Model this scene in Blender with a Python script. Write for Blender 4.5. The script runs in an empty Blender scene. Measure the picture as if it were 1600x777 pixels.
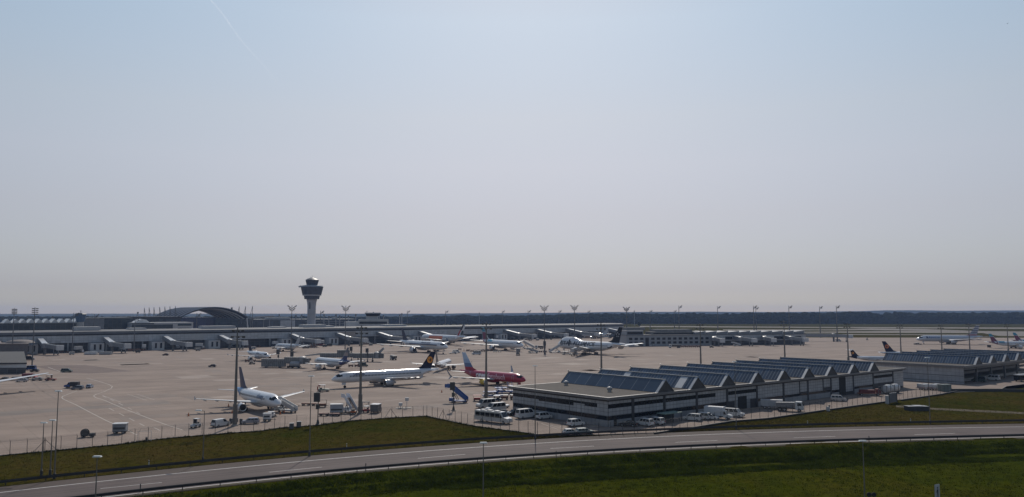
import bpy, bmesh, math, random
import numpy as np
from mathutils import Vector, Matrix, noise
random.seed(7)
R = math.radians
S = bpy.context.scene
COL = S.collection
# ------------------------------------------------------------------ camera geometry (survey of the place from one viewpoint)
H, F, CX, CY, HY = 29.5, 1202.0, 800.0, 388.5, 488.0
PITCH = math.atan((HY - CY) / F)
cP, sP = math.cos(PITCH), math.sin(PITCH)
ANG = R(39.2)                                   # the airport grid runs at this bearing
U = Vector((math.cos(ANG), math.sin(ANG)))      # along the aprons
V = Vector((-math.sin(ANG), math.cos(ANG)))     # across them, away from the hill
HU, HV = 39.2, 129.2

def ray(px, py):
    b = (CY - py) / F
    return ((px - CX) / F, cP - b * sP, sP + b * cP)
def G(px, py, z=0.0):
    d = ray(px, py); t = (z - H) / d[2]
    return Vector((d[0] * t, d[1] * t, z))
def at(px, py, Y):
    d = ray(px, py); t = Y / d[1]
    return Vector((d[0] * t, Y, H + d[2] * t))
def top_z(px, py, base):                        # height reached at pixel row py above a ground point
    return at(px, py, base[1])[2]

# ------------------------------------------------------------------ materials
MATS = {}
def nd(nt, typ, **kw):
    n = nt.nodes.new(typ)
    for k, v in kw.items():
        if k in n.inputs: n.inputs[k].default_value = v
        else: setattr(n, k, v)
    return n
def mat(name, col, rough=0.6, metal=0.0, var=0.18, scale=0.6, bump=0.0, spec=0.5, coat=0.0, emit=None, streak=False):
    if name in MATS: return MATS[name]
    m = bpy.data.materials.new(name); m.use_nodes = True; nt = m.node_tree
    b = nt.nodes['Principled BSDF']
    b.inputs['Roughness'].default_value = rough; b.inputs['Metallic'].default_value = metal
    b.inputs['Specular IOR Level'].default_value = spec
    if coat: b.inputs['Coat Weight'].default_value = coat; b.inputs['Coat Roughness'].default_value = 0.08
    tc = nd(nt, 'ShaderNodeTexCoord')
    src = tc.outputs['Object']
    if streak:
        mp = nd(nt, 'ShaderNodeMapping'); mp.inputs['Scale'].default_value = (1, 1, 0.15)
        nt.links.new(src, mp.inputs['Vector']); src = mp.outputs['Vector']
    n = nd(nt, 'ShaderNodeTexNoise', Scale=scale, Detail=5.0, Roughness=0.6)
    nt.links.new(src, n.inputs['Vector'])
    r = nd(nt, 'ShaderNodeValToRGB')
    r.color_ramp.elements[0].position = 0.3; r.color_ramp.elements[1].position = 0.7
    r.color_ramp.elements[0].color = tuple(c * (1 - var) for c in col) + (1,)
    r.color_ramp.elements[1].color = tuple(min(1, c * (1 + var * 0.6)) for c in col) + (1,)
    nt.links.new(n.outputs['Fac'], r.inputs['Fac']); nt.links.new(r.outputs['Color'], b.inputs['Base Color'])
    if bump:
        bp = nd(nt, 'ShaderNodeBump', Strength=bump, Distance=0.1)
        nt.links.new(n.outputs['Fac'], bp.inputs['Height']); nt.links.new(bp.outputs['Normal'], b.inputs['Normal'])
    MATS[name] = m
    return m
def panel_mat(name, col, line, bw=1.2, bh=0.9, mortar=0.03, rough=0.55, plane='xz', metal=0.0, off=0.0, var=0.1):
    """cladding of rectangular panels with thin joints"""
    if name in MATS: return MATS[name]
    m = bpy.data.materials.new(name); m.use_nodes = True; nt = m.node_tree
    b = nt.nodes['Principled BSDF']; b.inputs['Roughness'].default_value = rough; b.inputs['Metallic'].default_value = metal
    tc = nd(nt, 'ShaderNodeTexCoord'); sp = nd(nt, 'ShaderNodeSeparateXYZ'); cb = nd(nt, 'ShaderNodeCombineXYZ')
    nt.links.new(tc.outputs['Object'], sp.inputs[0])
    if plane == 'sum':
        ad = nd(nt, 'ShaderNodeMath', operation='ADD'); nt.links.new(sp.outputs[0], ad.inputs[0]); nt.links.new(sp.outputs[1], ad.inputs[1])
        nt.links.new(ad.outputs[0], cb.inputs[0]); nt.links.new(sp.outputs[2], cb.inputs[1])
    else:
        nt.links.new(sp.outputs['XYZ'.index(plane[0].upper())], cb.inputs[0]); nt.links.new(sp.outputs['XYZ'.index(plane[1].upper())], cb.inputs[1])
    br = nd(nt, 'ShaderNodeTexBrick', Scale=1.0); br.offset = off; br.squash = 1.0
    br.inputs['Brick Width'].default_value = bw; br.inputs['Row Height'].default_value = bh; br.inputs['Mortar Size'].default_value = mortar
    br.inputs['Color1'].default_value = tuple(c * (1 - var) for c in col) + (1,); br.inputs['Color2'].default_value = tuple(min(1, c * (1 + var)) for c in col) + (1,)
    br.inputs['Mortar'].default_value = tuple(line) + (1,)
    nt.links.new(cb.outputs[0], br.inputs['Vector'])
    n = nd(nt, 'ShaderNodeTexNoise', Scale=0.35, Detail=5.0); nt.links.new(tc.outputs['Object'], n.inputs['Vector'])
    mr = nd(nt, 'ShaderNodeMapRange'); mr.inputs[3].default_value = 0.75; mr.inputs[4].default_value = 1.15
    nt.links.new(n.outputs['Fac'], mr.inputs[0])
    mx = nd(nt, 'ShaderNodeMix', data_type='RGBA', blend_type='MULTIPLY'); mx.inputs[0].default_value = 1.0
    nt.links.new(br.outputs['Color'], mx.inputs[6]); nt.links.new(mr.outputs[0], mx.inputs[7])
    nt.links.new(mx.outputs[2], b.inputs['Base Color'])
    MATS[name] = m
    return m
def band_mat(name, stops, axis='Z', lo=0.0, hi=1.0, rough=0.35, skew=0.0):
    """paint scheme: constant colour bands along one object axis (skew adds the x axis)"""
    if name in MATS: return MATS[name]
    m = bpy.data.materials.new(name); m.use_nodes = True; nt = m.node_tree
    b = nt.nodes['Principled BSDF']; b.inputs['Roughness'].default_value = rough
    tc = nd(nt, 'ShaderNodeTexCoord'); sp = nd(nt, 'ShaderNodeSeparateXYZ'); nt.links.new(tc.outputs['Object'], sp.inputs[0])
    sk = nd(nt, 'ShaderNodeMath', operation='MULTIPLY_ADD'); sk.inputs[1].default_value = skew
    nt.links.new(sp.outputs[0], sk.inputs[0]); nt.links.new(sp.outputs['XYZ'.index(axis)], sk.inputs[2])
    mr = nd(nt, 'ShaderNodeMapRange'); mr.inputs[1].default_value = lo; mr.inputs[2].default_value = hi
    nt.links.new(sk.outputs[0], mr.inputs[0])
    r = nd(nt, 'ShaderNodeValToRGB'); r.color_ramp.interpolation = 'CONSTANT'
    e = r.color_ramp.elements
    while len(e) < len(stops): e.new(0.5)
    for i, (p, c) in enumerate(stops): e[i].position = p; e[i].color = tuple(c) + (1,)
    nt.links.new(mr.outputs[0], r.inputs['Fac']); nt.links.new(r.outputs['Color'], b.inputs['Base Color'])
    MATS[name] = m
    return m

WHITE = mat('white_paint', (0.60, 0.60, 0.595), 0.35, var=0.06)
PLANEW = mat('aircraft_white', (0.64, 0.65, 0.67), 0.22, var=0.05, scale=0.25, coat=0.3)
PLANEG = mat('aircraft_grey', (0.42, 0.43, 0.45), 0.35, var=0.08)
GREYM = mat('grey_metal', (0.30, 0.31, 0.32), 0.5, 0.3)
LGREY = mat('light_grey_paint', (0.5, 0.51, 0.52), 0.5, var=0.12)
DARKM = mat('dark_metal', (0.06, 0.062, 0.065), 0.55, 0.2)
DARKMAST = mat('weathered_mast_steel', (0.17, 0.155, 0.14), 0.6, 0.2, var=0.25, scale=0.4)
MASTG = mat('galvanised_mast', (0.13, 0.132, 0.138), 0.55, 0.4)
BLACK = mat('black_rubber', (0.02, 0.02, 0.021), 0.85)
GLASS = mat('dark_glass', (0.012, 0.016, 0.022), 0.12, var=0.3, spec=0.35)
SKYGLASS = mat('blue_roof_glass', (0.05, 0.10, 0.16), 0.12, var=0.25, scale=0.5, spec=0.8)
HALLGLASS = mat('hall_glass', (0.035, 0.06, 0.085), 0.25, var=0.4, scale=0.12, spec=0.6)
CHROME = mat('bright_steel', (0.6, 0.6, 0.6), 0.25, 0.8, var=0.05)
LAMPW = mat('lamp_lens', (0.7, 0.72, 0.7), 0.25, var=0.03)
RED = mat('red_paint', (0.35, 0.03, 0.03), 0.45)
ORANGE = mat('orange_paint', (0.5, 0.13, 0.03), 0.5)
BLUE = mat('blue_paint', (0.03, 0.09, 0.28), 0.45)
NAVY = mat('navy_paint', (0.010, 0.013, 0.038), 0.5, spec=0.25)
YELLOW = mat('yellow_paint', (0.65, 0.38, 0.03), 0.5)
SILVER = mat('silver_paint', (0.42, 0.43, 0.45), 0.3, 0.5)
DARKCAR = mat('black_car_paint', (0.015, 0.016, 0.02), 0.25, coat=0.5)
DGREEN = mat('dark_green_paint', (0.05, 0.08, 0.07), 0.5)
BROWN = mat('rust_brown', (0.20, 0.09, 0.06), 0.7)
CONCR = mat('precast_concrete', (0.33, 0.31, 0.29), 0.85, bump=0.3)

# ------------------------------------------------------------------ objects
def tag(o, label=None, cat=None, group=None, kind=None):
    if label: o['label'] = label
    if cat: o['category'] = cat
    if group: o['group'] = group
    if kind: o['kind'] = kind
    return o
def thing(name, loc, rz=0.0, label=None, cat=None, group=None, kind=None):
    o = bpy.data.objects.new(name, None); COL.objects.link(o)
    o.location = (loc[0], loc[1], loc[2] if len(loc) > 2 else 0.0); o.rotation_euler = (0, 0, R(rz)); o.empty_display_size = 0.3
    return tag(o, label, cat, group, kind)
def children(o): return [c for c in COL.objects if c.parent == o]
def copy_tree(o, parent=None):
    c = o.copy(); COL.objects.link(c); c.parent = parent
    for ch in list(o.children): copy_tree(ch, c)
    return c

class MB:
    def __init__(s): s.v = []; s.f = []
    def add(s, vs, fs):
        n = len(s.v); s.v += [tuple(p) for p in vs]; s.f += [tuple(n + i for i in f) for f in fs]; return s
    def box(s, x0, x1, y0, y1, z0, z1):
        return s.add([(x0,y0,z0),(x1,y0,z0),(x1,y1,z0),(x0,y1,z0),(x0,y0,z1),(x1,y0,z1),(x1,y1,z1),(x0,y1,z1)],
                     [(0,3,2,1),(4,5,6,7),(0,1,5,4),(1,2,6,5),(2,3,7,6),(3,0,4,7)])
    def cbox(s, c, d):
        return s.box(c[0]-d[0]/2, c[0]+d[0]/2, c[1]-d[1]/2, c[1]+d[1]/2, c[2]-d[2]/2, c[2]+d[2]/2)
    def bar(s, a, b, w, h=None, n=4):
        """straight bar between two points, square (n=4) or round, widths w at a and h at b"""
        a, b = Vector(a), Vector(b); h = w if h is None else h; d = (b - a).normalized()
        up = Vector((0,0,1)) if abs(d.z) < 0.95 else Vector((1,0,0))
        x = d.cross(up).normalized(); y = x.cross(d)
        vs = []
        for p, r in ((a, w / 2), (b, h / 2)):
            for i in range(n):
                t = 2 * math.pi * (i + 0.5) / n; k = r * (1.41421 if n == 4 else 1)
                vs.append(p + x * math.cos(t) * k + y * math.sin(t) * k)
        fs = [tuple(range(n))[::-1], tuple(range(n, 2 * n))] + [(i, (i+1) % n, n + (i+1) % n, n + i) for i in range(n)]
        return s.add(vs, fs)
    def loft(s, rings, caps=True):
        n = len(rings[0]); vs = [p for r in rings for p in r]; fs = []
        for k in range(len(rings) - 1):
            for i in range(n):
                fs.append((k*n + i, k*n + (i+1) % n, (k+1)*n + (i+1) % n, (k+1)*n + i))
        if caps: fs += [tuple(range(n))[::-1], tuple((len(rings)-1)*n + i for i in range(n))]
        return s.add(vs, fs)
    def lathe(s, prof, c=(0,0,0), n=20, axis='z'):
        rings = []
        for r, z in prof:
            ring = []
            for i in range(n):
                t = 2*math.pi*i/n; a, b = r*math.cos(t), r*math.sin(t)
                ring.append((c[0]+a, c[1]+b, c[2]+z) if axis == 'z' else (c[0]+z, c[1]+a, c[2]+b) if axis == 'x' else (c[0]+b, c[1]+z, c[2]+a))
            rings.append(ring)
        return s.loft(rings)
    def prism(s, prof, y0, y1):
        """profile in x,z extruded along y"""
        n = len(prof)
        vs = [(p[0], y0, p[1]) for p in prof] + [(p[0], y1, p[1]) for p in prof]
        return s.add(vs, [tuple(range(n)), tuple(range(n, 2*n))[::-1]] + [(i, n+i, n+(i+1) % n, (i+1) % n) for i in range(n)])
    def quad(s, a, b, c, d): return s.add([a,b,c,d], [(0,1,2,3)])
    def build(s, name, m, parent=None, smooth=False, bevel=0.0):
        me = bpy.data.meshes.new(name); me.from_pydata(s.v, [], s.f)
        bm = bmesh.new(); bm.from_mesh(me); bmesh.ops.recalc_face_normals(bm, faces=bm.faces)
        if bevel: bmesh.ops.bevel(bm, geom=[e for e in bm.edges if len(e.link_faces) == 2 and e.calc_face_angle(0) > 0.6], offset=bevel, segments=2, affect='EDGES', clamp_overlap=True)
        bm.to_mesh(me); bm.free()
        if smooth:
            me.shade_smooth()
            try: me.set_sharp_from_angle(angle=R(40))
            except Exception: pass
        me.materials.append(m)
        o = bpy.data.objects.new(name, me); COL.objects.link(o)
        if parent: o.parent = parent
        return o
def flat(name, pts, m, z=0.0, parent=None):
    me = bpy.data.meshes.new(name); bm = bmesh.new()
    f = bm.faces.new([bm.verts.new((p[0], p[1], z)) for p in pts]); bmesh.ops.triangulate(bm, faces=[f])
    bmesh.ops.recalc_face_normals(bm, faces=bm.faces)
    for q in bm.faces:
        if q.normal.z < 0: q.normal_flip()
    bm.to_mesh(me); bm.free(); me.materials.append(m)
    o = bpy.data.objects.new(name, me); COL.objects.link(o)
    if parent: o.parent = parent
    return o
def strip_mesh(mb, pts, w, z):
    """painted line of width w along a polyline"""
    P = [Vector((p[0], p[1])) for p in pts]; L = []; Rr = []
    for i, p in enumerate(P):
        d = (P[min(i+1, len(P)-1)] - P[max(i-1, 0)]).normalized(); n = Vector((-d.y, d.x)) * (w / 2)
        L.append((p.x + n.x, p.y + n.y, z)); Rr.append((p.x - n.x, p.y - n.y, z))
    for i in range(len(P) - 1): mb.quad(Rr[i], Rr[i+1], L[i+1], L[i])
def text_mesh(s, size, slices=5, bold=0.0):
    """letters as flat triangles in x,y starting at x=0, baseline y=0, cut in strips so that they can follow a curve"""
    cu = bpy.data.curves.new('lettering', 'FONT'); cu.body = s; cu.size = size; cu.resolution_u = 3; cu.offset = bold * size
    o = bpy.data.objects.new('lettering', cu); COL.objects.link(o)
    dg = bpy.context.evaluated_depsgraph_get(); me = bpy.data.meshes.new_from_object(o.evaluated_get(dg))
    bpy.data.objects.remove(o)
    bm = bmesh.new(); bm.from_mesh(me)
    bmesh.ops.remove_doubles(bm, verts=bm.verts, dist=1e-4)
    for k in range(slices):
        y = size * (-0.2 + 1.0 * k / slices)
        bmesh.ops.bisect_plane(bm, geom=bm.verts[:] + bm.edges[:] + bm.faces[:], plane_co=(0, y, 0), plane_no=(0, 1, 0))
    bmesh.ops.triangulate(bm, faces=bm.faces)
    vs = [tuple(v.co) for v in bm.verts]; bm.verts.index_update(); fs = [tuple(v.index for v in f.verts) for f in bm.faces]
    bm.free()
    return vs, fs
HAZE, SKYSTR, SUNSTR, EXPO = 6.8e-5, 0.09, 3.0, 0.0
SKYMUL = [(0.0, (0.496, 0.5, 0.635)), (0.0126, (0.496, 0.5, 0.635)), (0.0299, (0.508, 0.477, 0.605)), (0.0653, (0.713, 0.6, 0.624)), (0.1242, (1.037, 0.779, 0.691)), (0.1862, (1.368, 1.004, 0.807)), (0.2466, (1.579, 1.185, 0.9)), (0.3049, (1.674, 1.33, 1.015)), (0.3604, (1.747, 1.453, 1.114)), (1.0, (1.15, 1.08, 1.0))]   # thin summer haze over the clear sky
# ================================================================== SETTING
def curve(pxs, deg=3):
    pts = [G(x, y) for x, y in pxs]
    X = np.array([p.x for p in pts]); Y = np.array([p.y for p in pts]); c = np.polyfit(X, Y, deg)
    d = np.polyder(c); lo, hi = X.min(), X.max()
    def f(x):
        xc = min(max(x, lo), hi); return float(np.polyval(c, xc) + np.polyval(d, xc) * (x - xc))
    return f
Ylow_line = curve([(151,777),(270,765.5),(400,752),(470,745.3),(670,725),(870,710.8),(1070,699.8),(1270,692.7),(1470,686.4),(1600,682.5)])
Yup_line = curve([(0,768.8),(152,753),(270,740.5),(400,728),(470,722.4),(600,711),(752,697.5),(870,690),(1000,683),(1200,676),(1330,672.6),(1470,669.2),(1600,666.6)])
Yup = curve([(0,760.5),(270,732.7),(400,721),(670,697),(800,687.7),(1070,675.6),(1330,667.4),(1600,662)])
Ylow = lambda x: Ylow_line(x) - 0.45
MEADOW_Z = -2.0
XS = sorted(set([-9000,-4000,-1500,-800,-400] + list(range(-260, 400, 5)) + [500,800,1500,3000,6000,9000]))

def ground_material():
    m = bpy.data.materials.new('grassland'); m.use_nodes = True; nt = m.node_tree; b = nt.nodes['Principled BSDF']
    b.inputs['Roughness'].default_value = 0.95; b.inputs['Specular IOR Level'].default_value = 0.0
    tc = nd(nt, 'ShaderNodeTexCoord')
    def ns(scale, detail=6.0, rough=0.6, vec=None):
        n = nd(nt, 'ShaderNodeTexNoise', Scale=scale, Detail=detail, Roughness=rough); nt.links.new(vec or tc.outputs['Object'], n.inputs['Vector']); return n
    big, mid, fine = ns(0.022, 4.0), ns(0.16, 6.0, 0.65), ns(0.75, 7.0, 0.78)
    r = nd(nt, 'ShaderNodeValToRGB'); e = r.color_ramp.elements
    e[0].position = 0.36; e[0].color = (0.026, 0.034, 0.004, 1); e[1].position = 0.66; e[1].color = (0.064, 0.044, 0.014, 1)
    q = e.new(0.5); q.color = (0.048, 0.042, 0.008, 1)
    ad = nd(nt, 'ShaderNodeMath', operation='MULTIPLY_ADD'); ad.inputs[1].default_value = 0.45
    nt.links.new(mid.outputs['Fac'], ad.inputs[0])
    sc = nd(nt, 'ShaderNodeMath', operation='MULTIPLY'); sc.inputs[1].default_value = 0.55; nt.links.new(big.outputs['Fac'], sc.inputs[0])
    nt.links.new(sc.outputs[0], ad.inputs[2]); nt.links.new(ad.outputs[0], r.inputs['Fac'])
    mr = nd(nt, 'ShaderNodeMapRange'); mr.inputs[1].default_value = 0.3; mr.inputs[2].default_value = 0.7; mr.inputs[3].default_value = 0.5; mr.inputs[4].default_value = 1.5
    nt.links.new(fine.outputs['Fac'], mr.inputs[0])
    mx = nd(nt, 'ShaderNodeMix', data_type='RGBA', blend_type='MULTIPLY'); mx.inputs[0].default_value = 1.0
    nt.links.new(r.outputs['Color'], mx.inputs[6]); nt.links.new(mr.outputs[0], mx.inputs[7]); nt.links.new(mx.outputs[2], b.inputs['Base Color'])
    bp = nd(nt, 'ShaderNodeBump', Strength=0.9, Distance=0.25); nt.links.new(fine.outputs['Fac'], bp.inputs['Height']); nt.links.new(bp.outputs['Normal'], b.inputs['Normal'])
    return m
GROUND = ground_material()
def meadow_material():
    """short lush grass this side of the road"""
    m = GROUND.copy(); m.name = 'meadow_grass'
    for n in m.node_tree.nodes:
        if n.type == 'VALTORGB':
            e = n.color_ramp.elements
            for k, c in zip(e, ((0.031,0.042,0.003,1),(0.042,0.049,0.003,1),(0.057,0.052,0.006,1))): k.color = c
    return m
MEADOW = meadow_material()

def terrain():
    rows = [(-1e9, MEADOW_Z), (-34, MEADOW_Z), (-16, MEADOW_Z), (-10.5, MEADOW_Z), (-9.0, -1.9), (-7.2, -1.15), (-6.4, -1.18), (-4.8, -0.75), (-2.7, -0.12), (-2.1, -0.06), (1e5, -0.06), (1e6, -0.06), (1e9, -0.06)]
    vs = []; fs = []; n = len(rows)
    for x in XS:
        yl = Ylow(x); yu = Yup(x)
        for k, (o, z) in enumerate(rows):
            y = (yl - 900) if o == -1e9 else yu + 3 if o == 1e5 else max(900, yu + 300) if o == 1e6 else 16000 if o == 1e9 else yl + o
            w = noise.noise((x * 0.05, k * 3.1, 0)) * 0.25 if -30 < o < -1 else 0
            vs.append((x, y, z + w))
    for i in range(len(XS) - 1):
        for k in range(n - 1):
            fs.append((i*n + k, (i+1)*n + k, (i+1)*n + k + 1, i*n + k + 1))
    me = bpy.data.meshes.new('ground'); me.from_pydata(vs, [], fs)
    me.materials.append(GROUND); me.materials.append(MEADOW)
    for p in me.polygons:
        k = p.index % (n - 1)
        if k < 8: p.material_index = 1
    me.shade_smooth()
    o = bpy.data.objects.new('ground', me); COL.objects.link(o); tag(o, kind='structure')
terrain()

def asphalt_material(name, col, streak=True):
    m = bpy.data.materials.new(name); m.use_nodes = True; nt = m.node_tree; b = nt.nodes['Principled BSDF']
    b.inputs['Roughness'].default_value = 0.82; b.inputs['Specular IOR Level'].default_value = 0.15
    tc = nd(nt, 'ShaderNodeTexCoord')
    n1 = nd(nt, 'ShaderNodeTexNoise', Scale=0.09, Detail=5.0); n2 = nd(nt, 'ShaderNodeTexNoise', Scale=3.0, Detail=6.0, Roughness=0.7)
    nt.links.new(tc.outputs['Object'], n1.inputs['Vector']); nt.links.new(tc.outputs['Object'], n2.inputs['Vector'])
    ad = nd(nt, 'ShaderNodeMath', operation='MULTIPLY_ADD'); ad.inputs[1].default_value = 0.35
    nt.links.new(n2.outputs['Fac'], ad.inputs[0]); nt.links.new(n1.outputs['Fac'], ad.inputs[2])
    r = nd(nt, 'ShaderNodeValToRGB'); e = r.color_ramp.elements
    e[0].position = 0.45; e[0].color = tuple(c * 0.8 for c in col) + (1,); e[1].position = 0.95; e[1].color = tuple(c * 1.2 for c in col) + (1,)
    nt.links.new(ad.outputs[0], r.inputs['Fac']); nt.links.new(r.outputs['Color'], b.inputs['Base Color'])
    bp = nd(nt, 'ShaderNodeBump', Strength=0.15, Distance=0.02); nt.links.new(n2.outputs['Fac'], bp.inputs['Height']); nt.links.new(bp.outputs['Normal'], b.inputs['Normal'])
    return m
ASPHALT = asphalt_material('road_asphalt', (0.105, 0.083, 0.078))
SHOULDER = asphalt_material('shoulder_asphalt', (0.078, 0.060, 0.052))
PATCH = asphalt_material('apron_asphalt', (0.165, 0.125, 0.108))
GRAVEL = asphalt_material('gravel_verge', (0.060, 0.046, 0.026))

def sheet(name, f0, f1, z, m, x0=-260, x1=420, step=5):
    mb = MB(); xs = list(range(x0, x1 + 1, step))
    for a, b in zip(xs, xs[1:]):
        mb.quad((a, f0(a), z), (b, f0(b), z), (b, f1(b), z), (a, f1(a), z))
    return tag(mb.build(name, m), kind='structure')
sheet('road', Ylow, lambda x: Yup_line(x) + 0.45, 0.0, ASPHALT)
sheet('road_shoulder', lambda x: Yup_line(x) + 0.45, Yup, 0.0, SHOULDER)
sheet('road_verge', lambda x: Ylow(x) - 2.0, Ylow, -0.02, GRAVEL)
WEAR = asphalt_material('worn_asphalt', (0.088, 0.070, 0.067))
for a_, b_ in ((2.6, 3.5), (4.6, 5.5), (8.2, 9.1), (10.2, 11.1), (13.5, 14.3), (15.4, 16.2)): sheet('road_wheel_track', lambda x, a_=a_: Ylow_line(x) + a_ + .25 * noise.noise((x*.03, a_, 0)), lambda x, b_=b_: Ylow_line(x) + b_ + .3 * noise.noise((x*.04, b_, 2)), 0.0025, WEAR)
PAINT = mat('road_paint', (0.62, 0.61, 0.58), 0.7, var=0.22, scale=1.2)
mk = MB()
for f, w in ((Ylow_line, 0.27), (Yup_line, 0.27)):
    strip_mesh(mk, [(x, f(x)) for x in range(-260, 421, 4)], w, 0.005)
for a, b in (((157,763.6),(253,754)),((421,738),(503,730)),((652.8,716.5),(727,710)),((860,701),(928,697.2)),((1055,691.3),(1121,688.3)),((1240,684.2),(1305,682)),((1428.5,679.3),(1492,677.4))):
    strip_mesh(mk, [G(*a)[:2], G(*b)[:2]], 0.17, 0.005)
tag(mk.build('road_markings', PAINT), kind='structure')

# ------------------------------------------------------------------ apron
def apron_material():
    m = bpy.data.materials.new('apron_concrete'); m.use_nodes = True; nt = m.node_tree; b = nt.nodes['Principled BSDF']
    b.inputs['Roughness'].default_value = 0.85; b.inputs['Specular IOR Level'].default_value = 0.1
    tc = nd(nt, 'ShaderNodeTexCoord')
    rot = nd(nt, 'ShaderNodeMapping'); rot.inputs['Rotation'].default_value = (0, 0, -ANG); nt.links.new(tc.outputs['Object'], rot.inputs['Vector'])
    st = nd(nt, 'ShaderNodeMapping'); st.inputs['Scale'].default_value = (0.012, 0.10, 1); nt.links.new(rot.outputs['Vector'], st.inputs['Vector'])
    sx = nd(nt, 'ShaderNodeMapping'); sx.inputs['Scale'].default_value = (0.010, 0.07, 1); nt.links.new(tc.outputs['Object'], sx.inputs['Vector'])
    br = nd(nt, 'ShaderNodeTexBrick', Scale=1.0); br.offset = 0.0
    br.inputs['Brick Width'].default_value = 7.5; br.inputs['Row Height'].default_value = 7.5; br.inputs['Mortar Size'].default_value = 0.035
    br.inputs['Color1'].default_value = (0.95,0.95,0.95,1); br.inputs['Color2'].default_value = (1.05,1.04,1.03,1); br.inputs['Mortar'].default_value = (0.60,0.58,0.57,1)
    nt.links.new(rot.outputs['Vector'], br.inputs['Vector'])
    n1 = nd(nt, 'ShaderNodeTexNoise', Scale=1.0, Detail=4.0); nt.links.new(st.outputs['Vector'], n1.inputs['Vector'])
    n2 = nd(nt, 'ShaderNodeTexNoise', Scale=0.06, Detail=7.0, Roughness=0.65); nt.links.new(tc.outputs['Object'], n2.inputs['Vector'])
    n3 = nd(nt, 'ShaderNodeTexNoise', Scale=1.0, Detail=5.0, Roughness=0.6); nt.links.new(sx.outputs['Vector'], n3.inputs['Vector'])
    n4 = nd(nt, 'ShaderNodeTexNoise', Scale=2.5, Detail=6.0, Roughness=0.7); nt.links.new(tc.outputs['Object'], n4.inputs['Vector'])
    s1 = nd(nt, 'ShaderNodeMath', operation='ADD'); nt.links.new(n1.outputs['Fac'], s1.inputs[0]); nt.links.new(n2.outputs['Fac'], s1.inputs[1])
    s2 = nd(nt, 'ShaderNodeMath', operation='ADD'); nt.links.new(s1.outputs[0], s2.inputs[0]); nt.links.new(n3.outputs['Fac'], s2.inputs[1])
    s3 = nd(nt, 'ShaderNodeMath', operation='MULTIPLY_ADD'); s3.inputs[1].default_value = 0.35; nt.links.new(n4.outputs['Fac'], s3.inputs[0]); nt.links.new(s2.outputs[0], s3.inputs[2])
    mr = nd(nt, 'ShaderNodeMapRange'); mr.inputs[1].default_value = 1.3; mr.inputs[2].default_value = 2.1; nt.links.new(s3.outputs[0], mr.inputs[0])
    r = nd(nt, 'ShaderNodeValToRGB'); e = r.color_ramp.elements
    e[0].position = 0.0; e[0].color = (0.200, 0.158, 0.132, 1); e[1].position = 1.0; e[1].color = (0.310, 0.250, 0.210, 1)
    q = e.new(0.5); q.color = (0.258, 0.205, 0.172, 1)
    nt.links.new(mr.outputs[0], r.inputs['Fac'])
    mx = nd(nt, 'ShaderNodeMix', data_type='RGBA', blend_type='MULTIPLY'); mx.inputs[0].default_value = 1.0
    nt.links.new(r.outputs['Color'], mx.inputs[6]); nt.links.new(br.outputs['Color'], mx.inputs[7]); nt.links.new(mx.outputs[2], b.inputs['Base Color'])
    return m
APRON = apron_material()
near = [(-240,734),(0,712),(85,704),(180,695),(219,689.5),(270,684),(367,676),(406,673.5),(438.6,668.4),(495,664.5),(541.6,658),(606,653),(667,650),(685,654),(741.6,665.8),(813.6,675),(840,679),(880,680.5),(950,679),(1026,676.5),(1085,667.5),(1144,657.5),(1200,653.5),(1290,640.5),(1385,627),(1406,624.8),(1470,615.8),(1487,613.5),(1560,610.5),(1572,604),(1600,600.5),(1700,595)]
EDGE = [G(x, y) for x, y in near]
tag(flat('apron', [(-1400, EDGE[0].y)] + [p[:2] for p in EDGE] + [(1500, 470), (1500, 886), (820, 888), (330, 905), (-100, 1250), (-1400, 1250)], APRON, 0.02), kind='structure')
# low concrete edging along the grass
eb = MB()
for a, b in zip(EDGE, EDGE[1:]):
    d = (b - a).normalized(); nrm = Vector((d.y, -d.x, 0)) * 0.16
    eb.add([a, b, b + nrm, a + nrm] + [p + Vector((0,0,0.11)) for p in (a, b, b + nrm, a + nrm)], [(0,1,5,4),(1,2,6,5),(2,3,7,6),(3,0,4,7),(4,5,6,7)])
tag(eb.build('kerb', CONCR), kind='structure')
tag(flat('asphalt_patch', [G(x, y)[:2] for x, y in ((52,572.5),(80,570.6),(134,570.6),(206,580.3),(140,584),(100,582.7))], PATCH, 0.026), kind='structure')
tag(flat('asphalt_strip', [G(x, y)[:2] for x, y in ((0,644),(120,636),(260,628),(268,631),(120,641),(0,651))], asphalt_material('old_concrete', (0.205,0.172,0.15)), 0.026), kind='structure')
am = MB(); AP = mat('apron_paint', (0.47, 0.43, 0.38), 0.8, var=0.2, scale=0.8)
def line(pxs, w=0.24): strip_mesh(am, [G(*p)[:2] for p in pxs], w, 0.030)
line([(135,591),(154,596),(170,601),(175.5,604),(174,607),(162,612.5),(150,616.5),(146,619),(150,621.6),(165,626.5),(196,640),(226.5,651.6),(257,663),(285,672)])
line([(120,611),(107,616),(98,619.5),(96.5,621.5),(99,624),(118,632.5),(141.6,645),(165,657),(190,668),(214,680)])
line([(75,574),(100,583)], 0.3)
for a, b in (((160,618.5),(166,621.4)),((172,624),(178,626.8)),((185,630),(192,633.2)),((200,637.4),(206,640.4)),((213,644),(219,647)),((170,638),(178,642)),((186,646),(194,650)),((202,654),(210,658)),((218,662),(226,666)),((360.0-120,668),(250,673))): line([a, b], 0.2)
for a, b in (((161,618.5),(189,628.8)),((399-200,616),(429-200,625.8)),((413-200,616),(441-200,625)),((10,616),(190,609))): line([a, b], 0.16)
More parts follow.
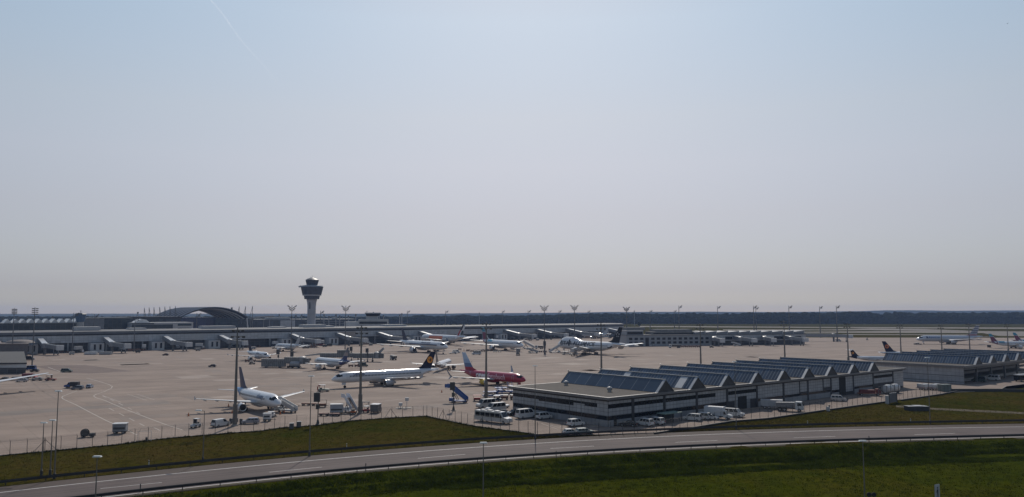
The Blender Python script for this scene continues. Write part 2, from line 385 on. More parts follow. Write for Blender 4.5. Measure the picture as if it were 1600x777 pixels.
for a, b in (((0,630),(18,628.6)),((70,628.5),(83,627.6)),((540,600),(720,590)),((600,660-60),(700,604)),((250,560),(420,551)),((430,552),(640,546)),((700,588),(900,583)),((980,590),(1120,584)),((1120,566),(1330,560)),((840,566),(1080,561)),((150,640),(420,627)),((590,628),(680,618))): line([a, b], 0.16)
tag(am.build('apron_markings', AP), kind='structure')
# repaired slabs and rubber marks
rs = random.Random(11); EX = [p.x for p in EDGE]; EY = [p.y for p in EDGE]
def slab_patches(name, m, n, z):
    mb = MB()
    while n > 0:
        g = G(rs.uniform(-20, 1620), rs.choice((rs.uniform(545, 600), rs.uniform(560, 690))))
        if not g.y > np.interp(g.x, EX, EY) + 16 or g.y > 620: continue
        w, d = 7.43 * rs.choice((1, 1, 1, 2, 3)), 7.43 * rs.choice((1, 1, 2))
        a = math.floor(g.dot(Vector((U.x, U.y, 0))) / 7.5) * 7.5 + .035; b = math.floor(g.dot(Vector((V.x, V.y, 0))) / 7.5) * 7.5 + .035
        P = [(U.x*(a+i) + V.x*(b+j), U.y*(a+i) + V.y*(b+j), z) for i, j in ((0,0),(w,0),(w,d),(0,d))]
        mb.quad(*P); n -= 1
    tag(mb.build(name, m), kind='structure')
slab_patches('apron_patches', asphalt_material('pale_new_concrete', (0.300, 0.245, 0.208)), 55, 0.0225); slab_patches('apron_patches', asphalt_material('dirty_concrete', (0.225, 0.181, 0.154)), 60, 0.0245)
tm = MB()
for k in range(26):
    a = G(rs.uniform(60, 1300), rs.uniform(556, 650)); D = U if k % 3 else V; Ls = rs.uniform(40, 150); off = rs.uniform(-30, 30)
    for gap in (0, 3.9 if k % 2 else 7.6):
        N2 = Vector((-D.y, D.x)); pts = [(a.x + D.x*t*Ls + N2.x*(gap + off*t*t), a.y + D.y*t*Ls + N2.y*(gap + off*t*t)) for t in [i/14 for i in range(15)]]
        if min(p[1] - np.interp(p[0], EX, EY) for p in pts) > 6: strip_mesh(tm, pts, rs.uniform(.35, .8), 0.0275)
tag(tm.build('tyre_marks', asphalt_material('rubber_marked_concrete', (0.215, 0.172, 0.146))), kind='structure')
# parking bay lines beside the workshop
pk = MB()
for k in range(9):
    a = G(846 + k * 11.5, 662 + k * 1.55); b = G(872 + k * 13.0, 671.2 + k * 0.85)
    strip_mesh(pk, [a[:2], b[:2]], 0.14, 0.031)
tag(pk.build('parking_markings', AP), kind='structure')

# ------------------------------------------------------------------ taxiways, far field
STRIP = asphalt_material('taxiway_concrete', (0.165, 0.145, 0.125))
def band(name, pts, z): tag(flat(name, [G(x, y)[:2] for x, y in pts], STRIP, z), kind='structure')
band('runway', [(1000,511),(1300,512.5),(1700,514.6),(1700,512.2),(1300,511.2),(1000,509.6)], 0.0)
band('taxiway', [(1130,516.2),(1300,516.3),(1355,515.9),(1520,517.8),(1560,525),(1700,527),(1700,519.2),(1530,517.4),(1440,514.2),(1360,513.4),(1300,515),(1130,515)], 0.006)
band('taxiway', [(1250,519.9),(1700,521),(1700,519.6),(1440,517.2),(1250,518.6)], 0.012)
band('service_road', [(1290,523.4),(1520,523.8),(1520,522.9),(1290,522.3)], 0.018)
tag(flat('path', [G(x, y)[:2] for x, y in ((1400,633.5),(1416,634),(1452,637),(1540,641),(1640,646),(1640,649),(1540,644),(1452,640),(1400,636))], asphalt_material('worn_path', (0.066,0.050,0.024)), -0.045), kind='structure')
# ================================================================== BUILDINGS
K = H / 28.0
def along(P, D, px, z=0.0):
    """distance from P along direction D until the picture column px"""
    c = (px - CX) / F
    return (c * (P[1] * cP + (z - H) * sP) - P[0]) / (D[0] - c * D[1] * cP)
WALLGREY = panel_mat('grey_cladding', (0.46, 0.47, 0.485), (0.22, 0.225, 0.23), 3.0, 1.7, 0.06, 0.5, 'xz')
ROOFLT = mat('light_roof_sheet', (0.125, 0.125, 0.13), 0.75, 0.0, var=0.12, scale=0.2)
ROOFGRAV = mat('gravel_roof', (0.066, 0.055, 0.046), 0.95, var=0.35, scale=0.5, bump=0.4)
ROOFGREY = mat('grey_felt_roof', (0.20, 0.195, 0.19), 0.9, var=0.3, scale=0.3)
DARKWALL = mat('dark_wall', (0.035, 0.037, 0.043), 0.6, var=0.3)
UNDER = panel_mat('dark_lower_storey', (0.045, 0.05, 0.058), (0.11, 0.115, 0.12), 4.2, 2.2, 0.12, 0.4, 'xz', var=0.35)
GLASSGRID = panel_mat('glazed_facade', (0.03, 0.048, 0.065), (0.075, 0.085, 0.095), 3.6, 3.2, 0.12, 0.2, 'sum', var=0.35)
GLASSBLUE = panel_mat('blue_glazed_facade', (0.014, 0.028, 0.085), (0.03, 0.05, 0.11), 4.0, 4.0, 0.15, 0.2, 'sum', var=0.3)
PALEWALL = mat('pale_render', (0.44, 0.44, 0.44), 0.7, var=0.12, scale=0.2)
CLAD = panel_mat('white_wall_panels_front', (0.37, 0.375, 0.39), (0.10, 0.105, 0.11), 1.45, 0.95, 0.05, 0.5, 'xz')
CLADS = panel_mat('white_wall_panels_side', (0.37, 0.375, 0.39), (0.10, 0.105, 0.11), 1.45, 0.95, 0.05, 0.5, 'yz')
PLINTH = panel_mat('pale_plinth_panels', (0.25, 0.255, 0.27), (0.11, 0.11, 0.115), 2.9, 1.7, 0.05, 0.6, 'sum')
SOLAR = panel_mat('roof_glazing_panels', (0.040, 0.062, 0.095), (0.17, 0.19, 0.21), 4.6, 20.0, 0.09, 0.14, 'yz', var=0.25)
SOLARF = panel_mat('roof_glazing_ribs', (0.035, 0.060, 0.100), (0.13, 0.155, 0.18), 1.15, 20.0, 0.13, 0.2, 'yz', var=0.4)
TRIMM = mat('bright_edge_trim', (0.34, 0.36, 0.38), 0.4, 0.3, var=0.1)
GABLE = mat('dark_gable_sheet', (0.06, 0.058, 0.058), 0.6, var=0.3)
BRIDGEM = mat('bridge_sheet', (0.24, 0.25, 0.265), 0.4, 0.2, var=0.12)
BRIGHTROOF = mat('bright_bridge_roof', (0.66, 0.67, 0.68), 0.3, 0.3, var=0.06)
DARKGREYM = mat('mid_grey_steel', (0.12, 0.125, 0.13), 0.5, 0.3)

# ---- workshop with saw-tooth skylights
def sawtooth(parent, x, w, y0, y1, z0, h, glass, pale=None, front=True):
    s = MB().add([(x-w,y0,z0),(x,y0,z0+h),(x+w,y0,z0),(x-w,y1,z0),(x,y1,z0+h),(x+w,y1,z0)], [(1,2,5,4),(0,3,5,2),(0,2,1),(3,4,5)]).build('skylight', GABLE, parent)
    n = math.hypot(w, h); ox, oz = -h / n, w / n                       # outward normal of the left slope
    def sl(u, y, o): return (x - w * (1 - u) + ox * o, y, z0 + h * u + oz * o)
    g = MB().quad(sl(0.02, y0 + 0.5, 0.03), sl(0.97, y0 + 0.5, 0.03), sl(0.97, y1 - 0.3, 0.03), sl(0.02, y1 - 0.3, 0.03)).build('glazing', glass, s)
    if pale:
        for a, b in pale: MB().quad(sl(0.03, a, 0.06), sl(0.95, a, 0.06), sl(0.95, b, 0.06), sl(0.03, b, 0.06)).build('pale_panel', LGREY, s)
    t = MB()
    for (ua, ub) in ((-0.04, 1.0),):
        a0, a1 = sl(ua, y0 - 0.12, 0.10), sl(ub, y0 - 0.12, 0.10); b0, b1 = sl(ua, y0 + 0.75, 0.10), sl(ub, y0 + 0.75, 0.10)
        t.add([a0, a1, b1, b0] + [(p[0], p[1], p[2] - 0.22) for p in (a0, a1, b1, b0)], [(0,1,2,3),(4,7,6,5),(0,4,5,1),(1,5,6,2),(2,6,7,3),(3,7,4,0)])
    t.bar((x, y0 - 0.1, z0 + h + 0.10), (x, y1, z0 + h + 0.10), 0.22)
    t.bar(sl(1.0, y1, 0.1), (x - 0.2, y1, z0 + h + 0.55), 0.2)
    t.build('edge_trim', TRIMM, s)
    tr = MB().add([(x,y0-0.12,z0+h+.05),(x+w+.2,y0-0.12,z0-.05),(x+w+.2,y0+0.4,z0-.05),(x,y0+0.4,z0+h+.05),(x,y0-0.12,z0+h-.2),(x+w+.2,y0-0.12,z0-.3),(x+w+.2,y0+0.4,z0-.3),(x,y0+0.4,z0+h-.2)],
        [(0,1,2,3),(4,7,6,5),(0,4,5,1),(1,5,6,2),(2,6,7,3),(3,7,4,0)]).build('barge_board', DARKGREYM, s)
    return s
CA = G(950.5, 667.6); LA = along(CA, U, 1411.5); DA = along(CA, V, 801.5)
TX = [along(CA, U, p, 7.6) for p in (1037.5, 1088, 1135.5, 1182, 1223.5, 1261.5, 1297.5, 1332.5, 1363.5)]
A = thing('workshop_building', CA, HU, 'long low workshop with nine sawtooth skylights and dark window bands beside the parking', 'building')
MB().box(0, LA, 0, DA, 0, 6.85).build('wall', DARKWALL, A)
r = MB().box(-1.0, LA + 0.8, -1.0, DA + 0.8, 6.852, 7.3).box(-0.6, LA + 0.4, -0.6, DA + 0.4, 7.302, 7.55)
rf = r.build('roof', ROOFGRAV, A)
ft = MB()
for (x0, x1, y0, y1) in ((-1.06, LA + .86, -1.06, -0.25), (-1.06, -0.25, -0.25, DA + .86), (LA + .1, LA + .86, -0.25, DA + .86), (-0.25, LA + .1, DA + .1, DA + .86)): ft.box(x0, x1, y0, y1, 6.95, 7.62)
ft.build('fascia', TRIMM if False else mat('roof_edge_metal', (0.17, 0.165, 0.165), 0.5, 0.2, var=0.1), rf)
for px, py in ((884.5, 602.5), (952.5, 612.5)):
    g = G(px, py, 7.55); l = Matrix.Rotation(-ANG, 2) @ Vector((g.x - CA.x, g.y - CA.y))
    MB().lathe([(0.55, 0), (0.5, 0.5), (0.75, 0.55), (0.8, 1.0), (0.5, 1.35), (0.05, 1.45)], (l.x, l.y, 7.56), 14).build('roof_vent', GREYM, rf, True)
for i, x in enumerate(TX):
    sawtooth(A, x, 3.35 * K, -0.6, DA - 0.5, 7.56, 3.1 * K, SOLAR if i < 1 else SOLARF, [(2.6, 5.2), (24.5, 27.0)] if i == 1 else None)
bx = [0, along(CA, U, 989)] + TX + [along(CA, U, 1395.5), LA]
for x in bx[1:-1]: MB().box(x - 0.5, x + 0.5, -0.14, 0.02, 0, 6.84).build("pier", DARKWALL, A)
def pnl(x0, x1, z0, z1, m=CLAD, name='panel', d=0.07): MB().box(x0, x1, -d, 0.01, z0, z1).build(name, m, A)
def win(x0, x1, z0, z1, name='window'): MB().box(x0, x1, -0.035, 0.01, z0, z1).build(name, GLASS, A)
for i, (a, b) in enumerate(zip(bx, bx[1:])):
    a += 0.55 if i else 0.0; b -= 0.55 if i < len(bx) - 2 else 0
    w = b - a
    if i <= 4 or i == 10:
        pnl(a, b, 5.75, 6.45)
        if i == 3: win(a, a + .62 * w, 4.65, 5.72); pnl(a + .62 * w, b, 2.75, 5.75)
        else: win(a, b, 4.65, 5.72)
        pnl(a, b if i != 3 else a + .62 * w, 2.75, 4.65)
        if i == 4: MB().box(a + .33*w, a + .65*w, -0.12, 0.02, 0, 3.9).build('roller_door', BLACK, A); pnl(a + .22*w, a + .33*w, 0, 2.7, PLINTH); pnl(a + .65*w, a + .78*w, 0, 2.7, PLINTH)
        elif i != 10:
            win(a, b, 1.65, 2.72); pnl(a + (0.35 * w if i == 0 else 0), b, 0.0, 1.65, PLINTH); 
            if i == 0: pnl(a, a + .22 * w, 0, 1.65, PLINTH); MB().box(a + .22*w, a + .35*w, -0.1, 0.02, 0, 2.6).build('door', BLACK, A)
    else:
        if i == 8:
            pnl(a, a + .34*w, 2.3, 6.45); pnl(a + .66*w, b, 1.2, 6.45)
            MB().box(a + .34*w, a + .66*w, -0.1, 0.02, 0, 6.2).build('hangar_gate', BLACK, A); win(a, a + .34*w, 1.4, 2.2); pnl(a, a + .34*w, 0, 1.4, PLINTH)
        elif i in (6, 7):
            pnl(a, a + .64*w, 2.6, 6.45); pnl(a + .70*w, b, 3.0 if i == 6 else 3.6, 6.45); win(a, b, 1.8, 2.5); pnl(a, b, 0, 1.8, PLINTH)
        elif i == 11: pnl(a, b, 0.6, 6.45)
        else: pnl(a, b, 2.6, 6.45); win(a, b, 1.8, 2.5); pnl(a, b, 0, 1.8, PLINTH)
def pnl2(y0, y1, z0, z1, m=CLADS, d=0.07, name='panel'): MB().box(-d, 0.01, y0, y1, z0, z1).build(name, m, A)
pnl2(0.0, DA, 5.75, 6.45)
for (f0, f1, z0, z1) in ((0.10, 0.22, 4.65, 5.72), (0.22, 0.33, 5.1, 5.72), (0.33, 0.70, 4.35, 5.72), (0.70, 1.0, 4.75, 5.72)):
    MB().box(-0.035, 0.01, f0 * DA, f1 * DA, z0, z1).build('window', GLASS, A)
for (f0, f1, z0, z1) in ((0.0, 0.10, 4.65, 5.75), (0.0, 0.22, 2.75, 4.65), (0.22, 0.33, 2.75, 5.1), (0.33, 0.70, 2.75, 4.35), (0.70, 1.0, 2.75, 4.75)): pnl2(f0 * DA, f1 * DA, z0, z1)
MB().box(-0.035, 0.01, 0.6, DA - 0.4, 1.65, 2.72).build('window', GLASS, A)
pnl2(0, DA, 0.0, 1.65, PLINTH)
for y in (0.12, 0.25, 0.37, 0.5, 0.62, 0.74, 0.87): MB().box(-0.10, 0.012, DA*y - .05, DA*y + .05, 0.0, 6.45).build('mullion', DARKGREYM, A)

# ---- second hall, solid side wall, open loading bays
CB = G(1506.5, 600.6); LB = along(CB, U, 1640); DB = along(CB, V, 1362)
B = thing('cargo_hall', CB, HU, 'second sawtooth roofed hall with blank grey side wall and open loading bays behind the workshop', 'building')
SIDEW = panel_mat('grey_side_wall', (0.36, 0.36, 0.375), (0.22, 0.22, 0.23), 1.6, 2.4, 0.05, 0.6, 'yz')
MB().box(0, 0.4, 0, DB, 0, 6.7).build('wall', SIDEW, B)
MB().box(-0.05, 0.0, 0.0, DB, 3.1, 3.35).box(-0.05, 0.0, 0, DB, 0.7, 0.95).build('wall_rail', DARKGREYM, B)
MB().box(0.42, LB, 13, DB, 0, 6.7).build('inner_wall', DARKWALL, B)
rf = MB().box(-0.9, LB, -0.9, DB + 0.8, 6.75, 7.45).build('roof', ROOFGRAV, B)
MB().box(-1.0, -0.3, -1.0, DB + .9, 6.7, 7.55).box(-0.3, LB, -1.0, -0.3, 6.7, 7.55).build('fascia', MATS['roof_edge_metal'], rf)
for i, px in enumerate((1527, 1550, 1571, 1590.5, 1609)):
    x = along(CB, U, px, 7.5); sawtooth(B, x, 3.5 * K, -0.6, DB, 7.46, 3.1 * K, SOLARF)
    MB().box(x - .35, x + .35, 0.2, 0.9, 0, 6.7).build('column', DARKGREYM, B)
MB().box(0.4, LB, 3.0, 3.5, 3.6, 4.6).box(0.4, LB, 0.3, 0.5, 5.6, 6.6).build('loading_canopy', DARKGREYM, B)
MB().box(1, LB, 5, 13, 0, 1.2).build('loading_dock', CONCR, B)

# ---- long terminal pier
PT = G(480, 540.0); x0 = along(PT, U, -60); x1 = along(PT, U, 975)
T = thing('terminal_pier', PT, HU, 'very long grey terminal pier with pale roof strip and dark lower storey across the apron', 'terminal')
MB().box(x0, x1, 3.5, 26, 0, 6.9).build('lower_storey', UNDER, T)
MB().box(x0, x1, 0, 26, 6.9, 12.2).build('wall', WALLGREY, T)
MB().box(x0, x1, 1.2, 25, 12.2, 13.2).build('window_band', GLASS, T)
rf = MB().add([(x0,-0.8,13.2),(x1,-0.8,13.2),(x1,-0.2,15.0),(x0,-0.2,15.0),(x0,5,15.9),(x1,5,15.9),(x1,27,15.9),(x0,27,15.9),(x1,27,13.2),(x0,27,13.2)], [(0,1,2,3),(3,2,5,4),(4,5,6,7),(7,6,8,9),(0,9,8,1),(0,3,4,7,9),(1,8,6,5,2)]).build('roof', ROOFLT, T)
for pa, pb, hh in ((120,160,2.6),(206,232,1.2),(321,372,2.2),(430,452,1.0),(480,514,2.4),(514,527,1.4),(608,640,1.6)):
    MB().box(along(PT, U, pa, 16), along(PT, U, pb, 16), 6, 18, 15.9, 15.9 + hh).build('plant_room', PALEWALL, rf)
for k in range(26):
    x = x0 + (k + 0.5) * (x1 - x0) / 26; MB().box(x - 0.5, x + 0.5, 0.3, 1.1, 0, 6.9).build('column', GREYM, T)
for pa, pb in ((525,556),(300,318),(700,730),(905,925)):
    MB().box(along(PT, U, pa, 9), along(PT, U, pb, 9), -0.25, 0.02, 7.6, 11.6).build('panel', mat('brownish_panel', (0.36,0.31,0.27), 0.5) if pa == 525 else PALEWALL, T)

def jet_bridge(P, rz, label, first=24, second=16, block=True, zt=11.2, group='boarding bridges along the terminal pier', roofm=None):
    """bridge that leaves the facade along local -y"""
    t = thing('boarding_bridge', P, rz, label, 'boarding bridge', group)
    a, b = Vector((0, 0.5, zt - 1.6)), Vector((0, -first, 6.1))
    def tube(p, q, w, h, m, nm):
        d = Vector((w/2, 0, 0)); e = Vector((0, 0, h/2)); vs = [p-d-e, p+d-e, p+d+e, p-d+e, q-d-e, q+d-e, q+d+e, q-d+e]
        return MB().add(vs, [(0,1,2,3),(4,7,6,5),(0,4,5,1),(1,5,6,2),(2,6,7,3),(3,7,4,0)]).build(nm, m, t)
    tube(a, b, 3.0, 2.9, BRIDGEM, 'sloped_tunnel'); up = Vector((0, 0, 1.6)); tube(a + up, b + up, 3.4, 0.25, roofm or BRIGHTROOF, 'tunnel_roof')
    c = Vector((0, -first - 0.3, 6.1)); MB().lathe([(2.3, 0), (2.3, 3.2), (1.2, 3.6), (0.1, 3.65)], (0, c.y, 4.5), 12).build('rotunda', BRIDGEM, t)
    MB().lathe([(0.9, 0), (0.9, 4.5)], (0, c.y, 0), 10).build('support_column', DARKGREYM, t)
    e = Vector((6, -first - second, 5.2)); q = c + Vector((1.2, -1.8, 0))
    MB().bar(q, e, 2.8, 2.9).build('telescopic_tunnel', BRIDGEM, t); MB().bar(q + Vector((0,0,1.6)), e + Vector((0,0,1.6)), 0.25, 0.25).build('tunnel_rail', GREYM, t)
    MB().cbox((e.x + .5, e.y - 1.6, e.z), (4.2, 3.6, 3.4)).build('cab', LGREY, t)
    m = q.lerp(e, 0.78); lg = MB().bar((m.x - 1.4, m.y, 0.6), (m.x - 1.4, m.y, m.z), .4).bar((m.x + 1.4, m.y, 0.6), (m.x + 1.4, m.y, m.z), .4).cbox((m.x, m.y, 1.0), (3.6, .6, .6)).build('drive_frame', GREYM, t)
    for s in (-1.2, 1.2): MB().lathe([(0.62, -0.25), (0.62, 0.25)], (m.x + s, m.y, 0.62), 12, 'x').build('wheel', BLACK, lg)
    if block:
        g = MB().box(-11, -1.8, -7.5, 3.4, 0, 6.6).build('gate_house', LGREY, t)
        MB().box(-8.8, -7.4, -7.56, -7.4, 1.6, 5.6).build('window', GLASS, g); MB().box(-5.0, -3.6, -7.56, -7.4, 1.6, 5.6).build('window', GLASS, g)
    return t
jb = [(66,1),(168,1),(261,1),(347,1),(458,1),(530,1),(594,0),(659,1),(792,1),(842,0),(889,0),(950,1)]
ordn = ['first', 'second', 'third', 'fourth', 'fifth', 'sixth', 'seventh', 'eighth', 'ninth', 'tenth', 'eleventh', 'twelfth']
for k, (px, blk) in enumerate(jb):
    x = along(PT, U, px - 4, 9); P = PT + Vector((U.x * x, U.y * x, 0))
    jet_bridge(P, HU, f'grey boarding bridge with bright sloping roof, {ordn[k]} from the left along the terminal pier', block=bool(blk))

# ---- halls behind the pier
def hall(name, label, px0, px1, Y, ytop, m, cat='building', rz=HU, depth=40, roofm=None, roofh=0.0, ybot=None):
    P = at(px0, ytop, Y); zt = P.z; P = Vector((P.x, P.y, 0)); D = Vector((math.cos(R(rz)), math.sin(R(rz))))
    L = along(P, D, px1, zt); t = thing(name, P, rz, label, cat)
    MB().box(0, L, 0, depth, 0, zt - roofh).build('wall', m, t)
    if roofm: MB().box(-.6, L + .6, -.6, depth + .6, zt - roofh + .003, zt).build('roof', roofm, t)
    return t, L, zt
t, L, zt = hall('departure_hall', 'dark glazed hall with a row of white triangular skylights behind the pier', -40, 127, 590, 505.5, GLASSGRID, roofm=DARKGREYM, roofh=0.8)
for k in range(10):
    a = L * 0.26 + k * L * 0.074; b = a + L * 0.074
    MB().add([(a,1,zt),(b,1,zt),((a+b)/2,1,zt+3.2),(a,20,zt),(b,20,zt),((a+b)/2,20,zt+3.2)], [(0,1,2),(3,5,4),(0,2,5,3),(1,4,5,2),(0,3,4,1)]).build('skylight', WHITE, t)
t, L, zt = hall('grey_hall', 'plain grey panelled block right of the small blue tower', 131, 163, 660, 497.2, panel_mat('grey_hall_panels', (0.17,0.185,0.205), (0.12,0.13,0.14), 4, 4, .1, .5, 'sum'), roofm=DARKGREYM, roofh=.6)
t, L, zt = hall('glass_hall', 'dark glass hall between the grey block and the curved roofed hall', 162.5, 206, 690, 496.6, GLASSGRID, roofm=DARKGREYM, roofh=1)
t, L, zt = hall('curved_roof_hall', 'dark hall under a long shallow dark roof left of the striped vault', 197, 283, 800, 495.2, GLASSGRID, roofm=DARKWALL, roofh=2.2)
t, L, zt = hall('terraced_offices', 'pale banded office block below the left side of the striped vault', 206, 302, 690, 504.4, PALEWALL, depth=25)
for a, b, z0, z1 in ((0, .66, zt - 6.8, zt - 1.8), (0.0, .35, zt - 1.5, zt - 0.5), (.74, .97, zt - 3.2, zt - 1.2), (.74, .97, zt - 6.8, zt - 5.2), (0, .66, zt - 9.8, zt - 8)):
    MB().box(L * a, L * b, -0.12, 0.02, z0, z1).build('window_band', GLASSGRID, t)
MB().add([(L*.05,3,zt),(L*.3,3,zt),(L*.24,3,zt+2.6),(L*.16,3,zt+3.2),(L*.05,16,zt),(L*.3,16,zt),(L*.24,16,zt+2.6),(L*.16,16,zt+3.2)], [(0,1,2,3),(4,7,6,5),(0,3,7,4),(3,2,6,7),(2,1,5,6)]).build('skylight', BRIGHTROOF, t)
t, L, zt = hall('forum_hall', 'dark blue glass hall under the striped vault', 281, 338, 985, 496.2, GLASSBLUE, depth=50)
t, L, zt = hall('vault_side_hall', 'dark green glazed hall under the right half of the striped vault', 336, 389, 1010, 497.6, GLASSGRID, depth=30, rz=10)
t, L, zt = hall('second_terminal', 'long dark glazed terminal behind the control tower with a grey block in its front', 394, 556, 1090, 499.2, GLASSGRID, depth=60, rz=25, roofm=DARKGREYM, roofh=1.2)
MB().box(L*.26, L*.40, -1.5, 0.1, 0, zt - 1.6).build('stair_block', WALLGREY, t)
MB().box(L*.14, L*.36, 6, 30, zt + .003, zt + 2.6).build('plant_room', PALEWALL, t); MB().box(L*.78, L*.82, 4, 18, zt + .003, zt + 2.2).build('plant_room', PALEWALL, t)
for z in (zt - 4, zt - 7, zt - 10): MB().box(L*.50, L, -0.3, 0.05, z, z + .5).build('sun_louvre', GREYM, t)

# ---- striped vault over the forum
def vault():
    fl, fr = at(277, 497, 990), at(388.5, 497, 1000); ap = at(333, 480.8, 1000).z; zf = fl.z
    c = (fl + fr) / 2; W = (fr.x - fl.x) / 2; rise = ap - zf; Lv = 118.0
    t = thing('vault_roof', (c.x, c.y, 0), 39.2, 'huge arched canopy with pale and dark ribs spanning the forum left of the control tower', 'canopy roof')
    # local y runs along the vault (away and to the left), local x across it; undo the frame so that the front arch faces the apron
    ex = Matrix.Rotation(-ANG, 2) @ Vector((1, 0))
    def P(u, y, o=0.0):                           # u -1..1 across
        r = (W*W + rise*rise) / (2*rise); x = W * u; z = math.sqrt(max(r*r - x*x, 0)) - (r - rise)
        nz = (z + r - rise) / r; nx = x / r
        return (ex.x * (x + nx*o), ex.y * (x + nx*o) + y, zf + z + nz*o)
    N = 24; us = [-1 + 2*i/N for i in range(N + 1)]
    mb = MB()
    for o in (0, -0.8):
        base = len(mb.v); mb.v += [P(u, y, o) for y in (0, Lv) for u in us]
        for i in range(N): mb.f.append((base + i, base + i + 1, base + N + 2 + i, base + N + 1 + i))
    n1 = 2 * (N + 1)
    for k in (0, N + 1):
        for i in range(N): mb.f.append((k + i, k + i + 1, n1 + k + i + 1, n1 + k + i))
    mb.build('canopy', mat('canopy_sheet', (0.018, 0.021, 0.028), 0.9, var=0.15, spec=0.0), t)
    for k in range(8):
        y = k * Lv / 7.0; rb = MB()
        rb.loft([[P(u, y - 4.2, 0.05), P(u, y + 4.2, 0.05), P(u, y + 4.2, 0.9), P(u, y - 4.2, 0.9)] for u in us]).build('rib', mat('pale_roof_rib', (0.17, 0.19, 0.225), 0.9, 0.0, var=0.1, spec=0.0), t)
        if k < 7:
            rb2 = MB(); y += 8.4
            rb2.loft([[P(u, y - .5, -0.85), P(u, y + .5, -0.85), P(u, y + .5, -2.4), P(u, y - .5, -2.4)] for u in us]).build('truss', GREYM, t)
    for u in (-1, 1):
        for y in (0, Lv * .33, Lv * .66, Lv):
            a = P(u * .99, y, -0.4); b = (a[0] + ex.x * u * 3, a[1] + ex.y * u * 3, 0); MB().bar(b, a, 1.6, 1.2, 8).build('leg', LGREY, t)
vault()
def pylon(px, ytop, lean, label):
    Y = 1015; a = at(px, ytop, Y); t = thing('roof_pylon', (a.x, a.y, 0), 0, label, 'pylon', 'lattice pylons along the vault')
    zt = a.z
    for s in (0, 1):
        l = MB(); l.bar((lean * (6 if s else 0) , 0, 14), (0, 0, zt), 0.55, 0.4); l.build('leg', DARKGREYM, t)
    b = MB()
    for f in (.35, .6, .8): b.bar((lean * 6 * (1 - f), 0, 14 + (zt - 14) * f), (0, 0, 14 + (zt - 14) * f), .3)
    b.build('brace', DARKGREYM, t)
nm = ['first', 'second', 'third', 'fourth', 'fifth', 'sixth', 'seventh']
for k, px in enumerate((225.5, 233, 240.5, 249.5, 257.5, 265.5, 274)): pylon(px, 481 - k * 0.45, 0.65, f'{nm[k]} from the left of the thin lattice pylons rising behind the left of the vault')
for k, (px, lean) in enumerate(((363.3,-.4),(374,-.75),(384,-.85),(394.8,-.95))): pylon(px, 479.3 - k * .3 + (1 if k == 0 else 0), lean, f'{nm[k]} from the left of the leaning pylons right of the vault')
w = at(388, 493.6, 1040); t = thing('canopy_wing', (w.x, w.y, 0), 0, 'thin flat canopy on slim posts sticking out right of the vault', 'canopy')
MB().add([(0,0,w.z-2),(30,0,w.z),(30,18,w.z),(0,18,w.z-2),(0,0,w.z-3.4),(30,0,w.z-.6),(30,18,w.z-.6),(0,18,w.z-3.4)], [(0,1,2,3),(4,7,6,5),(0,4,5,1),(1,5,6,2),(2,6,7,3),(3,7,4,0)]).build('roof', LGREY, t)
for x in (4, 19, 27): MB().bar((x, 6, 0), (x, 6, w.z - 1), .7, .5, 8).build('post', GREYM, t)

# ---- control towers
TOWERG = panel_mat('tower_glazing', (0.02, 0.028, 0.04), (0.05, 0.055, 0.065), 3.2, 3.4, 0.12, 0.3, 'sum', var=0.3)
TY = 1060.0; b = at(486.3, 509, TY); t = thing('control_tower', (b.x, b.y, 0), 0, 'tall airport control tower with dark glazed two tier head on a pale shaft', 'tower')
def tz(y): return at(486.3, y, TY).z
s = TY / F
MB().lathe([(6.4*s, 0), (6.4*s, tz(480)), (6.9*s, tz(473)), (8.2*s, tz(468))], (0,0,0), 24).build('shaft', mat('tower_concrete', (0.30,0.31,0.33), 0.7, var=0.12, scale=0.15), t, True)
MB().box(-1.9*s, -0.3*s, -6.9*s, -6.2*s, tz(483), tz(469.5)).build('shaft_window', GLASS, t)
MB().lathe([(8.0*s, tz(467.8)), (11.2*s, tz(467.6)), (12.2*s, tz(462.3)), (11*s, tz(462.2))], (0,0,0), 28).build('lower_deck', TOWERG, t)
MB().lathe([(9*s, tz(462.3)), (14.2*s, tz(462.2)), (14.4*s, tz(461)), (9*s, tz(460.9))], (0,0,0), 28).build('deck_rim', LGREY, t)
MB().lathe([(9*s, tz(461)), (14.3*s, tz(460.9)), (17.2*s, tz(448.6)), (10*s, tz(448.4))], (0,0,0), 28).build('glazed_head', TOWERG, t)
MB().lathe([(10*s, tz(448.6)), (17.4*s, tz(448.5)), (16.2*s, tz(446.6)), (9*s, tz(445.6))], (0,0,0), 28).build('head_roof', GREYM, t)
MB().lathe([(8*s, tz(445.9)), (8.3*s, tz(445.8)), (10.2*s, tz(437.6)), (8*s, tz(437.5))], (0,0,0), 24).build('cab', TOWERG, t)
cr = MB().lathe([(9*s, tz(437.7)), (10.3*s, tz(437.6)), (7*s, tz(435.6)), (3*s, tz(434.2)), (.5*s, tz(433.4))], (0,0,0), 24).build('cab_roof', DARKGREYM, t)
an = MB()
for dx, yt in ((0, 430.5), (-2.5, 432.2), (3, 432.6), (5, 433.5)): an.bar((dx*s, 0, tz(435.4)), (dx*s, 0, tz(yt)), .35, .2)
an.build('antenna', DARKM, t)
MB().bar((-16.5*s, -4, tz(447.5)), (-18.6*s, -6, tz(448.6)), 2.4, 2.0).build('deck_bracket', LGREY, t)
MB().box(-8*s, 20*s, -12, 12, 0, tz(508.6)).build('base_block', PALEWALL, t)

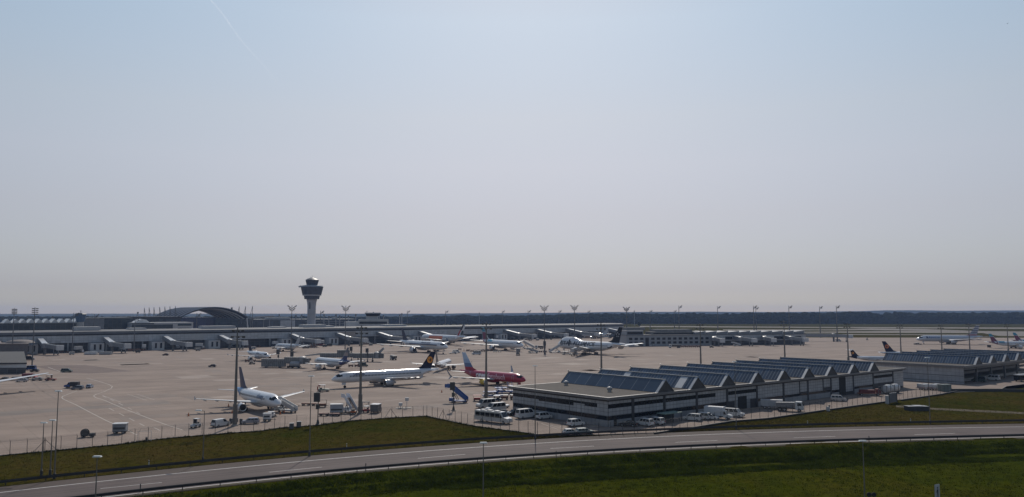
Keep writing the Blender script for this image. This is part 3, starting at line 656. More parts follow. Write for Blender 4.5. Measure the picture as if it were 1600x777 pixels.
b = at(125.7, 501, 625); t = thing('apron_tower', (b.x, b.y, 0), 0, 'small control tower with flared dark blue glass cab left of the grey hall', 'tower')
zq = lambda y: at(125.7, y, 625).z
MB().lathe([(2.6, 0), (2.6, zq(501.5))], (0,0,0), 8).build('shaft', GREYM, t)
MB().lathe([(2.6, zq(503.5)), (3.2, zq(501.5)), (4.3, zq(491.2)), (3, zq(491))], (0,0,0), 8).build('cab', mat('blue_cab_glass', (0.07, 0.13, 0.22), .3), t)
MB().lathe([(3, zq(491.3)), (4.5, zq(491.2)), (3.6, zq(489.6)), (0.3, zq(488.9))], (0,0,0), 8).build('cab_roof', DARKGREYM, t)
MB().bar((0,0,zq(489)), (0,0,zq(485.3)), .25).bar((-1,0,zq(486.2)), (1,0,zq(486.2)), .18).build('antenna', DARKM, t)

b = at(583, 500, 790); t = thing('ramp_tower', (b.x, b.y, 0), 8, 'squat ramp control building with overhanging window cab on stepped pale blocks', 'building')
s = 790 / F; zq = lambda y: at(583, y, 790).z
MB().box(-23*s, 23*s, 0, 14, 0, zq(499.6)).build('lower_block', PALEWALL, t)
MB().box(-21*s, 21.5*s, -0.15, 0.02, zq(506.3), zq(502.6)).build('window_band', GLASS, t); MB().box(-19*s, 23.4*s, -.6, .02, zq(499.9), zq(498.8)).build('parapet', LGREY, t)
MB().box(-44*s, -23*s, 2, 12, 0, zq(503)).build('side_block', LGREY, t)
MB().box(-11*s, 7*s, 2, 9, zq(499.6), zq(494)).build('neck', PALEWALL, t)
hd = MB().add([(-10*s,1,zq(494)),(9*s,1,zq(494)),(9*s,10,zq(494)),(-10*s,10,zq(494)),(-12.4*s,0,zq(490)),(11*s,0,zq(490)),(11*s,11,zq(490)),(-12.4*s,11,zq(490))], [(0,3,2,1),(4,5,6,7),(0,1,5,4),(1,2,6,5),(2,3,7,6),(3,0,4,7)]).build('cab', GLASS, t)
MB().box(-13*s, 11.6*s, -.4, 11.4, zq(490) + .003, zq(488.6)).build('cab_roof', LGREY, t)
MB().bar((-10*s,3,zq(488.8)), (-10*s,3,zq(485.3)), .3).bar((-11*s,3,zq(486.6)), (-7.5*s,3,zq(486.3)), .2).cbox((0,4,zq(488.3)),(1.2,1.2,.8)).build('antenna', DARKM, t)

# ---- cargo building and satellite pier on the right
RZ = 14.0; D14 = Vector((math.cos(R(RZ)), math.sin(R(RZ)))); P = G(979, 541.5); L = along(P, D14, 1112)
t = thing('freight_building', P, RZ, 'white two storey freight building with grid of square windows right of the jumbo jet', 'building')
W2 = mat('off_white_render', (0.30, 0.31, 0.325), 0.7, var=0.12, scale=0.3)
MB().box(0, L, 0, 24, 0, 9.2).build('wall', W2, t); MB().box(-.4, L + .4, -.4, 24.4, 9.202, 9.8).build('roof', ROOFGREY, t)
for k in range(15):
    x = 2.0 + k * (L - 3) / 15
    if k == 3: MB().box(x, x + 3.2, -0.1, 0.02, 0, 7.4).build('entrance', GLASS, t); continue
    for z in (2.0, 5.4): MB().box(x + .3, x + 3.4, -0.08, 0.02, z, z + 2.0).build('window', GLASS, t)
MB().box(1, 17, 3, 20, 9.81, 13.6).build('upper_storey', W2, t); MB().box(2, 16.4, 2.9, 3.02, 10.2, 12.4).build('window_band', GLASS, t)
MB().box(4, 22, 10, 22, 13.61, 16.2).build('plant_room', ROOFGREY, t); MB().box(26, L - 2, 6, 20, 9.81, 12.2).box(32, L - 14, 9, 22, 12.21, 14.2).build('plant_room', ROOFGREY, t)
MB().box(28, L - 6, 5.9, 6.02, 10.2, 11.2).build('window_band', GLASS, t)
P2 = G(1079, 540.5); L2 = along(P2, D14, 1262)
t = thing('satellite_pier', P2 + Vector((0, 4, 0)), RZ, 'low grey satellite pier with a row of pale roof lights behind the right hand apron', 'terminal')
MB().box(0, L2, 2, 22, 0, 4).build('lower_storey', UNDER, t); MB().box(0, L2, 0, 22, 4, 9.2).build('wall', WALLGREY, t)
for a, b in ((.30,.36),(.40,.46),(.72,.80),(.84,.88),(.9,.96)): MB().box(L2*a, L2*b, -0.1, 0.02, 5, 7.6).build('window', GLASS, t)
MB().box(L2*.66, L2*.715, -0.3, 0.02, 6.4, 7.8).build('white_sign_panel', WHITE, t)
rf = MB().box(-.5, L2 + .5, -.5, 22.5, 9.202, 9.8).build('roof', ROOFLT, t)
for k in range(10):
    x = L2 * (.05 + k * .095); MB().add([(x,1,9.81),(x+L2*.085,1,9.81),(x+L2*.085,1,12.6),(x,1,11.6),(x,18,9.81),(x+L2*.085,18,9.81),(x+L2*.085,18,12.6),(x,18,11.6)], [(0,1,2,3),(4,7,6,5),(0,3,7,4),(3,2,6,7),(2,1,5,6),(0,4,5,1)]).build('roof_light', mat('dull_roof_light', (.20,.215,.235), .6), rf)
    MB().bar((x+L2*.085, 0.9, 9.8), (x+L2*.085, 0.9, 12.8), .5).build('roof_frame', LGREY, rf)
for k, px in enumerate((1118, 1150, 1196, 1228)):
    x = along(P2, D14, px); q = P2 + Vector((D14.x * x, D14.y * x + 4, 0)); jet_bridge(q, RZ - 28 + 20 * (k % 2), f'low grey boarding bridge, {ordn[k]} from the left in front of the satellite pier', 14, 12, False, 8.4, 'boarding bridges at the satellite pier', GREYM)
q = G(1268, 534); jet_bridge(q + Vector((0, 14, 0)), 60, 'long low boarding bridge lying beyond the right end of the satellite pier', 26, 14, False, 7.6, 'boarding bridges at the satellite pier', GREYM)

# ---- low buildings cut by the left edge of the view
def polyb(name, label, pts, zt, wallm, roofm, fascia=None):
    c = G(*pts[0]); t = thing(name, c, 0, label, 'building'); q = [G(*p) - c for p in pts]; n = len(q)
    MB().add([(p.x, p.y, 0) for p in q] + [(p.x, p.y, zt - .4) for p in q], [(i, (i+1) % n, n + (i+1) % n, n + i) for i in range(n)] + [tuple(range(n, 2*n))]).build('wall', wallm, t)
    m = sum(q, Vector()) / n; o = [m + (p - m) * 1.02 for p in q]
    MB().add([(p.x, p.y, zt - .39) for p in o] + [(p.x, p.y, zt + .3) for p in o], [(i, (i+1) % n, n + (i+1) % n, n + i) for i in range(n)] + [tuple(range(n, 2*n)), tuple(range(n))]).build('roof', roofm, t)
    return t, q
t, q = polyb('apron_shed', 'low dark shed with pale fascia beside the wing at the left edge', [(40,584),(-60,584.5),(-70,564),(36,563)], 5.0, UNDER, mat('dark_felt_roof', (0.055,0.055,0.055), .9))
MB().box(q[1].x, 0.5, -0.9, -0.3, 2.9, 4.7).build('fascia', LGREY, t)
t, q = polyb('apron_store', 'low brown roofed store behind the dark shed at the left edge', [(43,556),(-60,556.5),(-60,551),(41,550.5)], 8.0, mat('brown_wall', (0.13,0.115,0.11), .7), mat('brown_roof', (0.20,0.17,0.155), .8))
for k in range(3): MB().lathe([(9, 0), (8, 1.2), (5, 2.0), (.2, 2.3)], (-13 - k * 22, 12, 8.2), 16).build('roof_dome', MATS['brown_roof'], t, True)
# ================================================================== AIRCRAFT
TYPES = {  # length, fuselage radius, span, fin top, engine radius, leading edge sweep, nose gear x, main gear x
    'a319': dict(L=33.8, R=1.98, span=34.1, h=11.8, er=1.15, sw=27, ng=5.1, mg=16.1, lamp=1),
    'a320': dict(L=37.6, R=1.98, span=34.1, h=11.8, er=1.15, sw=27, ng=5.1, mg=17.7),
    'a321': dict(L=44.5, R=1.98, span=34.1, h=11.8, er=1.15, sw=27, ng=5.1, mg=22.0),
    'b738': dict(L=39.5, R=1.90, span=34.8, h=12.5, er=1.05, sw=27, ng=4.4, mg=20.0),
    'a330': dict(L=60.0, R=2.82, span=60.3, h=17.4, er=1.55, sw=31, ng=6.7, mg=31.5),
    'a350': dict(L=66.8, R=2.98, span=64.0, h=17.1, er=1.85, sw=33, ng=5.0, mg=33.5),
    'b777': dict(L=70.0, R=3.10, span=62.0, h=18.5, er=1.90, sw=33, ng=5.9, mg=36.0),
    'b747': dict(L=70.7, R=3.25, span=64.4, h=19.4, er=1.30, sw=41, ng=7.7, mg=35.5),
    'e195': dict(L=37.0, R=1.55, span=29.0, h=10.6, er=0.95, sw=25, ng=4.0, mg=18.2),
    'crj9': dict(L=36.2, R=1.38, span=24.9, h=7.7, er=0.75, sw=27, ng=4.0, mg=19.5),
}
class Hull:
    def __init__(s, T, jumbo=False):
        s.L, s.R, s.jumbo = T['L'], T['R'], jumbo
        s.cl = s.R * (0.86 if not jumbo else 0.8); s.zc = s.R + s.cl
    def prof(s, x):
        """half width, top z, bottom z at distance x behind the nose tip"""
        L, Rr, zc = s.L, s.R, s.zc
        ln = 2.9 * Rr if not s.jumbo else 3.0 * Rr; lt = 0.34 * L
        if x < ln:
            u = max(x / ln, 0.0); k = math.sqrt(max(1 - (1 - u) ** 2.0, 0)); w = Rr * k
            top = zc - 0.30 * Rr * (1 - u) ** 1.5 + Rr * (k ** 1.25); bot = zc - 0.30 * Rr * (1 - u) ** 1.5 - Rr * (0.70 + 0.30 * u) * k
        elif x > L - lt:
            u = (x - (L - lt)) / lt; w = Rr * (1 - 0.90 * u ** 1.7); top = zc + Rr * (1 - 0.16 * u ** 2.2); bot = zc - Rr + 1.70 * Rr * u ** 1.35
            if bot > top - 0.25 * Rr: bot = top - 0.25 * Rr
        else: w, top, bot = Rr, zc + Rr, zc - Rr
        if s.jumbo:                                   # upper deck over the first third
            u = x
            if u < 3.0: e = 1.0 * (u / 3.0)
            elif u < 8.0: e = 1.0 + 1.45 * ((u - 3.0) / 5.0)
            elif u < 18: e = 2.45
            elif u < 29: q = (u - 18) / 11; e = 2.45 * (1 - q * q * (3 - 2 * q))
            else: e = 0
            top += e
        return max(w, 0.02), top, bot
    def pt(s, x, a, o=0.0):
        """surface point: a measured from the left horizontal (0) over the top (90) to the right (180)"""
        w, t, b = s.prof(x); zc = min(max(s.zc - 0.30 * s.R * max(0, 1 - x / (2.9 * s.R)) ** 1.5, b + 0.02), t - 0.02)
        if x > s.L * 0.66: zc = (t + b) / 2 if b > zc - 0.3 * s.R else zc
        ca, sa = math.cos(a), math.sin(a)
        ww = w
        if s.jumbo and sa > 0 and t > s.zc + s.R + 0.3: ww = w * (1 - 0.34 * sa ** 3)
        z = zc + ((t - zc) if sa > 0 else (zc - b)) * sa; y = ww * ca
        return (-x, y * (1 + o / max(w, .3)), z + o * sa)
    def mesh(s, n=24):
        xs = [0.0, .012, .04, .09, .17, .28, .42, .6, .8, 1.0]
        ln = 2.9 * s.R; X = [q * ln for q in xs] + list(np.linspace(ln, s.L * .66, 16))[1:] + list(np.linspace(s.L * .66, s.L, 12))[1:]
        return MB().loft([[s.pt(x, 2 * math.pi * i / n) for i in range(n)] for x in X])
    def patch(s, mb, x0, x1, a0, a1, side=1, o=0.03, nx=6, na=3):
        """piece of skin between two stations and two angles (degrees above the horizontal), on the left (1) or right (-1)"""
        vs = []
        for i in range(nx + 1):
            for j in range(na + 1):
                a = R(a0 + (a1 - a0) * j / na); p = s.pt(x0 + (x1 - x0) * i / nx, a if side > 0 else math.pi - a, o); vs.append(p)
        fs = []
        for i in range(nx):
            for j in range(na): k = i * (na + 1) + j; fs.append((k, k + 1, k + na + 2, k + na + 1))
        mb.add(vs, fs)
    def letters(s, text, x_start, z_base, size, side, m, parent, shear=0.0, stretch=1.0, bold=0.02, fit=None):
        """text along the side; x_start = station where the reader's first letter begins"""
        vs, fs = text_mesh(text, size, bold=bold); out = []
        if fit: stretch = fit / max(v[0] for v in vs)
        for (u, v, _) in vs:
            u = u * stretch + v * shear; x = x_start + u if side > 0 else x_start - u
            w, t, b = s.prof(x); z = z_base + v
            ang = math.asin(max(-1, min(1, (z - s.zc) / ((t - s.zc) if z > s.zc else (s.zc - b))))); out.append(s.pt(x, ang if side > 0 else math.pi - ang, 0.06))
        MB().add(out, fs).build('lettering', m, parent)

def airfoil(le, chord, th, up=True):
    """section points (x back from leading edge, thickness)"""
    X = (0, .03, .12, .3, .6, 1.0); Tt = (0, .35, .75, 1.0, .7, .04)
    top = [(-(le + x * chord), th * chord * t * .6) for x, t in zip(X, Tt)]; bot = [(-(le + x * chord), -th * chord * t * .4) for x, t in zip(X[::-1], Tt[::-1])][:-1]
    return top + bot
def wing_mesh(secs):
    """sections: (y, z, leading edge x, chord, thickness ratio)"""
    return MB().loft([[(p[0], y, z + p[1]) for p in airfoil(le, c, th)] for y, z, le, c, th in secs])

def aircraft(typ, px, py, heading, label, livery, anchor='mg', sharklet=False, gearless=False, name='airliner', group=None, pos=None):
    T = TYPES[typ]; hull = Hull(T, typ == 'b747'); L, Rr, sp, zc = T['L'], T['R'], T['span'] / 2, hull.zc
    ax = {'mg': -T['mg'], 'ng': -T['ng'], 'nose': 0}[anchor] if isinstance(anchor, str) else anchor
    g = G(px, py) if pos is None else pos; h = R(heading)
    t = thing(name, (g.x - math.cos(h) * ax, g.y - math.sin(h) * ax, 0.02), heading, label, 'airliner', group)
    body = livery.get('body', PLANEW); wingm = livery.get('wing', PLANEG); engm = livery.get('engine', PLANEW); finm = livery.get('fin', body)
    f = hull.mesh().build('fuselage', body, t, True)
    # wing root fairing
    rc = 0.205 * T['span'] * (0.9 if typ == 'b747' else 1); le0 = T['mg'] - 0.60 * rc; zr = zc - 0.62 * Rr
    MB().lathe([(.05, -(le0 - .25 * rc)), (.55 * Rr, -(le0 - .1 * rc)), (.82 * Rr, -(le0 + .3 * rc)), (.82 * Rr, -(le0 + .9 * rc)), (.05, -(le0 + 1.35 * rc))], (0, 0, zc - .55 * Rr), 16, 'x').build('belly_fairing', livery.get('belly', body), t, True)
    tw = math.tan(R(T['sw'])); dih = math.tan(R(livery.get('dih', 5.2))); tc = 0.046 * T['span']
    for sd in (1, -1):
        y0, yk = 0.4 * Rr, sp * 0.36
        secs = [(sd * y0, zr, le0 - 0.2 * rc * 0, rc * 1.0, .13), (sd * yk, zr + (yk - y0) * dih, le0 + (yk - y0) * tw, rc * 0.62, .115), (sd * sp * .97, zr + (sp * .97 - y0) * dih * 1.08, le0 + (sp * .97 - y0) * tw, tc, .10)]
        w = wing_mesh(secs)
        wo = w.build('wing', wingm, t, True)
        le = MB()                                      # slat edge in bare metal
        le.bar((-(le0 + .02), sd * y0, zr + .02), (-(le0 + (sp * .97 - y0) * tw + .02), sd * sp * .97, zr + (sp * .97 - y0) * dih * 1.08), .26 * Rr / 2, .12, 6); le.build('slat', LGREY, wo)
        if sharklet or typ in ('b738', 'a350', 'e195'):
            yt, zt, lt = sp * .97, zr + (sp * .97 - y0) * dih * 1.08, le0 + (sp * .97 - y0) * tw
            hh = {'b738': 2.6, 'a350': 2.6, 'e195': 1.6}.get(typ, 2.3)
            MB().loft([[(-(lt), sd*yt, zt), (-(lt+tc), sd*yt, zt), (-(lt+tc), sd*(yt-.12), zt)], [(-(lt+.7*tc), sd*(yt+.55), zt+hh*.45), (-(lt+1.35*tc), sd*(yt+.55), zt+hh*.45), (-(lt+1.35*tc), sd*(yt+.43), zt+hh*.45)], [(-(lt+1.3*tc), sd*(yt+.9), zt+hh), (-(lt+1.7*tc), sd*(yt+.9), zt+hh), (-(lt+1.7*tc), sd*(yt+.82), zt+hh)]]).build('winglet', livery.get('winglet', wingm), wo)
            if typ == 'b738': MB().loft([[(-(lt+.2*tc), sd*yt, zt), (-(lt+tc), sd*yt, zt), (-(lt+tc), sd*(yt-.1), zt)], [(-(lt+1.1*tc), sd*(yt+.45), zt-1.1), (-(lt+1.4*tc), sd*(yt+.45), zt-1.1), (-(lt+1.4*tc), sd*(yt+.4), zt-1.1)]]).build('winglet', livery.get('winglet', wingm), wo)
        elif typ in ('a319', 'a320', 'a321'):
            yt, zt, lt = sp * .97, zr + (sp * .97 - y0) * dih * 1.08, le0 + (sp * .97 - y0) * tw
            MB().add([(-lt, sd*yt, zt), (-(lt+tc), sd*yt, zt), (-(lt+tc*1.2), sd*(yt+.1), zt+.8), (-(lt+tc*1.1), sd*(yt+.1), zt-.6)], [(0,1,2),(0,1,3),(0,2,3),(1,2,3)]).build('wing_fence', wingm, wo)
        # flap track fairings
        for fy in ((.42, .62, .8) if typ != 'crj9' else (.5,)):
            y = sp * fy; z = zr + (y - y0) * dih - .25 * Rr * .6; xb = le0 + (y - y0) * tw + rc * (.62 - .3 * (fy - .36))
            MB().lathe([(.02, .28 * rc), (.16 * Rr, .12 * rc), (.14 * Rr, -.08 * rc), (.02, -.24 * rc)], (-xb, sd * y, z), 8, 'x').build('flap_fairing', wingm, wo, True)
        # engines
        if typ != 'crj9':
            er = T['er']; ye = [(.235 if T['span'] > 50 else .34)] if typ != 'b747' else [.365, .65]
            if T['span'] > 50 and typ != 'b747': ye = [.31]
            for fy in ye:
                y = sp * fy; zw = zr + (y - y0) * dih; xw = le0 + (y - y0) * tw; el = er * 3.6; ze = zw - er * 1.25; fx = -(xw - el * .55)
                e = MB().lathe([(er * .88, 0), (er * .98, -.08 * el), (er * 1.03, -.3 * el), (er * .98, -.6 * el), (er * .72, -.82 * el), (er * .70, -.83 * el), (er * .45, -.84 * el), (er * .40, -el), (.02, -1.16 * el)], (fx, sd * y, ze), 20, 'x').build('engine', engm, t, True)
                MB().lathe([(er * .80, .012), (er * .93, .05), (er * 1.0, -.04 * el), (er * .97, -.10 * el), (er * .86, -.12 * el)], (fx, sd * y, ze), 20, 'x').build('intake_lip', livery.get('lip', CHROME), e, True)
                MB().lathe([(er * .79, .03), (er * .1, .12), (.01, .16)], (fx, sd * y, ze), 20, 'x').build('fan', BLACK, e, True)
                MB().add([(fx - .12*el, sd*y - .12, ze + er*.8), (fx - .12*el, sd*y + .12, ze + er*.8), (fx - .5*el, sd*y - .15, zw - .02), (fx - .5*el, sd*y + .15, zw - .02), (fx - 1.15*el, sd*y - .1, zw - .1), (fx - 1.15*el, sd*y + .1, zw - .1), (fx - .9*el, sd*y - .1, ze + er*.3), (fx - .9*el, sd*y + .1, ze + er*.3)],
                    [(0,2,3,1),(2,4,5,3),(4,6,7,5),(6,0,1,7),(0,6,4,2),(1,3,5,7)]).build('pylon', engm, e)
        else:
            er = T['er']; e = MB().lathe([(er * .9, 0), (er * 1.05, -.5), (er * 1.05, -2.4), (er * .6, -4.0), (.02, -4.2)], (-(L * .70), sd * (Rr + er * 1.15), zc + .35 * Rr), 18, 'x').build('engine', engm, t, True)
            MB().lathe([(er * .8, .02), (.02, .12)], (-(L * .70), sd * (Rr + er * 1.15), zc + .35 * Rr), 18, 'x').build('fan', BLACK, e)
        # tailplane
        hs = sp * (.365 if typ != 'crj9' else .34); hc = .155 * T['span'] * (.78 if typ != 'crj9' else .85)
        if typ == 'crj9': zt, xl, yr = T['h'] - .25, L * .90, 0.0
        else: zt, xl, yr = zc + .42 * Rr, L * .865, .25 * Rr
        wing_mesh([(sd * yr, zt, xl, hc, .10), (sd * hs, zt + (hs - yr) * (.10 if typ != 'crj9' else -.02), xl + (hs - yr) * math.tan(R(31 if typ != 'b747' else 38)), hc * .40, .09)]).build('tailplane', livery.get('tailplane', PLANEG), t, True)
        # gear
        if not gearless:
            yg = 0.105 * T['span'] * (1.05 if T['span'] < 50 else .85); wr = .62 if T['span'] > 50 else .55
            gm = MB().bar((-T['mg'], sd * yg, wr), (-T['mg'], sd * yg, zc - .6 * Rr), .35, .42, 8).build('main_gear', GREYM, t)
            for dx in ((-1.0, 1.0) if T['span'] > 50 else (0,)):
                for dy in (-.45, .45): MB().lathe([(wr * .4, -.2), (wr, -.17), (wr, .17), (wr * .4, .2)], (-T['mg'] + dx, sd * yg + dy, wr), 14, 'y').build('wheel', BLACK, gm)
    ng = MB().bar((-T['ng'], 0, .4), (-T['ng'], 0, zc - .7 * Rr), .25, .3, 8).build('nose_gear', GREYM, t)
    for dy in (-.28, .28): MB().lathe([(.18, -.13), (.40, -.12), (.40, .12), (.18, .13)], (-T['ng'], dy, .40), 12, 'y').build('wheel', BLACK, ng)
    MB().add([(-T['ng']-.2, .45, zc-Rr*.95), (-T['ng']+1.4, .45, zc-Rr*.9), (-T['ng']+1.4, .5, zc-Rr*1.3), (-T['ng']-.2, .5, zc-Rr*1.3)], [(0,1,2,3)]).build('gear_door', body, ng)
    # fin
    rz0 = hull.prof(L * .86)[1] - .25; fh = T['h'] - rz0; fc = .80 * fh if typ != 'crj9' else .78 * fh * 1.25
    fx0 = L * .965 - fc - .30 * fh if typ != 'crj9' else L * .955 - fc - .18 * fh; tipc = fc * .40; swp = fh * .80
    def fsec(k, th):
        c = fc + (tipc - fc) * k; le = fx0 + swp * k; z = rz0 + fh * k
        return [(p[0], p[1] * 1.0, z) for p in airfoil(le, c, th)]
    fo = MB().loft([fsec(0, .10), fsec(.5, .09), fsec(1, .07)])
    fo.add([(-(fx0 - fh*.35), 0, rz0 - .05), (-(fx0 + fc*.05), .12, rz0), (-(fx0 + fc*.05), -.12, rz0), (-(fx0 + swp*.16), 0, rz0 + fh*.16)], [(0,1,3),(0,3,2),(0,2,1),(1,2,3)])
    fin = fo.build('fin', finm, t, True)
    if livery.get('tailcone'):
        mb = MB(); st = livery['tailcone'][0]; n = 24
        X = list(np.linspace(L * st, L - .05, 10)); mb.loft([[hull.pt(x + (livery['tailcone'][2] * math.sin(2*math.pi*i/n) if k == 0 else 0), 2*math.pi*i/n, .03) for i in range(n)] for k, x in enumerate(X)]); mb.build('tail_paint', livery['tailcone'][1], t, True)
    # cockpit and cabin windows
    cw = MB(); k = Rr
    for sd in (1, -1):
        a0, a1 = (24, 47) if typ != 'b747' else (52, 68)
        q = (1.05 * k, 1.75 * k) if typ != 'b747' else (1.15 * k, 1.75 * k)
        hull.patch(cw, q[0] - .30 * k, q[1] - .40 * k, a0 + 8, 88, sd, .035, 3, 5); hull.patch(cw, q[0], q[1], a0, a1, sd, .035, 4, 3)
    cw.build('cockpit_window', GLASS, t)
    if livery.get('windows', True):
        st = .58 if T['span'] < 50 else .9; cwm = mat('cabin_window', (.025, .03, .045), .2)
        for sd in (1, -1):
            wn = MB(); x = 2.9 * Rr + .4
            while x < L * .80: hull.patch(wn, x, x + st * .62, 5, 21 if T['span'] < 50 else 17, sd, .025, 1, 1); x += st
            wn.build('cabin_windows', cwm, t)
            if typ == 'b747':
                ud = MB(); x = 8.0
                while x < 23: hull.patch(ud, x, x + .5, 60, 65, sd, .025, 1, 1); x += 1.0
                ud.build('upper_deck_windows', cwm, t)
    dr = livery.get('doors', [3.0 * Rr / 1.2, L * .78])
    for sd in (1, -1):
        for x in dr:
            d = MB(); hull.patch(d, x, x + .12, -14, 38, sd, .02, 1, 4); hull.patch(d, x + .9, x + 1.02, -14, 38, sd, .02, 1, 4); hull.patch(d, x, x + 1.02, 36, 40, sd, .02, 2, 1); d.build('door', PLANEG, t)
    return t, hull
def emblem(t, T, hull, frac_z, frac_x, rad, m, shape='disc', m2=None):
    """flat badge on both faces of the fin"""
    L = hull.L; rz0 = hull.prof(L * .86)[1] - .25; fh = T['h'] - rz0; fc = .80 * fh; fx0 = L * .965 - fc - .30 * fh; c = fc * (1 - .6 * frac_z); le = fx0 + fh * .80 * frac_z
    cx, cz = -(le + c * frac_x), rz0 + fh * frac_z
    for sd in (1, -1):
        y = sd * (.1 * c * .6 + .03)
        if shape == 'disc':
            e = MB().lathe([(rad, -.012), (rad, .012)], (cx, y, cz), 24, 'y').build('emblem', m, t)
            b = MB(); y2 = y + sd * .02                 # crane in flight: neck, body, two lifted wings, tail
            def pl(pts): b.add([(cx + p[0] * rad, y2, cz + p[1] * rad) for p in pts], [tuple(range(len(pts)))])
            pl([(.78,.42),(.62,.36),(.15,-.05),(-.1,-.25),(0,-.32),(.25,-.15)]); pl([(.1,-.1),(-.2,.62),(-.32,.55),(-.12,-.2)]); pl([(-.05,-.15),(-.58,.42),(-.66,.30),(-.2,-.28)]); pl([(-.05,-.2),(-.72,-.02),(-.72,-.14),(-.1,-.33)]); pl([(0,-.25),(-.45,-.62),(-.40,-.70),(.08,-.34)])
            b.build('crane', m2, e)
        elif shape == 'star':                           # five small tapered wedges round a centre
            b = MB()
            for k in range(5):
                a = math.pi / 2 + k * 2 * math.pi / 5; ca, sa = math.cos(a), math.sin(a)
                pts = [(.36, 0), (.72, .34), (1.05, .0), (.72, -.34)]
                b.add([(cx + rad * (p[0] * ca - p[1] * sa), y, cz + rad * (p[0] * sa + p[1] * ca)) for p in pts], [(0,1,2,3)])
            b.build('emblem', m, t)

LH = dict(body=PLANEW, fin=NAVY)
# white narrow-body parked at the left, nose to the camera
TB = mat('sky_blue_tail', (0.05, 0.22, 0.45), .35); DKB = mat('deep_blue_tail', (0.015, 0.03, 0.09), .35); LETB = mat('grey_blue_lettering', (0.10, 0.16, 0.28), .5)
t, h = aircraft('a319', 425, 646.5, -51, 'parked airliner', dict(fin=DKB, tailcone=(.80, TB, .0), wing=LGREY), anchor='ng')
t['label'] = 'white airliner facing right with blue tail band and boarding stairs at its nose'; t.scale = (1.02,) * 3
h.letters('d-way', 12.2, h.zc + .25, 1.9, -1, LETB, t, .15); h.letters('d-way', 7.0, h.zc + .25, 1.9, 1, LETB, t, .15)
# the long white airliner with navy fin, tug at its nose
t, h = aircraft('a321', 537, 606.3, 217, 'long white airliner with navy fin and yellow disc, behind the second tall mast', dict(fin=NAVY, wing=PLANEG, engine=PLANEG, tailplane=PLANEW), anchor='ng')
t.scale = (1.09,) * 3
emblem(t, TYPES['a321'], h, .52, .50, 1.25, mat('emblem_yellow', (0.75, .30, .03), .45), 'disc', NAVY)
h.letters('Lufthansa', 7.6, h.zc + .75, 1.15, 1, mat('navy_lettering', (.02, .03, .10), .4), t)
# red airliner with lettering
REDP = mat('crimson_paint', (0.36, 0.018, 0.05), .28, var=.06, coat=.3)
FINB = band_mat('pale_blue_fin', [(0, (.36,.018,.05)), (.18, (.10,.16,.30)), (.40, (.30,.42,.60)), (.62, (.42,.52,.66))], 'Z', 5.2, 12.5)
t, h = aircraft('b738', 808.5, 605.5, -46, 'red airliner with white lettering along its side and pale blue fin', dict(body=REDP, fin=FINB, engine=mat('yellow_engine', (.72,.50,.08), .35), wing=LGREY, windows=False, winglet=mat('grey_winglet', (.30,.33,.38), .4), tailplane=LGREY), anchor='ng')
t['label'] = 'red airliner with white lettering along its side and a pale blue fin'
LW = mat('white_lettering', (.8, .8, .8), .5)
h.letters('cewe', 27.0, h.zc - .75, 3.2, -1, LW, t, 0, 1, .035, 6.6); h.letters('fotobuch', 20.0, h.zc - .75, 2.7, -1, mat('pink_lettering', (.75, .50, .56), .5), t, 0, 1, .02, 10.4)
h.letters('cewe fotobuch', 9.5, h.zc - .5, 2.4, 1, LW, t)
# jumbo
BLK = mat('black_fin_paint', (0.012, 0.013, 0.016), .6, spec=.2)
t, h = aircraft('b747', 922, 553.5, 126, 'four engined jumbo jet with black fin and large dark lettering', dict(fin=BLK, engine=LGREY, tailplane=PLANEW, wing=LGREY, dih=6.5), anchor='mg', name='jumbo_jet')
t['label'] = 'four engined white jumbo jet with black fin and large dark lettering'
LB_ = mat('dark_lettering', (.03, .035, .05), .5)
emblem(t, TYPES['b747'], h, .52, .54, 1.9, mat('grey_star', (.30,.31,.33), .4), 'star'); h.letters('STAR ALLIANCE', 7.5, h.zc + .1, 3.7, 1, LB_, t, 0, 1, .035, 36); h.letters('STAR ALLIANCE', 43, h.zc + .1, 3.7, -1, LB_, t, 0, 1, .035, 36)
for x in (6.0, 15.5, 33.0):
    d = MB(); h.patch(d, x, x + 1.5, -10, 42, 1, .04, 2, 4); d.build('open_door', BLACK, t)
d = MB(); h.patch(d, 56, 60, -40, -5, 1, .04, 2, 3); d.build('open_hatch', BLACK, t)
# twin jet with a blue cheat line, under tow
t, h = aircraft('a350', 692.5, 553.2, -52, 'white wide-body airliner with dark cheat line and dark slim fin, nose tug attached', dict(fin=mat('ink_fin', (.018,.02,.05), .35), engine=PLANEW, wing=LGREY, winglet=DKB, tailplane=LGREY), anchor='ng', name='wide_body_airliner')
CHE = mat('ink_cheat_line', (.025, .03, .09), .4)
for sd in (1, -1):
    s_ = MB(); h.patch(s_, 9, 48, 3, 20, sd, .03, 30, 2); s_.build('cheat_line', CHE, t)
    s_ = MB(); h.patch(s_, 9, 48, -3, 1, sd, .03, 30, 1); s_.build('gold_line', mat('gold_line', (.5,.33,.10), .4), t)
    h.letters('SINGAPORE AIRLINES', 10 if sd > 0 else 31, h.zc + 1.35, 1.3, sd, CHE, t)
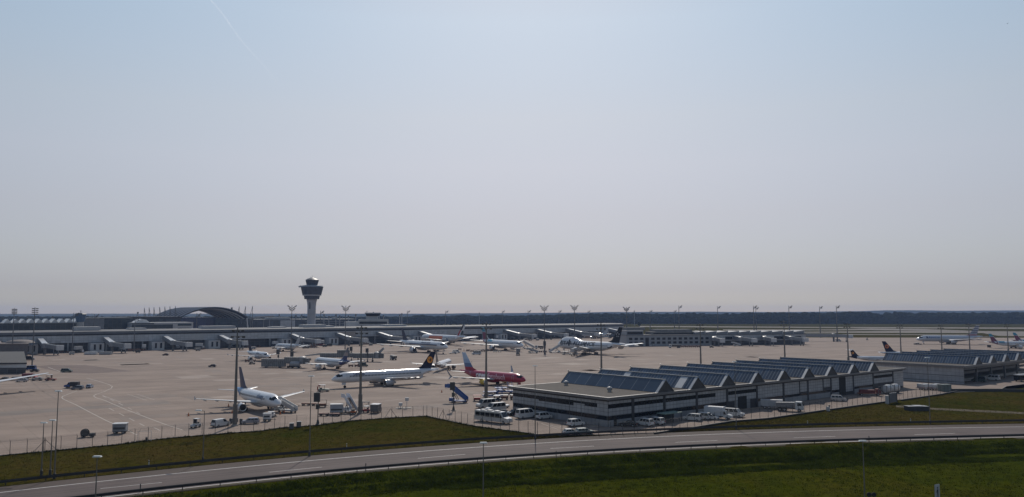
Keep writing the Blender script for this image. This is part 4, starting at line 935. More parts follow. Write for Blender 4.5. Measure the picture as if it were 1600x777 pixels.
# twin jet with orange panel at the pier
FLAG = band_mat('flag_fin', [(0, (.75,.75,.76)), (.30, (.03,.03,.035)), (.47, (.72,.72,.72)), (.62, (.03,.04,.04)), (.84, (.45,.47,.46))], 'Z', 5, 60, skew=-.8)
t, h = aircraft('b777', 693, 538.5, 132, 'white wide-body airliner with orange panel on its side, nosed up to the pier', dict(fin=PLANEW, engine=PLANEW, wing=LGREY, tailplane=PLANEW), anchor='mg', name='wide_body_airliner')
OR = mat('orange_panel', (.62, .17, .08), .4)
for sd in (1, -1): s_ = MB(); h.patch(s_, 17, 38, -35, 42, sd, .04, 16, 6); s_.build('orange_panel', OR, t)
def fin_bands(t, typ, h, bands):
    """slanting flag stripes on both faces of a fin"""
    T = TYPES[typ]; L = h.L; rz0 = h.prof(L * .86)[1] - .25; fh = T['h'] - rz0; fc = .80 * fh; fx0 = L * .965 - fc - .30 * fh
    for (k0, k1, e0, e1, m) in bands:                 # heights k along the fin, chord fractions e
        for sd in (1, -1):
            vs = []
            for i in range(9):
                k = k0 + (k1 - k0) * i / 8; c = fc * (1 - .6 * k); le = fx0 + fh * .8 * k
                for e in (e0, e1): vs.append((-(le + c * e), sd * (.055 * c + .06), rz0 + fh * k))
            MB().add(vs, [(2*i, 2*i+1, 2*i+3, 2*i+2) for i in range(8)]).build('fin_stripe', m, t)
fin_bands(t, 'b777', h, [(0.02, .50, .0, .34, mat('flag_red', (.40,.03,.04), .4)), (.50, .99, .0, .52, mat('flag_black', (.02,.02,.022), .4)), (.08, .46, .52, .97, mat('flag_green', (.02,.035,.03), .4))])
# twin jet with turquoise and burgundy fin, stairs at its nose
TUR = mat('turquoise_paint', (.03, .24, .36), .35); BUR = mat('burgundy_paint', (.16, .02, .06), .35)
EW = dict(fin=PLANEW, wing=LGREY, engine=PLANEW, tailplane=LGREY)
def ew(t, typ, h):
    fin_bands(t, typ, h, [(.64, .99, .0, 1.0, TUR), (.02, .60, .10, .97, BUR)])
    L = h.L; m = MB(); 
    for sd in (1, -1): h.patch(m, L * .66, L * .77, 25, 88, sd, .03, 5, 5)
    m.build('turquoise_patch', TUR, t); m = MB()
    for sd in (1, -1): h.patch(m, L * .80, L * .97, -30, 60, sd, .03, 5, 5)
    m.build('burgundy_patch', BUR, t)
t, h = aircraft('a330', 809, 549.5, -56, 'white wide-body airliner with turquoise and burgundy fin and stairs at its nose', EW, anchor='ng', name='wide_body_airliner'); ew(t, 'a330', h)
# regional jet seen from behind
t, h = aircraft('e195', 692.5, 577.5, 84, 'white regional jet with grey tail seen from behind, taxiing away', dict(fin=mat('taupe_fin', (.10,.085,.08), .4), tailcone=(.78, mat('taupe_tail', (.22,.19,.175), .45), .0), wing=LGREY, engine=mat('dark_nacelle', (.05,.05,.055), .4)), anchor='mg', name='regional_jet'); t.scale = (1.08,) * 3
# jet with dark blue rear
t, h = aircraft('a320', 517, 577, 131, 'white airliner with dark blue rear fuselage, facing left before the grey walkway', dict(fin=band_mat('striped_fin', [(0,(.015,.03,.12)),(.35,(.30,.25,.24)),(.6,(.12,.13,.16))], 'Z', 5, 12), tailcone=(.78, mat('royal_blue_tail', (.015,.035,.15), .35), .0), wing=LGREY), anchor='mg')
# smaller jet left of the grey walkway
t, h = aircraft('a319', 414, 565, -50, 'white airliner with dark fin facing right, left of the grey boarding walkway', dict(fin=NAVY, wing=LGREY), anchor='ng'); h.letters('Lufthansa', 14.5, h.zc + .6, 1.2, -1, MATS['navy_lettering'], t)
# jets nosed up to the pier
t, h = aircraft('a319', 449, 549.0, 140, 'white airliner with pale fin parked at the pier left of the control tower foot', dict(fin=PLANEG, wing=LGREY), anchor='mg')
t, h = aircraft('a319', 929, 528.6, 160, 'small white airliner parked at the pier above the jumbo jet', dict(fin=PLANEG, wing=LGREY), anchor='mg')
# right hand side
STR = band_mat('striped_flag_fin', [(i / 12, ((.26,.02,.05), (.40,.41,.44), (.26,.02,.05), (.40,.41,.44))[i % 4] if i < 4 else ((.015,.022,.09), (.42,.43,.46))[i % 2]) for i in range(12)], 'Z', 6.2, 17.4)
t, h = aircraft('a330', 1443.5, 538, 178, 'silver grey wide-body airliner with red white and blue striped fin, towed on the far apron', dict(body=mat('silver_fuselage', (.50,.53,.58), .28, .2, var=.05), fin=STR, wing=PLANEG, engine=PLANEG), anchor='ng', name='wide_body_airliner')
h.letters('American', 10, h.zc + .2, 2.6, 1, mat('blue_grey_lettering', (.10,.15,.30), .4), t, .1); m = MB(); h.patch(m, 8.0, 9.4, 4, 42, 1, .05, 2, 3); m.build('flight_symbol', MATS['navy_lettering'], t)
tp = at(1544, 521, 640); t, h = aircraft('a320', 0, 0, -8, 'white airliner with turquoise and burgundy fin at the right edge, nearer of two', EW, anchor=-36.5, pos=Vector((tp.x, tp.y, 0))); ew(t, 'a320', h)
tp = at(1582, 519.5, 675); t, h = aircraft('a320', 0, 0, -8, 'white airliner with turquoise and burgundy fin, farther of two at the right edge', EW, anchor=-36.5, pos=Vector((tp.x, tp.y, 0))); ew(t, 'a320', h)
tp = at(1326, 544, 455); t, h = aircraft('crj9', 0, 0, -12, 'small white jet with high tailplane on a dark fin, parked behind the cargo hall', dict(fin=NAVY, tailcone=(.86, NAVY, .0)), anchor=-35.4, pos=Vector((tp.x, tp.y, 0)), name='regional_jet'); emblem(t, TYPES['crj9'], h, .5, .5, .7, MATS['emblem_yellow'], 'disc', NAVY)
tp = at(1377.5, 533, 472); t, h = aircraft('a320', 0, 0, -12, 'white airliner with navy fin and orange disc showing above the cargo hall roof', LH, anchor=-36.5, pos=Vector((tp.x, tp.y, 0))); emblem(t, TYPES['a320'], h, .52, .5, 1.2, mat('emblem_orange', (.55,.16,.06), .45), 'disc', NAVY)
# the one whose wing reaches in at the left edge
tp = at(76, 582.7, 297); ang = R(-50)
wl = Vector((-(TYPES['a330']['mg'] - .6 * .205 * 60.3 + (30.15 * .97 - 1.1) * math.tan(R(31))), 30.15 * .97))
rt = Matrix.Rotation(ang, 2) @ wl
t, h = aircraft('a330', 0, 0, -50, 'white airliner beyond the left edge, only its wing reaching into view', dict(wing=PLANEW, fin=PLANEW), anchor='nose', pos=Vector((tp.x - rt.x, tp.y - rt.y, 0)))
# ================================================================== VEHICLES AND GROUND EQUIPMENT
HUB = mat('wheel_rim', (.35,.35,.36), .4, .5); REDL = mat('tail_lamp', (.3,.01,.01), .3)
def wheels(t, xs, W, r, w=.24):
    for x in xs:
        for sd in (1, -1):
            wl = MB().lathe([(r*.55, -w/2), (r, -w/2+.02), (r, w/2-.02), (r*.55, w/2)], (x, sd*(W/2 - w/2 + .02), r), 14, 'y').build('wheel', BLACK, t, True)
            MB().lathe([(r*.56, -.02), (r*.2, .03), (.01, .03)], (x, sd*(W/2 + .03), r), 12, 'y').build('rim', HUB, wl)
KIND = dict(  # length, width, height, bonnet z, waist z, windscreen foot, roof front, roof rear, rear foot (as shares of length from the middle)
    saloon=(4.6, 1.8, 1.46, .78, .92, .20, .05, -.24, -.38), estate=(4.6, 1.8, 1.55, .85, .98, .24, .08, -.40, -.48), hatch=(3.9, 1.7, 1.5, .85, .98, .22, .05, -.36, -.47),
    mpv=(4.9, 1.92, 1.95, 1.02, 1.12, .33, .17, -.44, -.49), minibus=(6.6, 2.0, 2.65, 1.25, 1.45, .37, .22, -.46, -.49), panel=(5.6, 2.0, 2.35, 1.15, 1.3, .34, .20, -.46, -.49))
def vehicle(kind, px, py, heading, m, label, group=None, name=None, blind=False, scale=1.0, cat=None):
    L, W, Hh, hz, bz, a0, a1, b1, b0 = KIND[kind]; g = G(px, py)
    t = thing(name or {'saloon':'car','estate':'car','hatch':'car','mpv':'van','minibus':'minibus','panel':'van'}[kind], (g.x, g.y, 0.02), heading, label, cat or {'saloon':'car','estate':'car','hatch':'car','minibus':'minibus'}.get(kind, 'van'), group)
    if scale != 1: t.scale = (scale,) * 3
    l = L / 2; zf = .30
    b = MB().prism([(-l, zf+.1), (-l+.05, bz-.05), (b0*L, bz), (a0*L, bz), (l-.12, hz), (l, hz-.18), (l, zf+.05), (l-.15, zf), (-l+.15, zf)], -W/2, W/2)
    x0, x1, y0, y1 = b0*L, a0*L, W/2 - .03, W/2 - .20 * min(1, (Hh - bz) / .6)
    q = [(x0,-y0,bz-.01),(x1,-y0,bz-.01),(x1,y0,bz-.01),(x0,y0,bz-.01),(b1*L,-y1,Hh),(a1*L,-y1,Hh),(a1*L,y1,Hh),(b1*L,y1,Hh)]
    b.add(q, [(0,3,2,1),(4,5,6,7),(0,1,5,4),(1,2,6,5),(2,3,7,6),(3,0,4,7)])
    b.build('body', m, t, bevel=.05)
    V_ = [Vector(p) for p in q]
    def glass(nm, i, j, k, n, u0, u1, v0, v1, o):
        A_, B_, C_, D_ = V_[i], V_[j], V_[k], V_[n]; o = Vector(o) * .03
        P = lambda u, v: (A_.lerp(B_, u)).lerp(D_.lerp(C_, u), v) + o
        return MB().quad(P(u0,v0), P(u1,v0), P(u1,v1), P(u0,v1)).build(nm, GLASS, t)
    glass('windscreen', 1, 2, 6, 5, .06, .94, .10, .92, (1,0,.6)); glass('rear_window', 3, 0, 4, 7, .1, .9, .15, .9, (-1,0,.3))
    nwin = [(.06,.34),(.38,.64),(.68,.93)] if not blind else [(.70,.94)]
    for u0, u1 in nwin: glass('side_window', 0, 1, 5, 4, u0, u1, .12, .88, (0,-1,.2)); glass('side_window', 2, 3, 7, 6, 1-u1, 1-u0, .12, .88, (0,1,.2))
    for sd in (1, -1):
        MB().cbox((l-.03, sd*(W/2-.28), hz-.28), (.12,.36,.18)).build('headlight', LAMPW, t); MB().cbox((-l, sd*(W/2-.14), bz-.15), (.06,.16,.30)).build('tail_light', REDL, t)
        MB().cbox((a0*L-.1, sd*(W/2+.1), bz+.1), (.12,.18,.16)).build('mirror', DARKM, t)
    MB().cbox((l, 0, .45), (.10, W*.9, .2)).cbox((-l, 0, .45), (.10, W*.9, .2)).build('bumper', DARKM, t)
    wheels(t, (L*.31, -L*.30), W, .33 if W < 1.95 else .36)
    return t
def box_truck(px, py, heading, label, cabm=WHITE, boxm=None, L=7.6, bh=3.3, name='box_truck'):
    boxm = boxm or mat('grey_white_box', (.55,.56,.58), .45, var=.06); g = G(px, py); t = thing(name, (g.x, g.y, .02), heading, label, 'truck'); l = L/2
    MB().box(-l, l-1.2, -.45, .45, .55, .85).build('chassis', DARKM, t)
    MB().box(-l, l-2.3, -1.15, 1.15, .86, bh).build('box_body', boxm, t, bevel=.04)
    c = MB().prism([(l-2.25,.5),(l-2.25,2.25),(l-1.75,2.35),(l-1.2,1.45),(l-.1,1.15),(l,.5)], -1.0, 1.0).build('cab', cabm, t, bevel=.05)
    MB().quad((l-1.70,-.9,2.28),(l-1.70,.9,2.28),(l-1.18,.9,1.5),(l-1.18,-.9,1.5)).build('windscreen', GLASS, c)
    for sd in (1,-1):
        MB().add([(l-2.1,sd*1.02,1.4),(l-1.35,sd*1.02,1.4),(l-1.72,sd*1.02,2.15),(l-2.1,sd*1.02,2.15)], [(0,1,2,3)]).build('side_window', GLASS, c); MB().cbox((l,sd*.7,.9),(.1,.3,.2)).build('headlight', LAMPW, c)
    wheels(t, (l-1.2, -l+1.5), 2.1, .40); return t
def lorry(px, py, heading, label, bodym, cabm=WHITE, L=8.5, name='lorry', tipper=True):
    g = G(px, py); t = thing(name, (g.x, g.y, .02), heading, label, 'truck'); l = L/2
    MB().box(-l, l-.3, -.5, .5, .7, 1.0).build('chassis', DARKM, t)
    MB().add([(-l,-1.2,1.2),(l-2.6,-1.2,1.2),(l-2.6,1.2,1.2),(-l,1.2,1.2),(-l-.2,-1.25,2.5),(l-2.5,-1.25,2.7),(l-2.5,1.25,2.7),(-l-.2,1.25,2.5)], [(0,3,2,1),(4,5,6,7),(0,1,5,4),(1,2,6,5),(2,3,7,6),(3,0,4,7)]).build('load_body', bodym, t)
    c = MB().prism([(l-2.3,.6),(l-2.3,2.95),(l-.5,2.95),(l-.08,1.8),(l,.6)], -1.2, 1.2).build('cab', cabm, t, bevel=.06)
    MB().quad((l-.42,-1.05,2.75),(l-.42,1.05,2.75),(l-.03,1.05,1.8),(l-.03,-1.05,1.8)).build('windscreen', GLASS, c)
    for sd in (1,-1): MB().add([(l-1.7,sd*1.22,1.8),(l-.5,sd*1.22,1.8),(l-.7,sd*1.22,2.65),(l-1.7,sd*1.22,2.65)], [(0,1,2,3)]).build('side_window', GLASS, c); MB().cbox((l+.02,sd*.9,.95),(.1,.35,.2)).build('headlight', LAMPW, c)
    wheels(t, (l-1.2, -l+1.0, -l+2.3), 2.4, .5, .3); return t
def trailer(px, py, heading, label, m, L=7.5, h=2.2, name='trailer'):
    g = G(px, py); t = thing(name, (g.x, g.y, .02), heading, label, 'trailer')
    MB().prism([(-L/2,1.1),(-L/2,h+.6),(L/2,h+.6),(L/2,1.0),(L/2-1.2,.8),(-L/2+.8,.8)], -1.2, 1.2).build('load_body', m, t, bevel=.05); MB().box(-L/2, L/2+1.4, -.4, .4, .62, .79).build('frame', DARKM, t)
    wheels(t, (-L/2+1.2, -L/2+2.4, L/2-1.4), 2.3, .48, .3); return t
def tug(px, py, heading, m, label, L=3.4, W=1.7, Hh=1.9, name='tow_tractor', bar=False):
    g = G(px, py); t = thing(name, (g.x, g.y, .02), heading, label, 'tractor'); l = L/2
    MB().prism([(-l,.35),(-l,1.0),(-l*.1,1.05),(l-.1,.85),(l,.35)], -W/2, W/2).build('body', m, t, bevel=.05)
    c = MB(); 
    for x in (-l*.7, l*.15):
        for y in (-W*.4, W*.4): c.bar((x,y,.98), (x,y,Hh-.1), .1)
    c.build('cab_frame', m, t); MB().box(-l*.8, l*.3, -W*.46, W*.46, Hh-.12, Hh).build('cab_roof', LGREY, t); MB().quad((l*.16,-W*.36,1.06),(l*.16,W*.36,1.06),(l*.16,W*.36,Hh-.15),(l*.16,-W*.36,Hh-.15)).build('windscreen', GLASS, t)
    MB().box(-l*.6, -l*.25, -.5, .5, 1.05, 1.4).build('seat', BLACK, t)
    if bar: MB().bar((l,0,.5), (l+2.2,0,.5), .16).bar((l+2.0,-.5,.5),(l+2.0,.5,.5),.18).build('tow_bar', DARKM, t)
    wheels(t, (l*.6, -l*.6), W, .40); return t
def gpu(px, py, heading, label, m=WHITE, L=3.4, W=2.2, Hh=2.3, name='ground_power_unit', sidem=None):
    """covered box on a wheeled frame with drawbar"""
    g = G(px, py); t = thing(name, (g.x, g.y, .02), heading, label, 'equipment'); l = L/2
    MB().box(-l, l, -W/2, W/2, .60, Hh-.18).build('casing', sidem or m, t, bevel=.04); MB().box(-l-.08, l+.08, -W/2-.08, W/2+.08, Hh-.177, Hh).build('roof', m, t)
    MB().box(-l+.2, l-.2, -W/2-.02, W/2+.02, 1.1, 1.6).build('louvre_panel', DARKM, t); MB().box(-l, l, -W/2+.2, W/2-.2, .42, .58).build('frame', DARKM, t); MB().bar((l,0,.5),(l+1.3,0,.4),.12).build('drawbar', DARKM, t)
    wheels(t, (l*.6, -l*.6), W, .34); return t
def dolly(px, py, heading, m, label, n=1, load=None, name='baggage_cart', cat='cart', Hh=1.6):
    """flat or hooded carts coupled in a row"""
    g = G(px, py); t = thing(name, (g.x, g.y, .02), heading, label, cat)
    for k in range(n):
        x = -(k - (n-1)/2) * 3.3
        MB().box(x-1.35, x+1.35, -.75, .75, .42, .60).build('deck', DARKM, t); MB().bar((x+1.35,0,.45),(x+1.95,0,.45),.1).build('coupling', DARKM, t)
        if load != 'flat':
            MB().box(x-1.3, x-1.22, -.72, .72, .603, Hh).box(x+1.22, x+1.3, -.72, .72, .603, Hh).box(x-1.3, x+1.3, -.75, .75, Hh+.003, Hh+.09).build('hood', m, t)
            MB().box(x-1.1, x+1.1, -.6, .6, .604, 1.15).build('baggage', load or BROWN, t)
        else: MB().box(x-1.3, x+1.3, -.7, .7, .604, .8).build('pallet', m, t)
        wheels(t, (x+.9, x-.9), 1.4, .24, .16)
    return t
def airstairs(px, py, heading, m, label, hh=3.6, run=6.0, stepm=None, name='boarding_stairs', canopy=False, topm=None):
    """stairs truck: climbs towards local +x, platform at the top"""
    g = G(px, py); t = thing(name, (g.x, g.y, .02), heading, label, 'boarding stairs'); l = run/2
    for sd in (-1, 1):
        MB().add([(-l,sd*.85,.7),(l,sd*.85,hh-.5),(l,sd*.85,hh+1.0),(-l,sd*.85,1.9),(-l,sd*.78,.7),(l,sd*.78,hh-.5),(l,sd*.78,hh+1.0),(-l,sd*.78,1.9)], [(0,1,2,3),(4,7,6,5),(0,4,5,1),(1,5,6,2),(2,6,7,3),(3,7,4,0)]).build('side_panel', m, t)
    s = MB(); n = 14
    for k in range(n):
        x = -l + run*k/n; z = .75 + (hh-.75)*k/n; s.box(x, x+run/n+.05, -.76, .76, z-.1, z+.06)
    s.build('steps', stepm or GREYM, t)
    MB().box(l, l+2.2, -.9, .9, hh-.1, hh+.03).build('platform', m, t); r = MB()
    for sd in (-1, 1): r.box(l, l+2.2, sd*.86-.03, sd*.86+.03, hh+.04, hh+1.05)
    r.build('platform_rail', topm or m, t)
    MB().box(-l*.9, l+.6, -.9, .9, .45, .8).build('chassis', m, t); MB().prism([(l+.6,.45),(l+.6,1.5),(l-.5,1.5),(l-.7,.8)], -.9, .9).build('cab', m, t)
    b = MB()
    for sd in (-.6, .6): b.bar((l*.2,sd,.8),(l*.9,sd,hh-.3),.16).bar((l*1.1,sd,.8),(l*.5,sd,hh*.62),.16)
    b.build('lift_frame', DARKM, t)
    if canopy: MB().add([(-l,-.9,2.6),(l,-.9,hh+1.9),(l,.9,hh+1.9),(-l,.9,2.6),(-l,-.9,2.7),(l,-.9,hh+2.0),(l,.9,hh+2.0),(-l,.9,2.7)], [(0,1,2,3),(4,7,6,5),(0,4,5,1),(1,5,6,2),(2,6,7,3),(3,7,4,0)]).build('canopy', m, t)
    wheels(t, (-l*.7, l*.75), 1.8, .36); return t
def highloader(px, py, heading, label, m=LGREY, name='catering_truck'):
    """truck with its box raised on a scissor lift"""
    g = G(px, py); t = thing(name, (g.x, g.y, .02), heading, label, 'truck')
    MB().box(-3.2, 3.4, -.9, .9, .6, .95).build('chassis', DARKM, t); s = MB()
    for sd in (-.8, .8): s.bar((-2.4,sd,1.0),(1.6,sd,2.5),.18).bar((1.6,sd,1.0),(-2.4,sd,2.5),.18)
    s.build('scissor_lift', DARKM, t); MB().box(-3.2, 2.4, -1.2, 1.2, 2.5, 4.8).build('box_body', m, t, bevel=.04); MB().box(2.4, 3.6, -1.1, 1.1, 2.5, 2.6).build('platform', GREYM, t)
    c = MB().prism([(1.9,.6),(1.9,2.35),(3.2,2.35),(3.6,1.5),(3.7,.6)], -1.1, 1.1).build('cab', WHITE, t); MB().quad((3.24,-.95,2.25),(3.24,.95,2.25),(3.6,.95,1.5),(3.6,-.95,1.5)).build('windscreen', GLASS, c)
    wheels(t, (2.4, -2.2), 2.1, .42); return t
def loader(px, py, heading, m, label, name='cargo_loader'):
    g = G(px, py); t = thing(name, (g.x, g.y, .02), heading, label, 'equipment')
    MB().box(-3.5, 3.5, -1.4, 1.4, .5, .9).build('chassis', m, t); MB().box(-3.3, 1.2, -1.3, 1.3, 1.9, 2.15).build('deck', m, t); s = MB()
    for sd in (-1.2, 1.2): s.bar((-2.8,sd,.9),(.8,sd,1.9),.16).bar((.8,sd,.9),(-2.8,sd,1.9),.16)
    s.build('scissor_lift', DARKM, t); MB().box(1.6, 3.3, -1.35, 1.35, 2.6, 2.8).build('bridge_platform', m, t)
    r = MB()
    for x in (1.7, 3.2):
        for y in (-1.3, 1.3): r.bar((x,y,.9),(x,y,4.0),.14)
    r.build('mast_frame', m, t); wheels(t, (-2.6, 2.6), 2.6, .38); return t

W219, W39, W129, WM51 = 219, 39, 129, -51
# ---- workshop yard
vehicle('minibus', 759.5, 637, 219, mat('silver_van_paint', (.50,.50,.49), .35, .1), 'pale grey minibus, rearmost of the group left of the workshop', 'vehicles in the yard left of the workshop')
vehicle('minibus', 774.5, 643.5, 219, WHITE, 'white minibus parked beside the black saloon left of the workshop', 'vehicles in the yard left of the workshop')
vehicle('hatch', 786, 637, -30, WHITE, 'small white car half hidden behind the white minibus', 'vehicles in the yard left of the workshop')
vehicle('saloon', 788, 648, -15, DARKCAR, 'black saloon car nose to the workshop end', 'vehicles in the yard left of the workshop')
vehicle('estate', 803.5, 648.5, 219, DARKCAR, 'dark estate car tucked behind the high roofed minibus', 'vehicles in the yard left of the workshop')
def coach(px, py, heading, label):
    g = G(px, py); t = thing('shuttle_bus', (g.x, g.y, .02), heading, label, 'bus'); L, W = 11.5, 2.35; l = L/2; cm = mat('coach_silver', (.55,.56,.57), .25, .35, var=.08)
    MB().prism([(-l,.45),(-l,2.9),(-l+.2,3.05),(l-2.4,3.05),(l-1.5,1.75),(l-.2,1.5),(l,.9),(l,.45)], -W/2, W/2).build('body', cm, t, bevel=.08)
    for sd in (1,-1):
        for k in range(5): MB().box(-l+.4+k*1.72, -l+1.95+k*1.72, sd*(W/2+.015)-.015, sd*(W/2+.015)+.015, 1.55, 2.65).build('side_window', GLASS, t)
        MB().add([(l-2.6,sd*(W/2+.03),1.6),(l-1.75,sd*(W/2+.03),1.6),(l-2.45,sd*(W/2+.03),2.6)], [(0,1,2)]).build('side_window', GLASS, t); MB().cbox((l,sd*.8,1.05),(.12,.34,.25)).build('headlight', LAMPW, t)
    MB().quad((l-2.33,-1.0,2.95),(l-2.33,1.0,2.95),(l-1.5,1.0,1.85),(l-1.5,-1.0,1.85)).build('windscreen', GLASS, t); MB().quad((-l-.02,-.9,1.7),(-l-.02,.9,1.7),(-l-.02,.9,2.7),(-l-.02,-.9,2.7)).build('rear_window', GLASS, t)
    for x in (-4.2, -1.9, .6): MB().box(x, x+1.5, -.7, .7, 3.052, 3.28).build('roof_unit', CHROME, t, bevel=.08)
    wheels(t, (l-1.5, -l+2.6), W, .46, .3)
coach(771, 660.5, -38, 'long silver shuttle bus with sloping bonnet beside the fence left of the workshop')
vehicle('minibus', 822, 653.5, 39, WHITE, 'white high roofed minibus facing the workshop end wall')
vehicle('mpv', 849.5, 655, 39, WHITE, 'white van facing the workshop, right beside the high roofed minibus')
vehicle('mpv', 899.5, 666, 39, WHITE, 'white van standing alone nearest the workshop front corner')
vehicle('hatch', 892, 680, 20, WHITE, 'white hatchback half hidden behind the far guardrail, left of two')
vehicle('estate', 913, 679, 20, mat('pale_green_car', (.45,.49,.46), .35), 'pale estate car half hidden behind the far guardrail, right of two')
vehicle('saloon', 981.5, 666.5, 160, DARKCAR, 'black saloon in the shade right of the workshop corner')
vehicle('mpv', 1008, 665.5, 129, WHITE, 'white van right beside the black saloon at the workshop front', 'white vans along the workshop front')
vehicle('mpv', 1025, 663.5, 129, WHITE, 'white van next to the glazed shelter at the workshop front', 'white vans along the workshop front')
vehicle('mpv', 1082, 657.5, 150, WHITE, 'white van between the shelter and the white box truck, left of two', 'white vans along the workshop front')
vehicle('mpv', 1097, 655.5, 140, WHITE, 'white van between the shelter and the white box truck, right of two', 'white vans along the workshop front')
vehicle('hatch', 1111.5, 656, -30, WHITE, 'small white car directly left of the box truck')
box_truck(1123, 654.5, -33, 'white box truck with a tall box body in front of the workshop')
vehicle('panel', 1147, 651.5, -35, WHITE, 'long white panel van parked right of the box truck')
trailer(1206, 639, -20, 'pale grey trailer standing left of the white cabbed lorry', mat('pale_tarp', (.42,.42,.43), .5), L=6.4)
lorry(1235, 642.8, -26, 'white cabbed lorry with dark grey load body before the workshop', mat('grey_tipper', (.16,.165,.18), .4), L=7.6)
vehicle('mpv', 1310, 627, -20, SILVER, 'silver van beside the tall dark gate of the workshop')
g = G(1357, 618.5); t = thing('flatbed_truck', g, -14, 'red and orange flatbed truck in the shade at the right of the workshop', 'truck')
MB().box(-3.6, 2.4, -1.1, 1.1, .75, 1.0).build('flatbed', mat('shaded_orange', (.26,.09,.03), .6), t); MB().box(-3.0, 2.0, -1.0, 1.0, 1.003, 2.1).build('load', mat('shaded_red', (.14,.03,.03), .7), t); c = MB().prism([(2.4,.5),(2.4,2.5),(3.5,2.5),(3.9,1.5),(4,.5)], -1.1, 1.1).build('cab', mat('shaded_red', (.14,.03,.03), .7), t, bevel=.05); MB().quad((3.54,-.95,2.4),(3.54,.95,2.4),(3.92,.95,1.5),(3.92,-.95,1.5)).build('windscreen', GLASS, c); wheels(t, (3.0, -2.4), 2.2, .45)  # truck's red and orange darkened so the colour carries the workshop's shade
for k, (px, py) in enumerate(((1387, 615.5), (1398, 614))):
    g = G(px, py); t = thing('storage_tank', g, 39, ('left' if k == 0 else 'right') + ' pale tank of the pair in the cage at the workshop right end', 'tank'); MB().lathe([(.2,-2),(1.3,-1.8),(1.45,0),(1.3,1.8),(.2,2)], (0,0,1.9), 16, 'x').build('tank', LGREY, t, True); MB().box(-1.4,-1.1,-1,1,0,.8).box(1.1,1.4,-1,1,0,.8).build('saddle', DARKM, t)
g = G(1386, 618.5); t = thing('wire_cage', g, 39, 'tall dark post and wire cage around the two pale tanks', 'cage'); b = MB()
for k in range(6): b.bar((-6+k*3,0,0), (-6+k*3,0,3.6), .16)
for z in (1.2, 2.4, 3.5): b.bar((-6,0,z), (9,0,z), .07)
b.build('frame', DARKGREYM, t)
g = G(1046, 660); t = thing('shelter', g, 39, 'glazed shelter with flat green roof before the workshop', 'shelter'); gm = mat('green_roof', (.16,.24,.21), .6)
MB().box(-3.6, 3.6, -1.5, 1.5, 2.45, 2.65).build('roof', gm, t)
for x in (-3.4, 0, 3.4):
    for y in (-1.3, 1.3): MB().bar((x,y,0),(x,y,2.45),.12).build('post', DARKM, t)
MB().box(-3.4, 3.4, 1.26, 1.3, .2, 2.3).box(-3.42,-3.38,-1.3,1.25,.2,2.3).build('glazing', GLASSGRID, t)
for k, (px, py) in enumerate(((1441, 609.3), (1449.5, 609), (1458, 609.8), (1466, 609))):
    g = G(px, py); t = thing('box_trailer', (g.x, g.y, .02), 100, ['first', 'second', 'third', 'last'][k] + ' from the left of the four white box trailers at the yard end', 'trailer', 'white box trailers at the yard end')
    MB().box(-2.2, 2.2, -.62, .62, .55, 2.2).build('box_body', WHITE, t, bevel=.12); MB().box(-2.22, 2.22, -.64, .64, .85, 1.0).build('stripe', RED, t); MB().box(-2.3, 3.2, -.3, .3, .4, .548).build('frame', DARKM, t); wheels(t, (-.6, .6), 1.4, .32)
g = G(1476, 611.5); t = thing('container', g, 10, 'grey green container at the right end of the yard', 'container'); MB().box(-2.0, 2.0, -1.2, 1.2, .1, 2.6).build('shell', mat('container_green', (.17,.20,.185), .6), t, bevel=.03)
for k in range(9): MB().box(-1.9+k*.45, -1.75+k*.45, -1.26, -1.2, .2, 2.5).build('rib', MATS['container_green'], t)
g = G(1395.5, 630); t = thing('yard_gate', g, 38, 'wide grey sheeted gate in the fence at the yard right end', 'gate'); MB().box(-2.4, 2.4, -.08, .08, .2, 3.2).build('leaf', mat('gate_sheet', (.13,.13,.145), .6), t)
for x in (-2.6, 2.6): MB().box(x-.15, x+.15, -.15, .15, 0, 3.7).build('post', DARKM, t)
MB().box(-2.4, 2.4, -.12, .12, 3.2, 3.3).build('top_rail', LGREY, t)
g = G(1386.3, 631); t = thing('concrete_pillar', g, 38, 'pale concrete pillar left of the sheeted gate', 'pillar'); MB().box(-.45,.45,-.4,.4,0,2.5).build('shaft', PALEWALL, t, bevel=.03); MB().box(-.55,.55,-.5,.5,2.5,2.62).build('cap', PALEWALL, t)
g = G(1294, 642.5); t = thing('concrete_pillar', g, 38, 'short concrete pillar in the low yard wall with a dark lamp beside it', 'pillar'); MB().box(-.4,.4,-.4,.4,0,1.3).build('shaft', PALEWALL, t, bevel=.03); MB().bar((.7,0,0),(.7,0,1.2),.25).lathe([(.05,1.2),(.28,1.3),(.28,1.7),(.05,1.8)],(.7,0,0),10).build('lamp', DARKM, t)
g = G(1432, 641.5, -.06); t = thing('utility_bunker', g, 2, 'long dark low bunker with pale lid in the right hand grass', 'bunker'); MB().box(-3.1, 3.1, -1.4, 1.4, 0, 1.25).build('wall', DARKWALL, t, bevel=.05); MB().box(-3.2, 3.2, -1.5, 1.5, 1.253, 1.36).build('lid', mat('bunker_lid', (.16,.17,.18), .6), t); MB().box(-1.0, 1.6, -.8, .9, 1.363, 1.5).build('hatch', LGREY, t)
g = G(1600, 596); t = thing('coach', g, 20, 'white roofed dark coach cut by the right edge before the loading bays', 'coach'); MB().box(-4.5, 4.5, -1.25, 1.25, .5, 2.6).build('body', DARKCAR, t, bevel=.06); MB().box(-4.55, 4.55, -1.28, 1.28, 2.603, 3.1).build('roof', WHITE, t, bevel=.1); MB().box(-4.3, 4.3, -1.28, -1.25, 1.5, 2.4).build('side_window', GLASS, t); wheels(t, (-3, 3), 2.5, .48)
